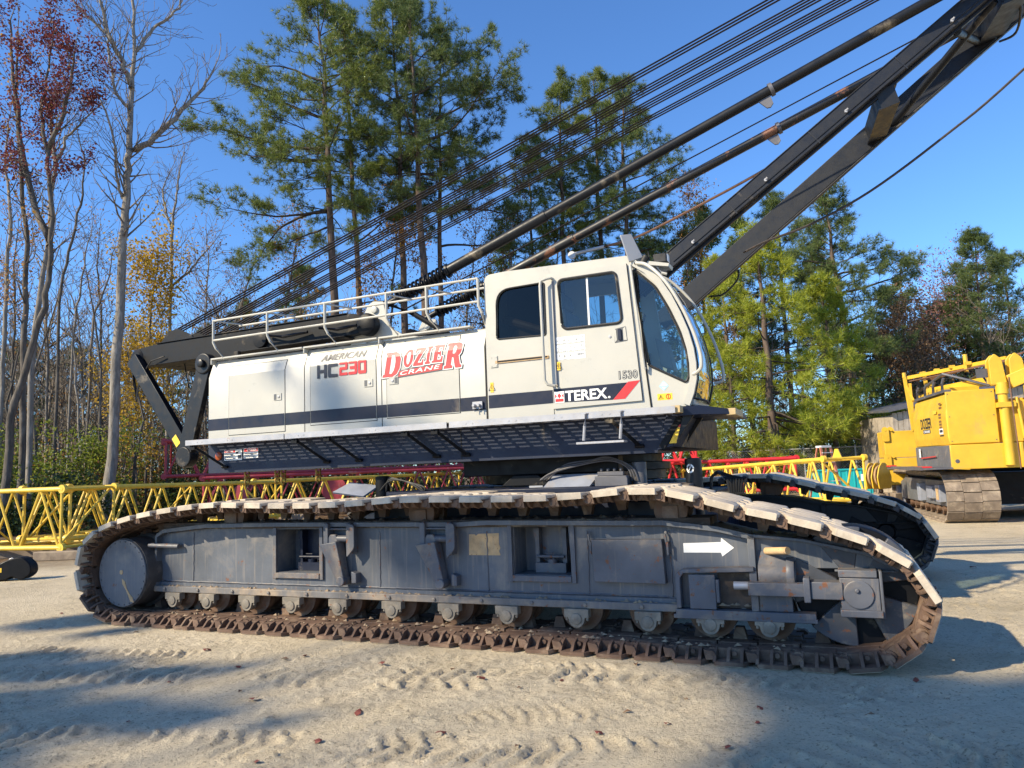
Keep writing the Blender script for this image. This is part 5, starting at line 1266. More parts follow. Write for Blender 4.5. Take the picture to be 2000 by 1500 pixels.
# chain link fence along the wood
A = flat(1385, 900, 37, 0); B = flat(1780, 900, 33, 0); d = (B-A); L = d.length
o = empty('chain_link_fence', A, math.atan2(d.y, d.x), 'galvanised chain link fence in front of the wood right of the crane', 'fence')
b = MB(); hgt = 2.05; st = .115
n = int((L+hgt)/st)
for i in range(n):
    for sgn in (0, 1):
        x0 = i*st-hgt; x1 = x0+hgt
        z0, z1 = 0, hgt
        if x0 < 0: z0 = -x0; x0 = 0
        if x1 > L: z1 = hgt-(x1-L); x1 = L
        if z1 <= z0: continue
        if sgn: b.tube((L-x0, .004, z0), (L-x1, .004, z1), .0045, n=3, cap=False)
        else: b.tube((x0, 0, z0), (x1, 0, z1), .0045, n=3, cap=False)
b.build('wire_mesh', M['galv'], o, smooth=False)
b = MB(); b.tube((0, 0, hgt), (L, 0, hgt), .022, n=8); b.build('top_rail', M['galv'], o)
for k in range(5): b = MB(); b.tube((L*k/4, .03, 0), (L*k/4, .03, hgt+.08), .032, n=8); b.build('post', M['galv'], o)
# black sheave block lying at the left
o = empty('sheave_block', flat(10, 1100, 13.5, 0), .05, 'black steel sheave block with a yellow sticker lying on sand at the left edge', 'sheave block'); o.scale = (.85, .85, .85)
b = MB(); b.prism(round_poly([(-1.4, .02), (.1, .02), (.22, .10), (.42, .0), (.62, .14), (.60, .33), (.40, .50), (.12, .44), (-.05, .36), (-1.4, .36)], [0, .05, .08, .1, .12, .12, .1, .06, .04, 0]), -.14, .14); b.build('side_plate', M['blackd'], o, bevel=.02)
b = MB(); b.lathe([(.17, -.12), (.22, -.10), (.22, .10), (.17, .12)], (.34, 0, .26), (0, 1, 0), 30); b.build('sheave', M['black'], o)
b = MB(); b.add([(-.22, -.144, .17), (.02, -.144, .19), (.02, -.144, .28), (-.22, -.144, .27)], [(0, 1, 2, 3)]); b.build('sticker', M['yellowdecal'], o)
b = MB(); b.path([(.10+.05*k, -.10, .40+.07*math.sin(k*.8)) for k in range(7)], .012, 6); b.build('wire', M['galv'], o)

# ------------------------------------------------------------------ the yellow crane at the right
YA = Vector((9.64, 16.86, 0)); yw = Vector((.275, .961, 0))
yc = empty('crawler_crane', YA, math.atan2(-.275, .961), 'yellow crawler crane with a DOZIER CRANE sticker, cut by the right edge', 'crane')   # local x right, y away
def ybox(name, x0, x1, y0, y1, z0, z1, m='yellow', par=None, bev=.012):
    b = MB(); b.box(x0, x1, y0, y1, z0, z1); return b.build(name, M[m], par or yc, bevel=bev)
# tracks
ys = MB()
for (x0, x1, e) in ((0, .34, 0), (.345, .70, .03), (.705, 1.06, 0)):
    ys.box(x0, x1, -.115+e, .10+e, 0, .05)
ys.box(.06, 1.0, -.08, .08, .05, .09)
ys.box(.36, .48, -.05, .05, .09, .15); ys.box(.60, .72, -.05, .05, .09, .15)
src = ys.build('track_shoe', [M['yshoe']], None, bevel=.006)
def ytrack(x0):
    fr = MB(); fr.prism([(.25, .35), (5.6, .35), (5.6, .80), (4.9, .95), (.8, .95), (.25, .80)], .18, .88, 'x')
    f = fr.build('crawler_frame', M['ygrey'], yc, bevel=.01); f.location = (x0, 0, 0)
    pts = []; h = 1.16; r = h/2; Ln = 5.9
    n = 56; run = MB()
    per = 2*(Ln-2*r) + 2*math.pi*r
    for k in range(n):
        s = per*k/n
        if s < Ln-2*r: p = (r+s, 0); t = (1, 0)
        elif s < Ln-2*r+math.pi*r: a = (s-(Ln-2*r))/r; p = (Ln-r+r*math.sin(a), r-r*math.cos(a)); t = (math.cos(a), math.sin(a))
        elif s < 2*(Ln-2*r)+math.pi*r: q = s-(Ln-2*r)-math.pi*r; p = (Ln-r-q, h); t = (-1, 0)
        else: a = (s-2*(Ln-2*r)-math.pi*r)/r; p = (r-r*math.sin(a), r+r*math.cos(a)); t = (-math.cos(a), -math.sin(a))
        mt = Matrix(((1, 0, 0, 0), (0, t[0], -t[1], p[0]), (0, t[1], t[0], p[1]), (0, 0, 0, 1)))
        if x0 > 1: run.mesh(src.data, mt); continue
        o = src.copy(); COL.objects.link(o); o.parent = f; o.matrix_local = mt
    if run.v: tag(run.build('track_shoe_run', M['yshoe'], f, smooth=False), kind='stuff')
    for y in (.58, 5.3):
        w = MB(); w.lathe([(.2, 0), (.44, .0), (.46, .05), (.46, .40), (.44, .45), (.2, .45)], (.30, y, .58), (1, 0, 0), 30); w.build('idler_wheel', M['ygrey'], f)
    for k in range(8):
        w = MB(); w.lathe([(.16, 0), (.16, .5)], (.28, 1.1+.55*k, .27), (1, 0, 0), 16); w.lathe([(.07, 0), (.07, -.12)], (.28, 1.1+.55*k, .27), (1, 0, 0), 10); w.build('track_roller', M['wheel'], f)
    b = MB(); b.box(.06, .2, .85, 1.25, .45, .85); b.box(.08, .2, 1.6, 2.2, .5, .8); b.box(.05, .2, 2.7, 3.0, .4, .85); b.build('frame_box', M['sheet'], f, bevel=.01)
    b = MB(); b.box(.05, .058, .95, 1.15, .5, .78); b.build('rust_plate', M['rustpatch'], f)
    b = MB(); rr = random.Random(int(x0*10)+2)
    for k in range(16): b.tube((.10, 2.2+.11*k, 1.075), (.10, 2.28+.11*k, 1.06), .03, n=6)
    b.build('track_bolts', M['shoedark'], f)
ytrack(0); ytrack(3.4)
COL.objects.unlink(src) if src.name in COL.objects else None
bpy.data.objects.remove(src)
ybox('carbody', 1.0, 3.5, 1.2, 4.4, .35, 1.10, 'blackd')
ybox('turntable', 1.5, 3.0, 2.0, 3.6, 1.10, 1.24, 'blackd')
# revolving upper works
X0 = .16
b = MB(); b.prism([(0.05, 1.78), (0.0, 1.95), (.01, 2.55), (.10, 2.96), (.16, 3.0), (1.0, 3.0), (1.0, 1.78)], .03, 3.25, 'y') if False else None
b = MB(); sec = round_poly([(X0+.03, 1.77), (X0, 1.95), (X0, 2.50), (X0+.10, 2.93), (X0+.18, 2.99), (X0+1.02, 2.99), (X0+1.02, 1.77)], [0, .03, .05, .05, .03, 0, 0])
b.prism(sec, .03, 3.2); hood = b.build('engine_hood', M['yellow'], yc, bevel=.02)
b = MB(); b.box(X0+.02, X0+1.0, .005, .03, 1.79, 2.97); b.build('front_panel', M['yellow'], hood, bevel=.008)
b = MB()
for z in (1.85, 2.40, 2.92):
    for x in (.06, .94): b.tube((X0+x, .005, z), (X0+x, -.005, z), .012, n=6)
b.build('panel_bolt', M['galvd'], hood)
b = MB(); b.add([(X0+.001, .15, 1.97), (X0+.001, 3.1, 1.97), (X0+.001, 3.1, 1.98), (X0+.001, .15, 1.98)], [(0, 1, 2, 3)])
sill = ybox('front_sill', X0, X0+1.35, -.02, .9, 1.22, 1.765)
b = MB(); b.lathe([(.045, 0), (.045, -.004)], (X0+.12, -.022, 1.40), (0, 1, 0), 16); b.build('sill_plug', M['galvd'], sill)
ybox('sill_band', X0+.02, X0+1.0, .905, 3.3, 1.25, 1.765, 'ygrey'); 
b = MB(); b.box(X0-.012, X0+.02, .03, .9, 1.26, 1.76); b.build('sill_band', M['ygrey'], yc)
b = MB(); b.box(X0-.62, X0, -.1, 3.7, 1.235, 1.27); b.box(X0-.64, X0-.62, -.1, 3.7, 1.22, 1.30); b.build('walkway_tray', M['galvd'], yc)
b = MB(); b.box(X0-.6, X0-.35, .2, .9, 1.272, 1.30); b.box(X0-.66, X0-.5, 3.2, 3.7, 1.28, 1.32); b.build('red_mat', M['red'], yc)
b = MB(); b.add([(X0-.016, 2.8, 1.50), (X0-.016, 2.62, 1.50), (X0-.016, 2.62, 1.72), (X0-.016, 2.8, 1.72)], [(0, 1, 2, 3)]); b.build('white_sticker', M['white'], yc)
b = MB(); b.bar((X0-.02, 2.6, 1.48), (X0-.02, 1.2, 1.52), .012, .03, (0, 0, 1)); b.build('red_streak', M['redfade'], yc)
# sticker and vents on the side; the side faces -x so letters run towards -y
def yside(name, me, y0, y1, z0, z1, mat, off=.004):
    lo, hi = bounds(me)
    for q in me.vertices:
        a = (q.co.x-lo[0])/(hi[0]-lo[0]); c = (q.co.y-lo[1])/(hi[1]-lo[1]); q.co = Vector((X0-off, y0+(y1-y0)*a, z0+(z1-z0)*c))
    return link(name, me, M[mat], hood)
sq = lambda: shape2d([[(0, 0), (1, 0), (1, 1), (0, 1)]])
yside('letter_border', text2d('DOZIER', .09), 2.40, 1.32, 2.19, 2.48, 'yellowpale', .003); yside('lettering', text2d('DOZIER', .035), 2.38, 1.34, 2.20, 2.47, 'ink', .005); yside('sticker_ground', sq(), 2.2, 1.5, 2.09, 2.185, 'ink', .004); yside('lettering', text2d('CRANE', .03), 2.15, 1.55, 2.105, 2.17, 'white', .006)
yside('model_plate', sq(), .70, .38, 2.03, 2.16, 'white'); yside('printing', sq(), .66, .42, 2.07, 2.13, 'ink', .006); yside('printing', sq(), .68, .36, 1.98, 2.01, 'ink', .006); yside('pale_patch', sq(), 1.05, .75, 2.52, 2.60, 'yellowpale', .02)
for z in (2.46, 2.39, 2.30, 2.23, 2.16): yside('vent', sq(), .66, .45, z, z+.05, 'mach', .004)
for z in (2.62, 2.71): yside('vent', sq(), .66, .45, z, z+.05, 'mach', -.02)
# roof rail, cables, rear mast
b = MB(); ym = .06
for k, y in enumerate((3.0, 2.2, 1.4, .6)): b.path([(X0+.12, y, 2.97), (X0+.10, y-.12, 3.20), (X0+.12, y-.2, 3.32)], .03, 6)
b.path([(X0+.12, 3.0, 3.20), (X0+.12, 2.0, 3.28), (X0+.12, .4, 3.42), (X0+.5, .2, 3.25), (X0+.95, .1, 3.06)], .03, 6)
b.path([(X0+.9, 3.0, 3.28), (X0+.9, .4, 3.36), (X0+.95, .1, 3.06)], .025, 6)
b.box(X0+.06, X0+.2, .2, 3.1, 2.98, 3.04); b.build('roof_rail', M['galvd'], yc)
b = MB(); b.box(X0+.72, X0+.95, .1, .16, 3.25, 3.45); b.build('rail_mirror', M['galvd'], yc)
for dx in (0, .5):
    b = MB(); b.bar((X0+.05+dx, 3.45, 2.2), (X0+.02+dx, 3.75, 3.72), .07, .09); b.bar((X0+.05+dx, 3.40, 2.25), (X0+.04+dx, 3.3, 3.5), .07, .07); b.bar((X0+.04+dx, 3.1, 3.0), (X0+.02+dx, 3.75, 3.5), .06, .06); b.tube((X0+.02+dx, 3.75, 3.7), (X0+.02+dx, 3.75, 3.84), .05, n=8)
    b.build('rear_mast_leg', M['yellow'], yc)
for k in range(7):
    b = MB(); b.tube((X0+.1+.09*k, 3.6, 3.58+.02*(k % 2)), (X0+1.4+.06*k, .2, 3.60+.03*k), .016, n=6); b.build('wire_rope', M['rope_rust'], yc)
b = MB(); b.bar((X0+.1, 3.6, 3.68), (X0+1.5, .5, 3.70), .10, .09); b.bar((X0+.4, 3.2, 3.20), (X0+1.4, .7, 3.26), .16, .2); b.box(X0+.2, X0+1.0, 1.0, 3.2, 3.0, 3.14)
for k in range(4): b.box(X0+.3+.2*k, X0+.42+.2*k, 3.2-.6*k, 3.3-.6*k, 3.70, 3.78)
b.tube((X0+.95, 1.6, 3.55), (X0+.95, 1.6, 3.98), .05, n=8)
b.build('back_hitch', M['yellow'], yc)
b = MB(); b.tube((X0+1.14, -.06, 1.28), (X0+1.14, -.06, 2.85), .10, n=18); b.tube((X0+1.14, -.06, 2.85), (X0+1.14, -.06, 3.1), .13, n=18); b.box(X0+1.0, X0+1.34, -.18, .06, 2.55, 2.66)
b.build('jack_cylinder', M['yellow'], yc)
b = MB(); b.tube((X0+1.28, -.2, 1.2), (X0+1.25, -.2, 3.2), .014, n=6); b.tube((X0+1.9, -.2, 1.9), (X0+2.0, -.2, 3.5), .016, n=6); b.build('jack_hose', M['rope_rust'], yc)
b = MB(); b.box(X0+1.0, X0+3.0, .1, 1.2, 1.78, 2.75); b.prism([(X0+1.1, 2.7), (X0+2.1, 2.7), (X0+2.6, 2.0), (X0+2.6, 1.78), (X0+1.1, 1.78)], -.02, .08); b.build('winch_frame', M['yellow'], yc, bevel=.02)
b = MB()
for x in (1.02, 1.42):
    b.prism(round_poly([(X0+x-.10, 3.05), (X0+x+.22, 3.05), (X0+x+.16, 3.62), (X0+x+.02, 3.76), (X0+x-.10, 3.62)], .05), -.12, -.06); b.prism(round_poly([(X0+x-.10, 3.05), (X0+x+.22, 3.05), (X0+x+.16, 3.62), (X0+x+.02, 3.76), (X0+x-.10, 3.62)], .05), .10, .16)
b.bar((X0+1.3, 0, 3.1), (X0+2.4, -.2, 3.55), .4, .3, (0, 0, 1)); b.prism(round_poly([(X0+1.9, 3.1), (X0+2.6, 3.3), (X0+2.6, 4.0), (X0+2.2, 4.0), (X0+1.75, 3.6)], .1), -.35, -.25); b.prism(round_poly([(X0+1.5, 2.75), (X0+2.7, 3.15), (X0+2.7, 3.35), (X0+1.5, 3.0)], .03), -.3, -.2)
for k in range(4): b.lathe([(.06, 0), (.06, -.03)], (X0+1.7+.25*k, -.3, 2.98+.09*k), (0, 1, 0), 10)
b.build('gantry_head', M['yellow'], yc, bevel=.012)
b = MB(); b.box(X0+1.36, X0+3.2, -.05, .8, 1.22, 1.77); lw = b.build('lower_frame', M['yellow'], yc, bevel=.012)
b = MB(); b.prism([(X0+1.75+.24*math.cos(t)*(1.4 if math.cos(t) > 0 else 1), 1.50+.17*math.sin(t)) for t in [i*math.pi/12 for i in range(24)]], -.056, -.05); b.build('frame_opening', M['blackd'], lw)
b = MB(); rr = random.Random(4)
for k in range(6):
    x = X0+1.45+.22*k; b.tube((x, -.12, 1.8+rr.uniform(0, .2)), (x+rr.uniform(-.1, .2), -.1, 2.6+rr.uniform(0, .4)), .035, n=8)
b.box(X0+1.5, X0+1.9, -.14, -.02, 2.0, 2.25); b.box(X0+2.2, X0+2.5, -.16, -.02, 1.95, 2.4); b.build('winch_gear', M['yellow'], yc, bevel=.01)
b = MB(); b.lathe([(.04, 0), (.11, 0), (.11, .5), (.04, .5)], (X0+2.0, -.3, 2.45), (0, 1, 0), 18); b.build('winch_drum', M['mach'], yc)

# ------------------------------------------------------------------ fallen leaves
lb = MB(); lb.add([(-.045, 0, 0), (-.02, .028, .012), (.0, .018, .02), (.02, .035, .008), (.05, .004, .02), (.022, -.03, .006), (0, -.016, .018), (-.022, -.028, .012)], [(0, 1, 2, 7), (2, 3, 4, 6), (4, 5, 6), (2, 6, 7)])
lm = lb.build('fallen_leaf', M['leaf_red'], None, smooth=False)
lb2 = MB(); lb2.add([(-.05, 0, 0), (-.01, .025, .022), (.045, .0, .004), (-.01, -.025, .018), (.0, 0, .008)], [(0, 1, 4), (1, 2, 4), (2, 3, 4), (3, 0, 4)])
lm2 = lb2.build('fallen_leaf', M['leaf_brown'], None, smooth=False)
spots = [(1015, 1350), (1098, 1332), (1190, 1280), (1242, 1298), (1305, 1415), (1170, 1435), (1225, 1392), (1485, 1385), (1480, 1412), (885, 1310), (940, 1330), (595, 1280), (555, 1287), (465, 1302), (498, 1368), (470, 1350), (500, 1490), (745, 1300), (265, 1235), (405, 1270), (1420, 1462), (1160, 1329), (700, 1395), (330, 1330), (1700, 1400), (1790, 1330), (860, 1440), (1340, 1365), (120, 1200), (210, 1150), (80, 1230), (1900, 1110), (620, 1450), (1010, 1460), (250, 1410)]
def surface_z(x, y):
    i = min(np.searchsorted(gx, x), nx-1); j = min(np.searchsorted(gy, y), ny-1); return float(Z[j, i])
rr = random.Random(2)
for k, (px, py) in enumerate(spots):
    d = fw + rt*((px-1000)/1450) - up*((py-750)/1450); t = -1.6/d.z; p = Vector((0, 0, 1.6)) + d*t
    base = lm if k % 3 else lm2
    o = base if k in (0, 1) and False else base.copy()
    COL.objects.link(o); o.location = (p.x, p.y, surface_z(p.x, p.y)+.004); o.rotation_euler = (rr.uniform(-.2, .2), rr.uniform(-.2, .2), rr.uniform(0, 6.3)); s = rr.uniform(.45, .95)*(1 if p.y < 9 else 1.4); o.scale = (s, s, s)
    tag(o, 'small dark red fallen leaf lying curled on the sand' if k % 3 else 'small dry brown fallen leaf lying on the sand', 'leaf', 'fallen leaves on the sand')
bpy.data.objects.remove(lm); bpy.data.objects.remove(lm2)
# ------------------------------------------------------------------ vegetation
def np_mesh(name, V, Q=None, T=None, mats=None, parent=None, smooth=False):
    me = bpy.data.meshes.new(name); V = np.asarray(V, np.float32)
    nq = 0 if Q is None else len(Q); ntr = 0 if T is None else len(T)
    li = np.concatenate([np.asarray(Q, np.int32).ravel() if nq else np.zeros(0, np.int32), np.asarray(T, np.int32).ravel() if ntr else np.zeros(0, np.int32)])
    me.vertices.add(len(V)); me.vertices.foreach_set('co', V.ravel())
    me.loops.add(len(li)); me.loops.foreach_set('vertex_index', li)
    st = np.concatenate([np.arange(nq)*4, nq*4 + np.arange(ntr)*3]).astype(np.int32); tot = np.concatenate([np.full(nq, 4), np.full(ntr, 3)]).astype(np.int32)
    me.polygons.add(nq+ntr); me.polygons.foreach_set('loop_start', st); me.polygons.foreach_set('loop_total', tot)
    me.update(calc_edges=True)
    if smooth: me.shade_smooth()
    return link(name, me, mats, parent)

def unit(a): return a/np.maximum(np.linalg.norm(a, axis=-1, keepdims=True), 1e-9)
def seg_arrays(S, n):
    """S rows: p0(3) p1(3) r0 r1"""
    S = np.asarray(S, float); d = unit(S[:, 3:6]-S[:, :3]); a = np.where(np.abs(d[:, 2:3]) < .9, np.array([[0, 0, 1.]]), np.array([[1., 0, 0]]))
    x = unit(np.cross(d, a)); y = np.cross(x, d); m = len(S)
    t = np.arange(n)*2*math.pi/n; c = np.cos(t)[None, :, None]; s = np.sin(t)[None, :, None]
    ring = x[:, None]*c + y[:, None]*s
    lo = S[:, None, :3] + ring*S[:, 6][:, None, None]; hi = S[:, None, 3:6] + ring*S[:, 7][:, None, None]
    V = np.concatenate([lo, hi], 1).reshape(-1, 3)
    b = (np.arange(m)*2*n)[:, None]; k = np.arange(n)[None]; k2 = (k+1) % n
    Q = np.stack([b+k, b+k2, b+n+k2, b+n+k], -1).reshape(-1, 4)
    return V, Q
def chain_tube(pts, rad, n):
    """smooth trunk through points; returns V, Q"""
    V = []; Q = []; px = None; pts = [Vector(p) for p in pts]
    for i, p in enumerate(pts):
        d = (pts[min(i+1, len(pts)-1)]-pts[max(0, i-1)]).normalized()
        if px is None: x, y, _ = frame_of(d)
        else: x = (px-d*px.dot(d)).normalized(); y = d.cross(x)
        px = x
        for k in range(n):
            t = 2*math.pi*k/n; V.append(p + (x*math.cos(t) + y*math.sin(t))*rad[i]*(1+.06*math.sin(3*t+i)))
    for i in range(len(pts)-1):
        Q += [(i*n+k, i*n+(k+1) % n, (i+1)*n+(k+1) % n, (i+1)*n+k) for k in range(n)]
    return np.array([tuple(v) for v in V]), np.array(Q)
def rot_about(d, ang, az):
    x, y, d = frame_of(d); return (d*math.cos(ang) + (x*math.cos(az) + y*math.sin(az))*math.sin(ang)).normalized()

def bare_branch(S, tips, p, d, L, r, lvl, rg, wig=.22, up=.10, dens=1.0, rmin=.006, maxl=4):
    n = max(3, int(L/(.28 if lvl > 1 else .45))); st = L/n; p = Vector(p); d = Vector(d).normalized()
    for i in range(n):
        d = (d + Vector((rg.gauss(0, wig), rg.gauss(0, wig), rg.gauss(0, wig)))*.7 + Vector((0, 0, up))).normalized()
        q = p + d*st; r0 = max(rmin, r*(1-.8*i/n)); r1 = max(rmin, r*(1-.8*(i+1)/n))
        S.append((*p, *q, r0, r1)); p = q
        if lvl < maxl and i >= n*.2 and rg.random() < .78*dens:
            cl = L*rg.uniform(.35, .65)*(1-.45*i/n)
            if cl > .18: bare_branch(S, tips, p, rot_about(d, R(rg.uniform(25, 60)), rg.uniform(0, 6.3)), cl, r0*.55, lvl+1, rg, wig, up, dens, rmin, maxl)
    tips.append(p.copy())

def leaf_quads(C, size, rng, flat=.0, aspect=.6):
    """one small leaf per centre"""
    m = len(C); n = unit(rng.normal(size=(m, 3)) + np.array([0, 0, flat])); a = unit(np.cross(n, rng.normal(size=(m, 3)))); b = np.cross(n, a)
    s = (size*rng.uniform(.6, 1.3, m))[:, None]
    V = np.stack([C-a*s*.5, C+b*s*.5*aspect, C+a*s*.5, C-b*s*.5*aspect], 1).reshape(-1, 3)
    return V, np.arange(m*4).reshape(-1, 4)

def tufts(P, D, rng, n=14, L=.22, w=.022, spread=.9):
    """needle sprays at points P pointing along D"""
    m = len(P); P = np.repeat(P, n, 0); D = np.repeat(D, n, 0)
    d = unit(D + rng.normal(size=(m*n, 3))*spread); s = unit(np.cross(d, rng.normal(size=(m*n, 3)))); l = (L*rng.uniform(.65, 1.15, m*n))[:, None]
    V = np.stack([P - s*w/2, P + s*w/2, P + d*l + np.array([0, 0, -.03])*l], 1).reshape(-1, 3)
    return V, np.arange(m*n*3).reshape(-1, 3)

def limb(S, TP, TD, p, d, L, r, rg, kind):
    """a pine limb: wavy axis, forked side shoots, needles on the outer part"""
    n = max(5, int(L/.45)); st = L/n; p = Vector(p); d = Vector(d).normalized()
    bare, curl, dens, tl = kind['bare'], kind['curl'], kind['dens'], kind['tl']
    for i in range(n):
        f = i/n
        d = (d + Vector((rg.gauss(0, .13), rg.gauss(0, .13), rg.gauss(0, .10) + curl*(f-.35)))).normalized()
        q = p + d*st; S.append((*p, *q, max(.012, r*(1-.85*f)), max(.010, r*(1-.85*(f+1/n))))); p = q
        if f >= bare:
            for k in range(rg.choice((2, 2, 3)) if dens >= 1 else 1):
                sd = rot_about(d, R(rg.uniform(28, 65)), rg.uniform(0, 6.3)); sd.z = sd.z*.6 + .12; sd.normalize()
                sl = max(.4, L*.36*(1-.5*f)*rg.uniform(.5, 1.25)); m = max(2, int(sl/.26)); sp = p.copy()
                for j in range(m):
                    sd = (sd + Vector((rg.gauss(0, .15), rg.gauss(0, .15), .07))).normalized(); sq = sp + sd*(sl/m)
                    S.append((*sp, *sq, .012, .009)); sp = sq
                    if j >= m*.35:
                        for _ in range(kind['per']):
                            TP.append(tuple(sp + Vector((rg.gauss(0, .42), rg.gauss(0, .42), rg.gauss(0, .32)))*tl)); TD.append(tuple(sd + Vector((0, 0, .35))))
    TP.append(tuple(p)); TD.append(tuple(d))

def pine(loc, H, lo, Rr, tr, seed, label, kind=None, extra=(), nb=46, bend=(0, 0), mats=('needles', 'pinebark'), prof='old', rz=0, cat='tree', group=None, name='pine_tree', topless=0):
    k = dict(bare=.20, curl=.12, dens=1, tl=.34, per=7, n=17, w=.021, spread=.95)
    if kind: k.update(kind)
    rg = random.Random(seed); rng = np.random.default_rng(seed)
    root = empty(name, loc, rz, label, cat, group)
    npt = 14; pts = []; rad = []
    wob = [rg.uniform(-.12, .12) for _ in range(2*npt)]
    for i in range(npt):
        f = i/(npt-1); pts.append((bend[0]*f*f + wob[i]*f, bend[1]*f*f + wob[i+npt]*f, H*f)); rad.append(tr*(1-f)**.75*(1+.35*math.exp(-f*14)) + .02)
    V, Q = chain_tube(pts, rad, 10)
    tk = np_mesh('trunk', V, Q, None, M[mats[1]], root, True)
    def ax(h): f = h/H*(npt-1); i = min(int(f), npt-2); return Vector(pts[i]).lerp(Vector(pts[i+1]), f-i)
    S = []; TP = []; TD = []
    for b in range(nb):
        t = (b+rg.random())/nb; h = lo + (H-lo)*t
        if prof == 'old': ln = Rr*(min(1, .35+1.9*t) if t < .35 else (1-t)**.6*1.25)*rg.uniform(.45, 1.05)
        elif prof == 'cone': ln = Rr*(1-t)**.85*rg.uniform(.6, 1.05) + .25
        else: ln = Rr*(1-.55*t)*rg.uniform(.5, 1.0)
        el = R(-8 + 62*t**1.4 + rg.uniform(-12, 14)); az = b*2.4 + rg.uniform(-.6, .6)
        limb(S, TP, TD, ax(h), (math.cos(az)*math.cos(el), math.sin(az)*math.cos(el), math.sin(el)), max(.5, ln), .012+.0115*ln, rg, k)
    for (h, az, el, ln) in extra:
        limb(S, TP, TD, ax(h), (math.cos(R(az))*math.cos(R(el)), math.sin(R(az))*math.cos(R(el)), math.sin(R(el))), ln, .02+.0115*ln, rg, dict(k, bare=.32))
    for _ in range(6): TP.append(tuple(ax(H*.995))); TD.append((rg.gauss(0, .4), rg.gauss(0, .4), 1))
    V, Q = seg_arrays(S, 4); np_mesh('limbs', V, Q, None, M['limbbark'], root)
    V, T = tufts(np.array(TP), unit(np.array(TD)), rng, k['n'], k['tl'], k['w'], k['spread'])
    np_mesh('crown', V, None, T, M[mats[0]], root)
    return root

M['needles'] = leafmat('pine_needles', [(.048, .078, .022), (.11, .155, .036), (.19, .235, .05), (.28, .30, .065)], .32, .45, .55)
M['needles_dark'] = leafmat('dark_pine_needles', [(.034, .062, .026), (.074, .115, .038), (.125, .17, .048), (.19, .225, .06)], .28, .45, .5)
M['needles_bright'] = leafmat('bright_pine_needles', [(.09, .125, .018), (.21, .26, .026), (.36, .41, .04), (.50, .48, .07)], .40, .45, .7)
M['pinebark'] = bark('pine_bark', [(.045, .034, .028), (.11, .082, .066), (.17, .13, .105)], 3)
M['limbbark'] = bark('limb_bark', [(.026, .021, .017), (.06, .048, .040), (.10, .08, .066)], 3)
M['greybark'] = bark('grey_bark', [(.12, .108, .094), (.22, .20, .175), (.36, .335, .30)], 3)
M['darkbark'] = bark('dark_bark', [(.05, .043, .037), (.11, .097, .083), (.20, .18, .155)], 3)
M['twig'] = bark('twig_bark', [(.10, .082, .066), (.17, .145, .12), (.24, .21, .18)], 2)
M['lf_red'] = leafmat('red_leaves', [(.07, .020, .022), (.14, .032, .034), (.22, .06, .045)], .4)
M['lf_orange'] = leafmat('orange_leaves', [(.16, .06, .02), (.34, .15, .03), (.48, .27, .04)], .4)
M['lf_yellow'] = leafmat('yellow_leaves', [(.26, .16, .02), (.45, .28, .03), (.55, .40, .05)], .45)
M['lf_brown'] = leafmat('brown_leaves', [(.07, .040, .022), (.15, .085, .045), (.24, .15, .075)], .3)
M['lf_green'] = leafmat('evergreen_leaves', [(.012, .026, .010), (.032, .058, .018), (.07, .105, .03)], .25, .4)
M['lf_lime'] = leafmat('lime_leaves', [(.07, .10, .014), (.16, .20, .025), (.29, .32, .04)], .45)
M['lf_pink'] = leafmat('pinkish_red_leaves', [(.13, .05, .05), (.26, .11, .10), (.36, .19, .16)], .35)

def bare_tree(loc, pts, rad, seed, label, mat='greybark', forks=(), nbr=16, bl=3.0, lo=.35, leaves=None, nleaf=0, lsize=.10, lspread=.25, up=.10, maxl=4, group=None, name='bare_tree', lzone=None, dens=1.0):
    """pts are trunk points relative to loc; forks are extra limbs given as point lists with radii"""
    rg = random.Random(seed); rng = np.random.default_rng(seed)
    root = empty(name, loc, 0, label, 'tree', group)
    def fine(ps, rs):
        P = []; Q = []
        for i in range(len(ps)-1):
            for k in range(4):
                t = k/4; P.append(Vector(ps[i]).lerp(Vector(ps[i+1]), t) + Vector((rg.gauss(0, .03), rg.gauss(0, .03), 0))); Q.append(rs[i]*(1-t)+rs[i+1]*t)
        P.append(Vector(ps[-1])); Q.append(rs[-1]); return P, Q
    S = []; tips = []; VV = []; QQ = []; off = 0
    for ci, (ps, rs) in enumerate([(pts, rad)] + list(forks)):
        P, Q = fine(ps, rs); V, q = chain_tube(P, Q, 8); VV.append(V); QQ.append(q+off); off += len(V)
        m = len(P); nb = int(nbr*1.5) if ci == 0 else max(6, int(nbr*.8))
        for b in range(nb):
            f = (lo if ci == 0 else .15) + (1-(lo if ci == 0 else .15))*(b+rg.random())/nb; i = min(int(f*(m-1)), m-2); p = P[i]; d = (P[i+1]-P[i]).normalized()
            bare_branch(S, tips, p, rot_about(d, R(rg.uniform(28, 62)), rg.uniform(0, 6.3)), bl*rg.uniform(.45, 1.1)*(1-.45*f), max(.008, Q[i]*.34), 1, rg, .22, up, dens, .009, maxl)
        bare_branch(S, tips, P[-1], (P[-1]-P[-2]), bl*.6, Q[-1], 1, rg, .2, up, dens, .009, maxl)
    np_mesh('trunk', np.concatenate(VV), np.concatenate(QQ), None, M[mat], root, True)
    V, Q = seg_arrays(S, 3); np_mesh('branches', V, Q, None, M['twig' if mat != 'darkbark' else 'darkbark'], root)
    if leaves:
        A = np.array(S)[:, 3:6]; A = A[np.array(S)[:, 6] < .02] if lzone is None else A[[lzone(a) for a in A]]
        C = A[rng.integers(0, len(A), nleaf)] + rng.normal(size=(nleaf, 3))*lspread
        V, Q = leaf_quads(C, lsize, rng); np_mesh('crown', V, Q, None, M[leaves], root)
    return root

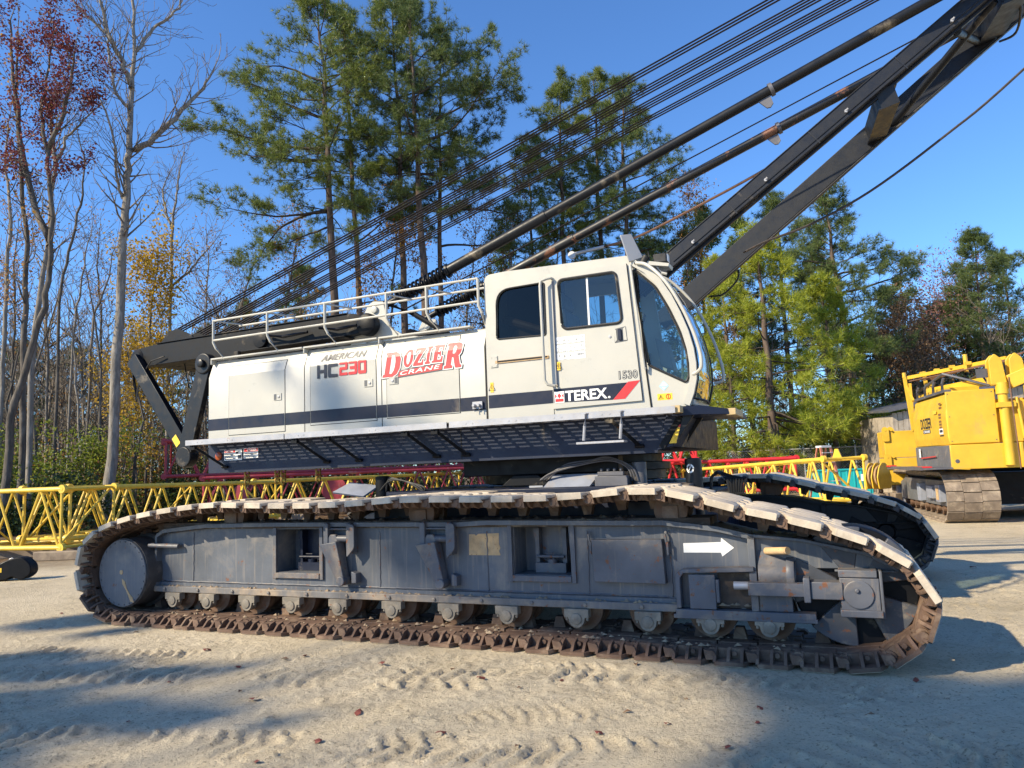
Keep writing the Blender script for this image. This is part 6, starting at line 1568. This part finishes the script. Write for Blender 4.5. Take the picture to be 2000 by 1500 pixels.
def tpts(base, d, pix, extra_y=None):
    """trunk points from pixels, all about d metres away, relative to the base"""
    out = []
    for i, (x, y) in enumerate(pix):
        p = at(x, y, d + (extra_y[i] if extra_y else 0)); out.append((p.x-base.x, p.y-base.y, p.z))
    return out
def foot(px, d): p = at(px, 950, d); return Vector((p.x, p.y, 0))

# ---- left: bare hardwoods
D = 29
bs = foot(213, D)
P0 = tpts(bs, D, [(213, 1010), (220, 850), (232, 640), (240, 470), (247, 360), (252, 300), (256, 170), (263, 105), (259, 0), (256, -120)], [0, 0, 0, 0, 0, 0, .2, .3, .4, .5]); P0[0] = (0, 0, 0)
f1 = (tpts(bs, D, [(253, 296), (290, 278), (335, 240), (362, 205), (398, 172), (420, 130)], [0, .3, .6, .8, 1.0, 1.2]), [.13, .12, .10, .085, .06, .03])
f2 = (tpts(bs, D, [(256, 172), (238, 120), (214, 72), (202, 30), (190, -40)], [0, -.3, -.5, -.6, -.8]), [.11, .10, .085, .07, .04])
f3 = (tpts(bs, D, [(214, 72), (180, 40), (150, 12), (130, -30)], [-.5, -.7, -.9, -1.2]), [.06, .05, .04, .02])
f4 = (tpts(bs, D, [(263, 105), (272, 90), (300, 55), (335, 30), (350, 10), (365, -50)], [.3, .5, .7, .8, .9, 1]), [.085, .075, .06, .05, .04, .02])
f5 = (tpts(bs, D, [(240, 390), (228, 350), (226, 310), (222, 270), (205, 215), (188, 180)], [0, -.5, -.8, -1, -1.2, -1.4]), [.06, .055, .05, .045, .04, .02])
f6 = (tpts(bs, D, [(252, 215), (232, 190), (220, 160), (214, 110), (212, 78)], [0, -.2, -.4, -.5, -.5]), [.07, .06, .055, .05, .045])
bare_tree(bs, P0, [.25, .195, .18, .16, .145, .125, .10, .075, .06, .03], 5, 'tall pale grey bare tree left of the crane tail, forking high up', 'greybark', (f1, f2, f3, f4, f5, f6), 34, 2.4, .34, up=.07)
def hardwood(px, d, pix, rads, seed, label, mat='darkbark', forks=(), **kw):
    b_ = foot(px, d); pp = tpts(b_, d, pix); pp[0] = (0, 0, 0); rads = [r_*.5 for r_ in rads]
    fk = [(tpts(b_, d, q, ey), r_) for q, r_, ey in forks]
    return bare_tree(b_, pp, rads, seed, label, mat, fk, **kw)
hardwood(5, 26, [(5, 1010), (22, 820), (55, 690), (85, 600), (98, 500), (102, 400), (92, 300), (80, 220), (95, 130), (105, 40)], [.30, .26, .23, .20, .18, .16, .14, .12, .08, .04], 12, 'dark leaning tree with a crimson leafy top in the upper left corner', 'darkbark',
         ([[(98, 480), (60, 380), (40, 270), (25, 150), (20, 40)], [.13, .11, .09, .06, .03], [0, .5, .8, 1, 1.2]], [[(90, 300), (125, 220), (140, 150), (148, 90)], [.09, .07, .05, .02], [0, -.3, -.6, -.8]]),
         nbr=26, bl=1.9, lo=.42, leaves='lf_red', nleaf=9000, lsize=.11, lspread=.16, lzone=lambda a: a[2] > 13.4 + .8*math.sin(a[0]*3))
hardwood(40, 27, [(40, 1010), (45, 820), (46, 640), (52, 480), (42, 330), (30, 200), (35, 60)], [.24, .22, .20, .17, .14, .11, .05], 13, 'straight dark trunk near the left edge with sparse orange leaves', 'darkbark', nbr=24, bl=2.4, lo=.35, leaves='lf_orange', nleaf=1000, lsize=.13, lspread=.25)
hardwood(-2, 31, [(-2, 1010), (4, 760), (12, 560), (20, 430), (12, 330), (16, 240)], [.2, .18, .16, .14, .11, .06], 14, 'pale bare trunk cut by the left edge', 'greybark', nbr=20, bl=2.4, lo=.35)
hardwood(58, 28, [(50, 1010), (60, 720), (80, 560), (98, 440), (108, 330), (128, 270), (165, 235), (200, 200)], [.23, .21, .19, .16, .13, .1, .07, .03], 15, 'grey leaning tree curving right towards the tall pale tree', 'greybark',
         ([[(108, 330), (100, 270), (104, 200), (120, 165)], [.10, .08, .05, .02], [0, .4, .8, 1]],), nbr=26, bl=2.3, lo=.3)
hardwood(105, 33, [(105, 1010), (112, 700), (118, 560), (140, 470), (158, 400), (165, 320), (150, 250)], [.16, .14, .13, .12, .1, .07, .04], 16, 'slender crooked bare tree behind the yellow-green bush', 'darkbark', nbr=26, bl=2.2, lo=.3)
hardwood(130, 36, [(135, 1000), (140, 700), (150, 600), (165, 520), (180, 430)], [.13, .12, .1, .08, .03], 17, 'thin bare tree just left of the tall pale trunk', 'greybark', nbr=24, bl=2.2, lo=.3)
hardwood(165, 34, [(165, 1000), (175, 760), (182, 620), (205, 560), (225, 480)], [.13, .12, .11, .08, .03], 18, 'thin forked bare tree touching the tall pale trunk', 'twig', nbr=22, bl=2.2, lo=.35)
hardwood(330, 38, [(318, 1000), (326, 760), (334, 560), (336, 440), (345, 380), (352, 330), (360, 290)], [.20, .18, .16, .14, .10, .07, .03], 19, 'pale bare tree behind the gantry, branching wide against the sky', 'greybark',
         ([[(336, 445), (322, 410), (318, 370), (330, 340)], [.08, .06, .04, .02], [0, .4, .6, .8]], [[(334, 560), (370, 530), (395, 500), (420, 470)], [.07, .06, .04, .02], [0, -.5, -.8, -1]]), nbr=26, bl=2.5, lo=.35)
hardwood(285, 37, [(285, 1000), (288, 760), (292, 640), (300, 560), (310, 500)], [.13, .12, .1, .08, .03], 20, 'tree hung with golden leaves right of the tall pale trunk', 'darkbark', nbr=26, bl=3.0, lo=.25, leaves='lf_yellow', nleaf=6500, lsize=.16, lspread=.35)
hardwood(270, 35, [(255, 1000), (262, 850), (268, 760), (272, 700)], [.09, .08, .07, .03], 21, 'low young tree with amber leaves beside the tall pale trunk', 'twig', nbr=20, bl=2.2, lo=.2, leaves='lf_yellow', nleaf=4500, lsize=.15, lspread=.35)
hardwood(455, 42, [(455, 1000), (460, 760), (468, 620), (480, 560), (500, 500)], [.15, .14, .12, .09, .03], 22, 'bare brown tree above the gantry rail left of the pines', 'darkbark', nbr=26, bl=3.0, lo=.3, leaves='lf_brown', nleaf=900, lsize=.12)
hardwood(545, 41, [(545, 1000), (550, 720), (560, 600), (575, 500), (585, 440)], [.15, .14, .12, .09, .03], 23, 'bare tree with rust coloured leaves left of the tallest pine', 'darkbark', nbr=28, bl=3.0, lo=.3, leaves='lf_orange', nleaf=1400, lsize=.14)
hardwood(760, 41, [(760, 1000), (762, 700), (768, 560), (775, 470), (770, 400)], [.15, .14, .12, .09, .03], 24, 'orange leaved tree between the tall pine trunks', 'darkbark', nbr=28, bl=3.0, lo=.3, leaves='lf_orange', nleaf=3200, lsize=.15)
hardwood(905, 44, [(905, 1000), (908, 720), (912, 600), (925, 500), (930, 440)], [.14, .13, .11, .08, .03], 25, 'pale brown thin tree with tawny leaves behind the backstop springs', 'twig', nbr=30, bl=3.0, lo=.25, leaves='lf_orange', nleaf=2600, lsize=.13)
hardwood(985, 45, [(985, 1000), (985, 720), (990, 600), (1000, 500), (1010, 430)], [.15, .14, .12, .09, .03], 26, 'tawny leaved tree rising over the cab roof behind both backstops', 'twig', nbr=30, bl=3.2, lo=.25, leaves='lf_brown', nleaf=3600, lsize=.15)
hardwood(1075, 46, [(1075, 1000), (1080, 650), (1085, 540), (1095, 440), (1105, 350)], [.13, .12, .1, .08, .03], 27, 'thin white branched bare tree behind the second backstop', 'greybark', nbr=26, bl=2.8, lo=.35)
hardwood(1330, 44, [(1330, 1000), (1335, 650), (1340, 560), (1350, 470), (1365, 400)], [.15, .14, .12, .09, .03], 28, 'bare tree with orange leaves seen between the two boom legs', 'twig', nbr=30, bl=3.2, lo=.3, leaves='lf_orange', nleaf=2600, lsize=.14)
hardwood(1885, 58, [(1885, 1000), (1888, 720), (1890, 640), (1885, 560), (1880, 510)], [.22, .2, .17, .12, .05], 29, 'bare tree tinged pinkish red above the yellow crane', 'darkbark',
         ([[(1890, 640), (1910, 590), (1925, 540)], [.1, .07, .03], [0, .3, .6]], [[(1888, 680), (1860, 620), (1845, 570)], [.1, .07, .03], [0, -.3, -.6]]), nbr=34, bl=3.6, lo=.4, leaves='lf_pink', nleaf=2600, lsize=.17, lspread=.35)
hardwood(1800, 46, [(1800, 1000), (1795, 800), (1790, 720), (1770, 650)], [.16, .14, .11, .04], 30, 'brown leaved tree between the tall pine and the yellow crane', 'twig', nbr=30, bl=3.6, lo=.25, leaves='lf_brown', nleaf=4200, lsize=.16, lspread=.4)
hardwood(1420, 40, [(1420, 1000), (1425, 800), (1430, 700), (1440, 620)], [.12, .11, .09, .03], 31, 'thin tree with dry brown leaves behind the cab front', 'twig', nbr=30, bl=2.8, lo=.25, leaves='lf_brown', nleaf=2800, lsize=.14, lspread=.35)

hardwood(1752, 50, [(1752, 1000), (1755, 780), (1762, 690), (1770, 600)], [.2, .17, .13, .04], 41, 'brown leaved tree behind the counterweight slabs', 'twig', nbr=34, bl=4.2, lo=.25, leaves='lf_brown', nleaf=5200, lsize=.18, lspread=.45)
hardwood(1838, 54, [(1838, 1000), (1836, 760), (1832, 660), (1825, 570)], [.2, .17, .13, .04], 42, 'rusty brown thin tree left of the pinkish bare one', 'darkbark', nbr=34, bl=4.2, lo=.3, leaves='lf_pink', nleaf=2600, lsize=.17, lspread=.45)
hardwood(1935, 60, [(1935, 1000), (1932, 760), (1928, 660), (1922, 580)], [.2, .17, .13, .04], 43, 'grey brown bare tree right of the pinkish one', 'darkbark', nbr=36, bl=4.2, lo=.3, leaves='lf_brown', nleaf=2600, lsize=.17, lspread=.45)
hardwood(90, 38, [(90, 1000), (92, 700), (90, 600), (100, 480), (96, 380)], [.16, .14, .12, .09, .03], 44, 'grey bare tree half hidden among the leftmost trunks', 'greybark', nbr=30, bl=2.8, lo=.25)
hardwood(190, 40, [(190, 1000), (194, 740), (198, 620), (190, 520), (196, 440)], [.15, .13, .11, .08, .03], 45, 'bare tree with few russet leaves left of the tall pale trunk', 'darkbark', nbr=32, bl=2.8, lo=.25, leaves='lf_orange', nleaf=800, lsize=.13)
hardwood(400, 42, [(400, 1000), (404, 740), (398, 620), (408, 520), (402, 440)], [.14, .12, .10, .08, .03], 46, 'bare tree with fine pale twigs above the gantry sheaves', 'greybark', nbr=34, bl=3.0, lo=.25, leaves='lf_orange', nleaf=900, lsize=.13)
hardwood(20, 36, [(20, 1000), (22, 740), (30, 620), (28, 520), (36, 430)], [.15, .13, .11, .08, .03], 47, 'dark bare tree close to the left edge with a few orange leaves', 'darkbark', nbr=32, bl=2.8, lo=.25, leaves='lf_orange', nleaf=1200, lsize=.13)
# ---- pines
dp = 38
def pine_at(px, d, top_y, lo_y, width_px, tr, seed, label, **kw):
    b_ = foot(px, d); s = d/1450; hz = 918 + .04*(1000-px)
    return pine(b_, 1.6 + (hz-top_y)*s, 1.6 + (hz-lo_y)*s, width_px*s, tr, seed, label, **kw)
s38 = 38/1450
hh = lambda y, px=640: 1.6 + (918+.04*(1000-px)-y)*s38
pine_at(662, 38, -60, 440, 215, .27, 101, 'tall pine with long limbs reaching left, its trunk above the gantry rail', bend=(-.8, 0), nb=54,
        extra=((hh(265), 184, 6, 6.6), (hh(290), 176, 2, 6.2), (hh(395), 176, -2, 6.8), (hh(400), 188, -8, 5.6), (hh(200), 172, 14, 6.2), (hh(120), 178, 22, 5.0), (hh(110), 10, 20, 3.5), (hh(430), 160, -4, 4.2)), kind=dict(per=6))
pine_at(712, 40, -30, 380, 105, .20, 102, 'slim forked pine close on the right of the tallest pine', bend=(-.9, .2), nb=34, extra=((14.5, 10, 35, 3.6), (13, 170, 25, 2.6), (11, 20, 20, 2.8)))
pine_at(800, 41, -50, 420, 150, .24, 103, 'pine with the left of three trunks under the dense middle crown', bend=(-.3, 0), nb=44)
pine_at(842, 39, -70, 400, 185, .27, 104, 'pine with the middle of three trunks under the dense middle crown', bend=(-.6, .4), nb=50, mats=('needles_dark', 'pinebark'), extra=((hh(230, 850), 12, 18, 6.6), (hh(190, 850), 4, 14, 6.0), (hh(120, 850), 8, 26, 5.8), (hh(300, 850), 16, 12, 5.4)))
pine_at(868, 43, 10, 420, 150, .20, 105, 'pine with the right of three trunks, limbs spreading over the cab', bend=(.6, 0), nb=36, mats=('needles_dark', 'pinebark'), extra=((15, 5, 15, 5.2), (17, -10, 18, 5.4)))
pine_at(1118, 45, 130, 500, 125, .22, 106, 'left pine of the group behind the ropes, domed top', bend=(.4, 0), nb=42)
pine_at(1195, 46, 110, 520, 150, .24, 107, 'middle pine of the group behind the ropes', bend=(.3, .2), nb=46)
pine_at(1250, 44, 130, 560, 165, .24, 108, 'dark pine behind the ropes reaching right to the boom', bend=(.3, 0), nb=46, mats=('needles_dark', 'pinebark'), extra=((12, 0, 5, 5.2), (14.5, 5, 10, 5.0), (10, 10, 0, 4.0)))
pine_at(1060, 47, 260, 600, 95, .17, 109, 'smaller pine at the left edge of the group behind the ropes', nb=32)
pine_at(1690, 43, 350, 760, 150, .25, 110, 'tall dark pine with flat spreading layers between boom and yellow crane', bend=(-1.0, 0), nb=64, mats=('needles_dark', 'pinebark'), extra=((11.2, 2, 8, 5.6), (9.4, 6, 2, 4.8), (8.0, 8, 4, 4.4), (13, 175, 10, 3.2), (12.3, 0, 14, 4.6)), kind=dict(per=6))
pine_at(1950, 52, 455, 700, 105, .2, 111, 'pine at the right edge above the yellow crane', bend=(.3, 0), nb=42, mats=('needles_dark', 'pinebark'), prof='cone')
pine_at(2010, 56, 500, 760, 120, .2, 112, 'pine cut by the right edge beyond the yellow crane', nb=38, mats=('needles_dark', 'pinebark'))
brk = dict(bare=.22, curl=.28, tl=.36, n=24, w=.024, per=5, spread=1.1)
pine_at(1518, 33, 455, 850, 165, .20, 113, 'bright yellow green young pine in full sun right of the cab', nb=44, mats=('needles_bright', 'pinebark'), prof='cone', kind=brk, extra=((2.9, 190, 0, 3.0), (3.4, 0, 3, 3.6), (3.6, -20, 0, 4.2), (4.6, 5, 6, 4.2), (6.2, 175, 8, 3.0), (2.7, 250, 2, 2.6)))
pine_at(1640, 36, 560, 860, 120, .13, 114, 'smaller bright green young pine left of the yellow crane', nb=34, mats=('needles_bright', 'pinebark'), prof='cone', kind=brk, extra=((3.2, 0, 2, 3.2), (3.8, -30, 4, 3.0)))
pine_at(1440, 37, 520, 860, 110, .13, 115, 'slim bright green young pine between boom and the brightest one', nb=34, mats=('needles_bright', 'pinebark'), prof='cone', kind=brk)
pine_at(1560, 48, 380, 720, 130, .2, 116, 'dark pine half hidden behind the brightest young pine', nb=40, mats=('needles_dark', 'pinebark'))
bg = [(1780, 54, 560, 850, 130), (1860, 56, 600, 850, 130), (1920, 55, 560, 850, 140), (1640, 52, 470, 850, 130), (1480, 54, 430, 800, 130), (1400, 52, 400, 800, 120), (1830, 60, 640, 850, 120), (1960, 62, 660, 860, 140), (2080, 60, 600, 850, 150), (1740, 58, 660, 860, 110), (1290, 58, 470, 760, 120), (1000, 60, 480, 760, 110), (480, 62, 600, 800, 110), (590, 60, 520, 760, 110), (40, 60, 680, 850, 120), (-80, 62, 660, 850, 130), (140, 64, 690, 860, 120), (400, 66, 650, 850, 130)]
for i, (px, d, ty, ly, wp) in enumerate(bg):
    pine_at(px, d, ty, ly, wp, .2, 200+i, 'dark distant pine standing deep in the wood', nb=30, mats=('needles_dark', 'pinebark'), prof='cone', kind=dict(n=9, w=.07, tl=.45, per=4), group='dark distant pines deep in the wood')

# ---- undergrowth and the far wood
def clumps(name, label, regions, mat, seed, lsize):
    rng = np.random.default_rng(seed); CC = []
    for (px0, px1, d0, d1, n, h0, h1, r0, r1, per) in regions:
        for _ in range(n):
            d = rng.uniform(d0, d1); b_ = foot(rng.uniform(px0, px1), d); h = rng.uniform(h0, h1); r = rng.uniform(r0, r1)
            k = rng.integers(4, 9); cs = np.stack([rng.normal(0, r*.5, k), rng.normal(0, r*.5, k), rng.uniform(.1, 1, k)*h], 1)
            pts = cs[rng.integers(0, k, per)] + unit(rng.normal(size=(per, 3)))*(rng.uniform(.2, 1, per)**.5*r*.55)[:, None]
            pts[:, 2] = np.abs(pts[:, 2]); CC.append(pts + np.array([b_.x, b_.y, 0]))
    C = np.concatenate(CC); V, Q = leaf_quads(C, lsize, rng, .3, .55); o = np_mesh(name, V, Q, None, M[mat], None)
    return tag(o, label, 'undergrowth', kind='stuff')
clumps('undergrowth', 'dark evergreen bushes filling the floor of the wood', [(-300, 240, 26.5, 36, 90, .6, 2.6, .7, 1.5, 420), (230, 760, 37, 43, 90, .6, 2.6, .7, 1.5, 420), (500, 1450, 38, 46, 90, .8, 3.2, .8, 1.6, 260), (1320, 2150, 38.5, 48, 190, .8, 4.6, .8, 2.0, 480), (-300, 2300, 48, 56, 160, 2, 5, 1.2, 2.4, 260), (1740, 2200, 44, 52, 110, 2, 7.5, 1.2, 2.4, 480)], 'lf_green', 1, .16)
clumps('undergrowth', 'yellow green sunlit shrubs along the edge of the wood', [(-120, 130, 27, 33, 22, 1.5, 4.2, .8, 1.6, 420), (130, 230, 30, 33, 12, 1.8, 4.4, .7, 1.3, 420), (230, 460, 37, 41, 20, 1.2, 3.6, .7, 1.4, 300), (1400, 1760, 37.5, 42, 24, .6, 2.6, .6, 1.3, 300)], 'lf_lime', 2, .13)
clumps('undergrowth', 'brown and russet leaves hanging among the shrubs', [(-250, 240, 28, 42, 40, .6, 5.5, .8, 1.8, 120), (240, 760, 37, 44, 50, .6, 5.5, .8, 1.8, 120), (900, 1460, 40, 48, 50, 1, 6, 1, 2, 130), (1400, 1900, 39, 50, 70, 1, 7, 1, 2, 160)], 'lf_brown', 3, .14)
clumps('undergrowth', 'amber and orange leaves glowing low in the wood', [(-60, 240, 30, 40, 16, 1.5, 7, .8, 1.6, 130), (240, 480, 37, 42, 18, 1.5, 7, .8, 1.6, 130), (1040, 1420, 42, 48, 14, 2, 6, .8, 1.6, 140)], 'lf_orange', 4, .14)
clumps('undergrowth', 'olive brown thicket closing the wood at the left', [(-250, 560, 42, 56, 90, 3, 8.5, 1.2, 2.4, 210)], 'lf_brown', 6, .19)
clumps('undergrowth', 'tall dark evergreen thicket closing the wood at the left', [(-250, 560, 44, 58, 70, 2, 7, 1.2, 2.4, 300)], 'lf_green', 7, .2)
# thin trunks and brush, one far mass
rg = random.Random(77); S0 = []; tips = []
for t in range(3):
    S_ = []
    P = [Vector((0, 0, 0))]
    for i in range(9): P.append(P[-1] + Vector((rg.gauss(0, .16), rg.gauss(0, .16), 1.2)))
    for i in range(9): S_.append((*P[i], *P[i+1], .11*(1-i/11), .11*(1-(i+1)/11)))
    for b in range(22):
        i = rg.randint(2, 8); bare_branch(S_, tips, P[i], rot_about(P[i+1]-P[i], R(rg.uniform(25, 60)), rg.uniform(0, 6.3)), rg.uniform(1.2, 3.2), .035, 2, rg, .22, .08, .8, .010, 4)
    S0.append(np.array(S_))
rng = np.random.default_rng(9); allS = []
for i in range(230):
    px = rng.uniform(-350, 2350) if i % 2 else rng.uniform(-200, 700); d = rng.uniform(42, 72) if px > 600 else rng.uniform(36, 70); b_ = foot(px, d); A_ = S0[i % 3].copy(); s = rng.uniform(.7, 1.15); a = rng.uniform(0, 6.3); c, n_ = math.cos(a), math.sin(a)
    for o_ in (0, 3):
        x, y = A_[:, o_].copy(), A_[:, o_+1].copy(); A_[:, o_] = (x*c-y*n_)*s + b_.x; A_[:, o_+1] = (x*n_+y*c)*s + b_.y; A_[:, o_+2] *= s
    A_[:, 6:] *= s*rng.uniform(.6, 1.5); allS.append(A_)
V, Q = seg_arrays(np.concatenate(allS), 3); o = np_mesh('far_wood', V, Q, None, M['twig'], None); tag(o, 'mass of thin bare trunks and grey brush deep in the wood', 'woodland', kind='stuff')
# slim trunks one can tell apart at the left
lean = [(75, 30), (150, 32), (192, 31), (238, 37), (262, 33), (295, 38), (345, 39), (372, 40), (412, 41), (118, 38), (20, 34), (440, 36)]
proto = None
for i, (px, d) in enumerate(lean):
    b_ = foot(px, d); rr = random.Random(300+i)
    h = rr.uniform(7, 11)
    bare_tree(b_, [(0, 0, 0), (rr.uniform(-.2, .2), 0, h*.3), (rr.uniform(-.5, .5), rr.uniform(-.2, .2), h*.6), (rr.uniform(-.9, .9), rr.uniform(-.4, .4), h)], [rr.uniform(.06, .10), .065, .05, .02], 400+i, 'slim bare sapling among the shrubs at the left', 'greybark' if i % 2 else 'darkbark', (), 18, 1.9, .35, group='slim bare saplings at the left')
# ------------------------------------------------------------------ unseen tree left of the camera, its leaf pads placed to shade the yard
TA = math.tan(SUN_EL); hx, hy = sh.x, sh.y
def sun_pt(lat, q, A): return Vector((hx*A + hy*lat, hy*A - hx*lat, q + TA*A))
pads = [(2.4, 2.9, .95, 1), (2.95, 3.55, .45, 1), (3.6, 2.82, .57, 1), (3.1, 2.3, .55, 1), (2.5, 1.8, .55, 1), (4.1, 2.95, .50, 1), (4.6, 3.02, .50, 1), (5.15, 3.02, .50, 1), (5.7, 2.88, .50, 1), (6.3, 2.75, .52, 1), (6.9, 2.55, .42, 1), (7.4, 2.35, .28, .9),
        (8.45, -.9, .55, 1.2), (7.85, -.4, .36, 1.2), (7.3, .05, .27, 1.2), (7.1, .5, .13, .9), (6.95, -.8, .52, 1.2), (6.3, -.25, .36, 1.2), (5.8, .15, .28, 1.2), (5.35, .5, .15, 1), (5.6, -1.0, .55, 1.2), (4.9, -1.0, .5, .9), (10.25, .42, .44, 1), (9.6, -.2, .24, 1), (10.6, -.4, .5, 1), (9.1, 3.85, .32, .5), (8.55, 3.75, .22, .5), (9.7, 4.0, .22, .4), (8.1, 3.9, .18, .35), (9.4, 4.9, .18, .4)]
A0 = 22.0
rng = np.random.default_rng(31); rg = random.Random(31)
b0 = sun_pt(1.0, 0, A0); ok = empty('shade_tree', (b0.x, b0.y, 0), 0, 'unseen tree left of the yard, crown shaped to cast its shade', 'tree')
LP = []; LS = []
base = Vector((b0.x, b0.y, 0)); fork = Vector((0, 0, TA*A0 - 6))
V, Q = chain_tube([(0, 0, 0), (.1, 0, 4), (0, .1, 8), tuple(fork)], [.5, .4, .34, .25], 10); np_mesh('trunk', V, Q, None, M['darkbark'], ok, True)
for (lat, q, r, dn) in pads:
    A = A0 + rg.uniform(-1.2, 1.2); p = sun_pt(lat, q, A) - base
    n = int(1150*(r/.5)**2*dn)
    C = unit(rng.normal(size=(n, 3)))*(rng.uniform(0, 1, n)**.4*r*1.02)[:, None] + np.array(p); LP.append(C)
    m = 7; prev = fork + Vector((0, 0, -rg.uniform(0, 3)))
    mid = prev.lerp(p, .5) + Vector((0, 0, -.8))
    pts_ = [prev.lerp(mid, t).lerp(mid.lerp(p, t), t) for t in [i/m for i in range(m+1)]]
    for i in range(m): LS.append((*pts_[i], *pts_[i+1], .10*(1-i/m)+.012, .10*(1-(i+1)/m)+.012))
V, Q = seg_arrays(LS, 5); np_mesh('limbs', V, Q, None, M['darkbark'], ok)
V, Q = leaf_quads(np.concatenate(LP), .15, rng, .4, .6); np_mesh('crown', V, Q, None, M['lf_green'], ok)
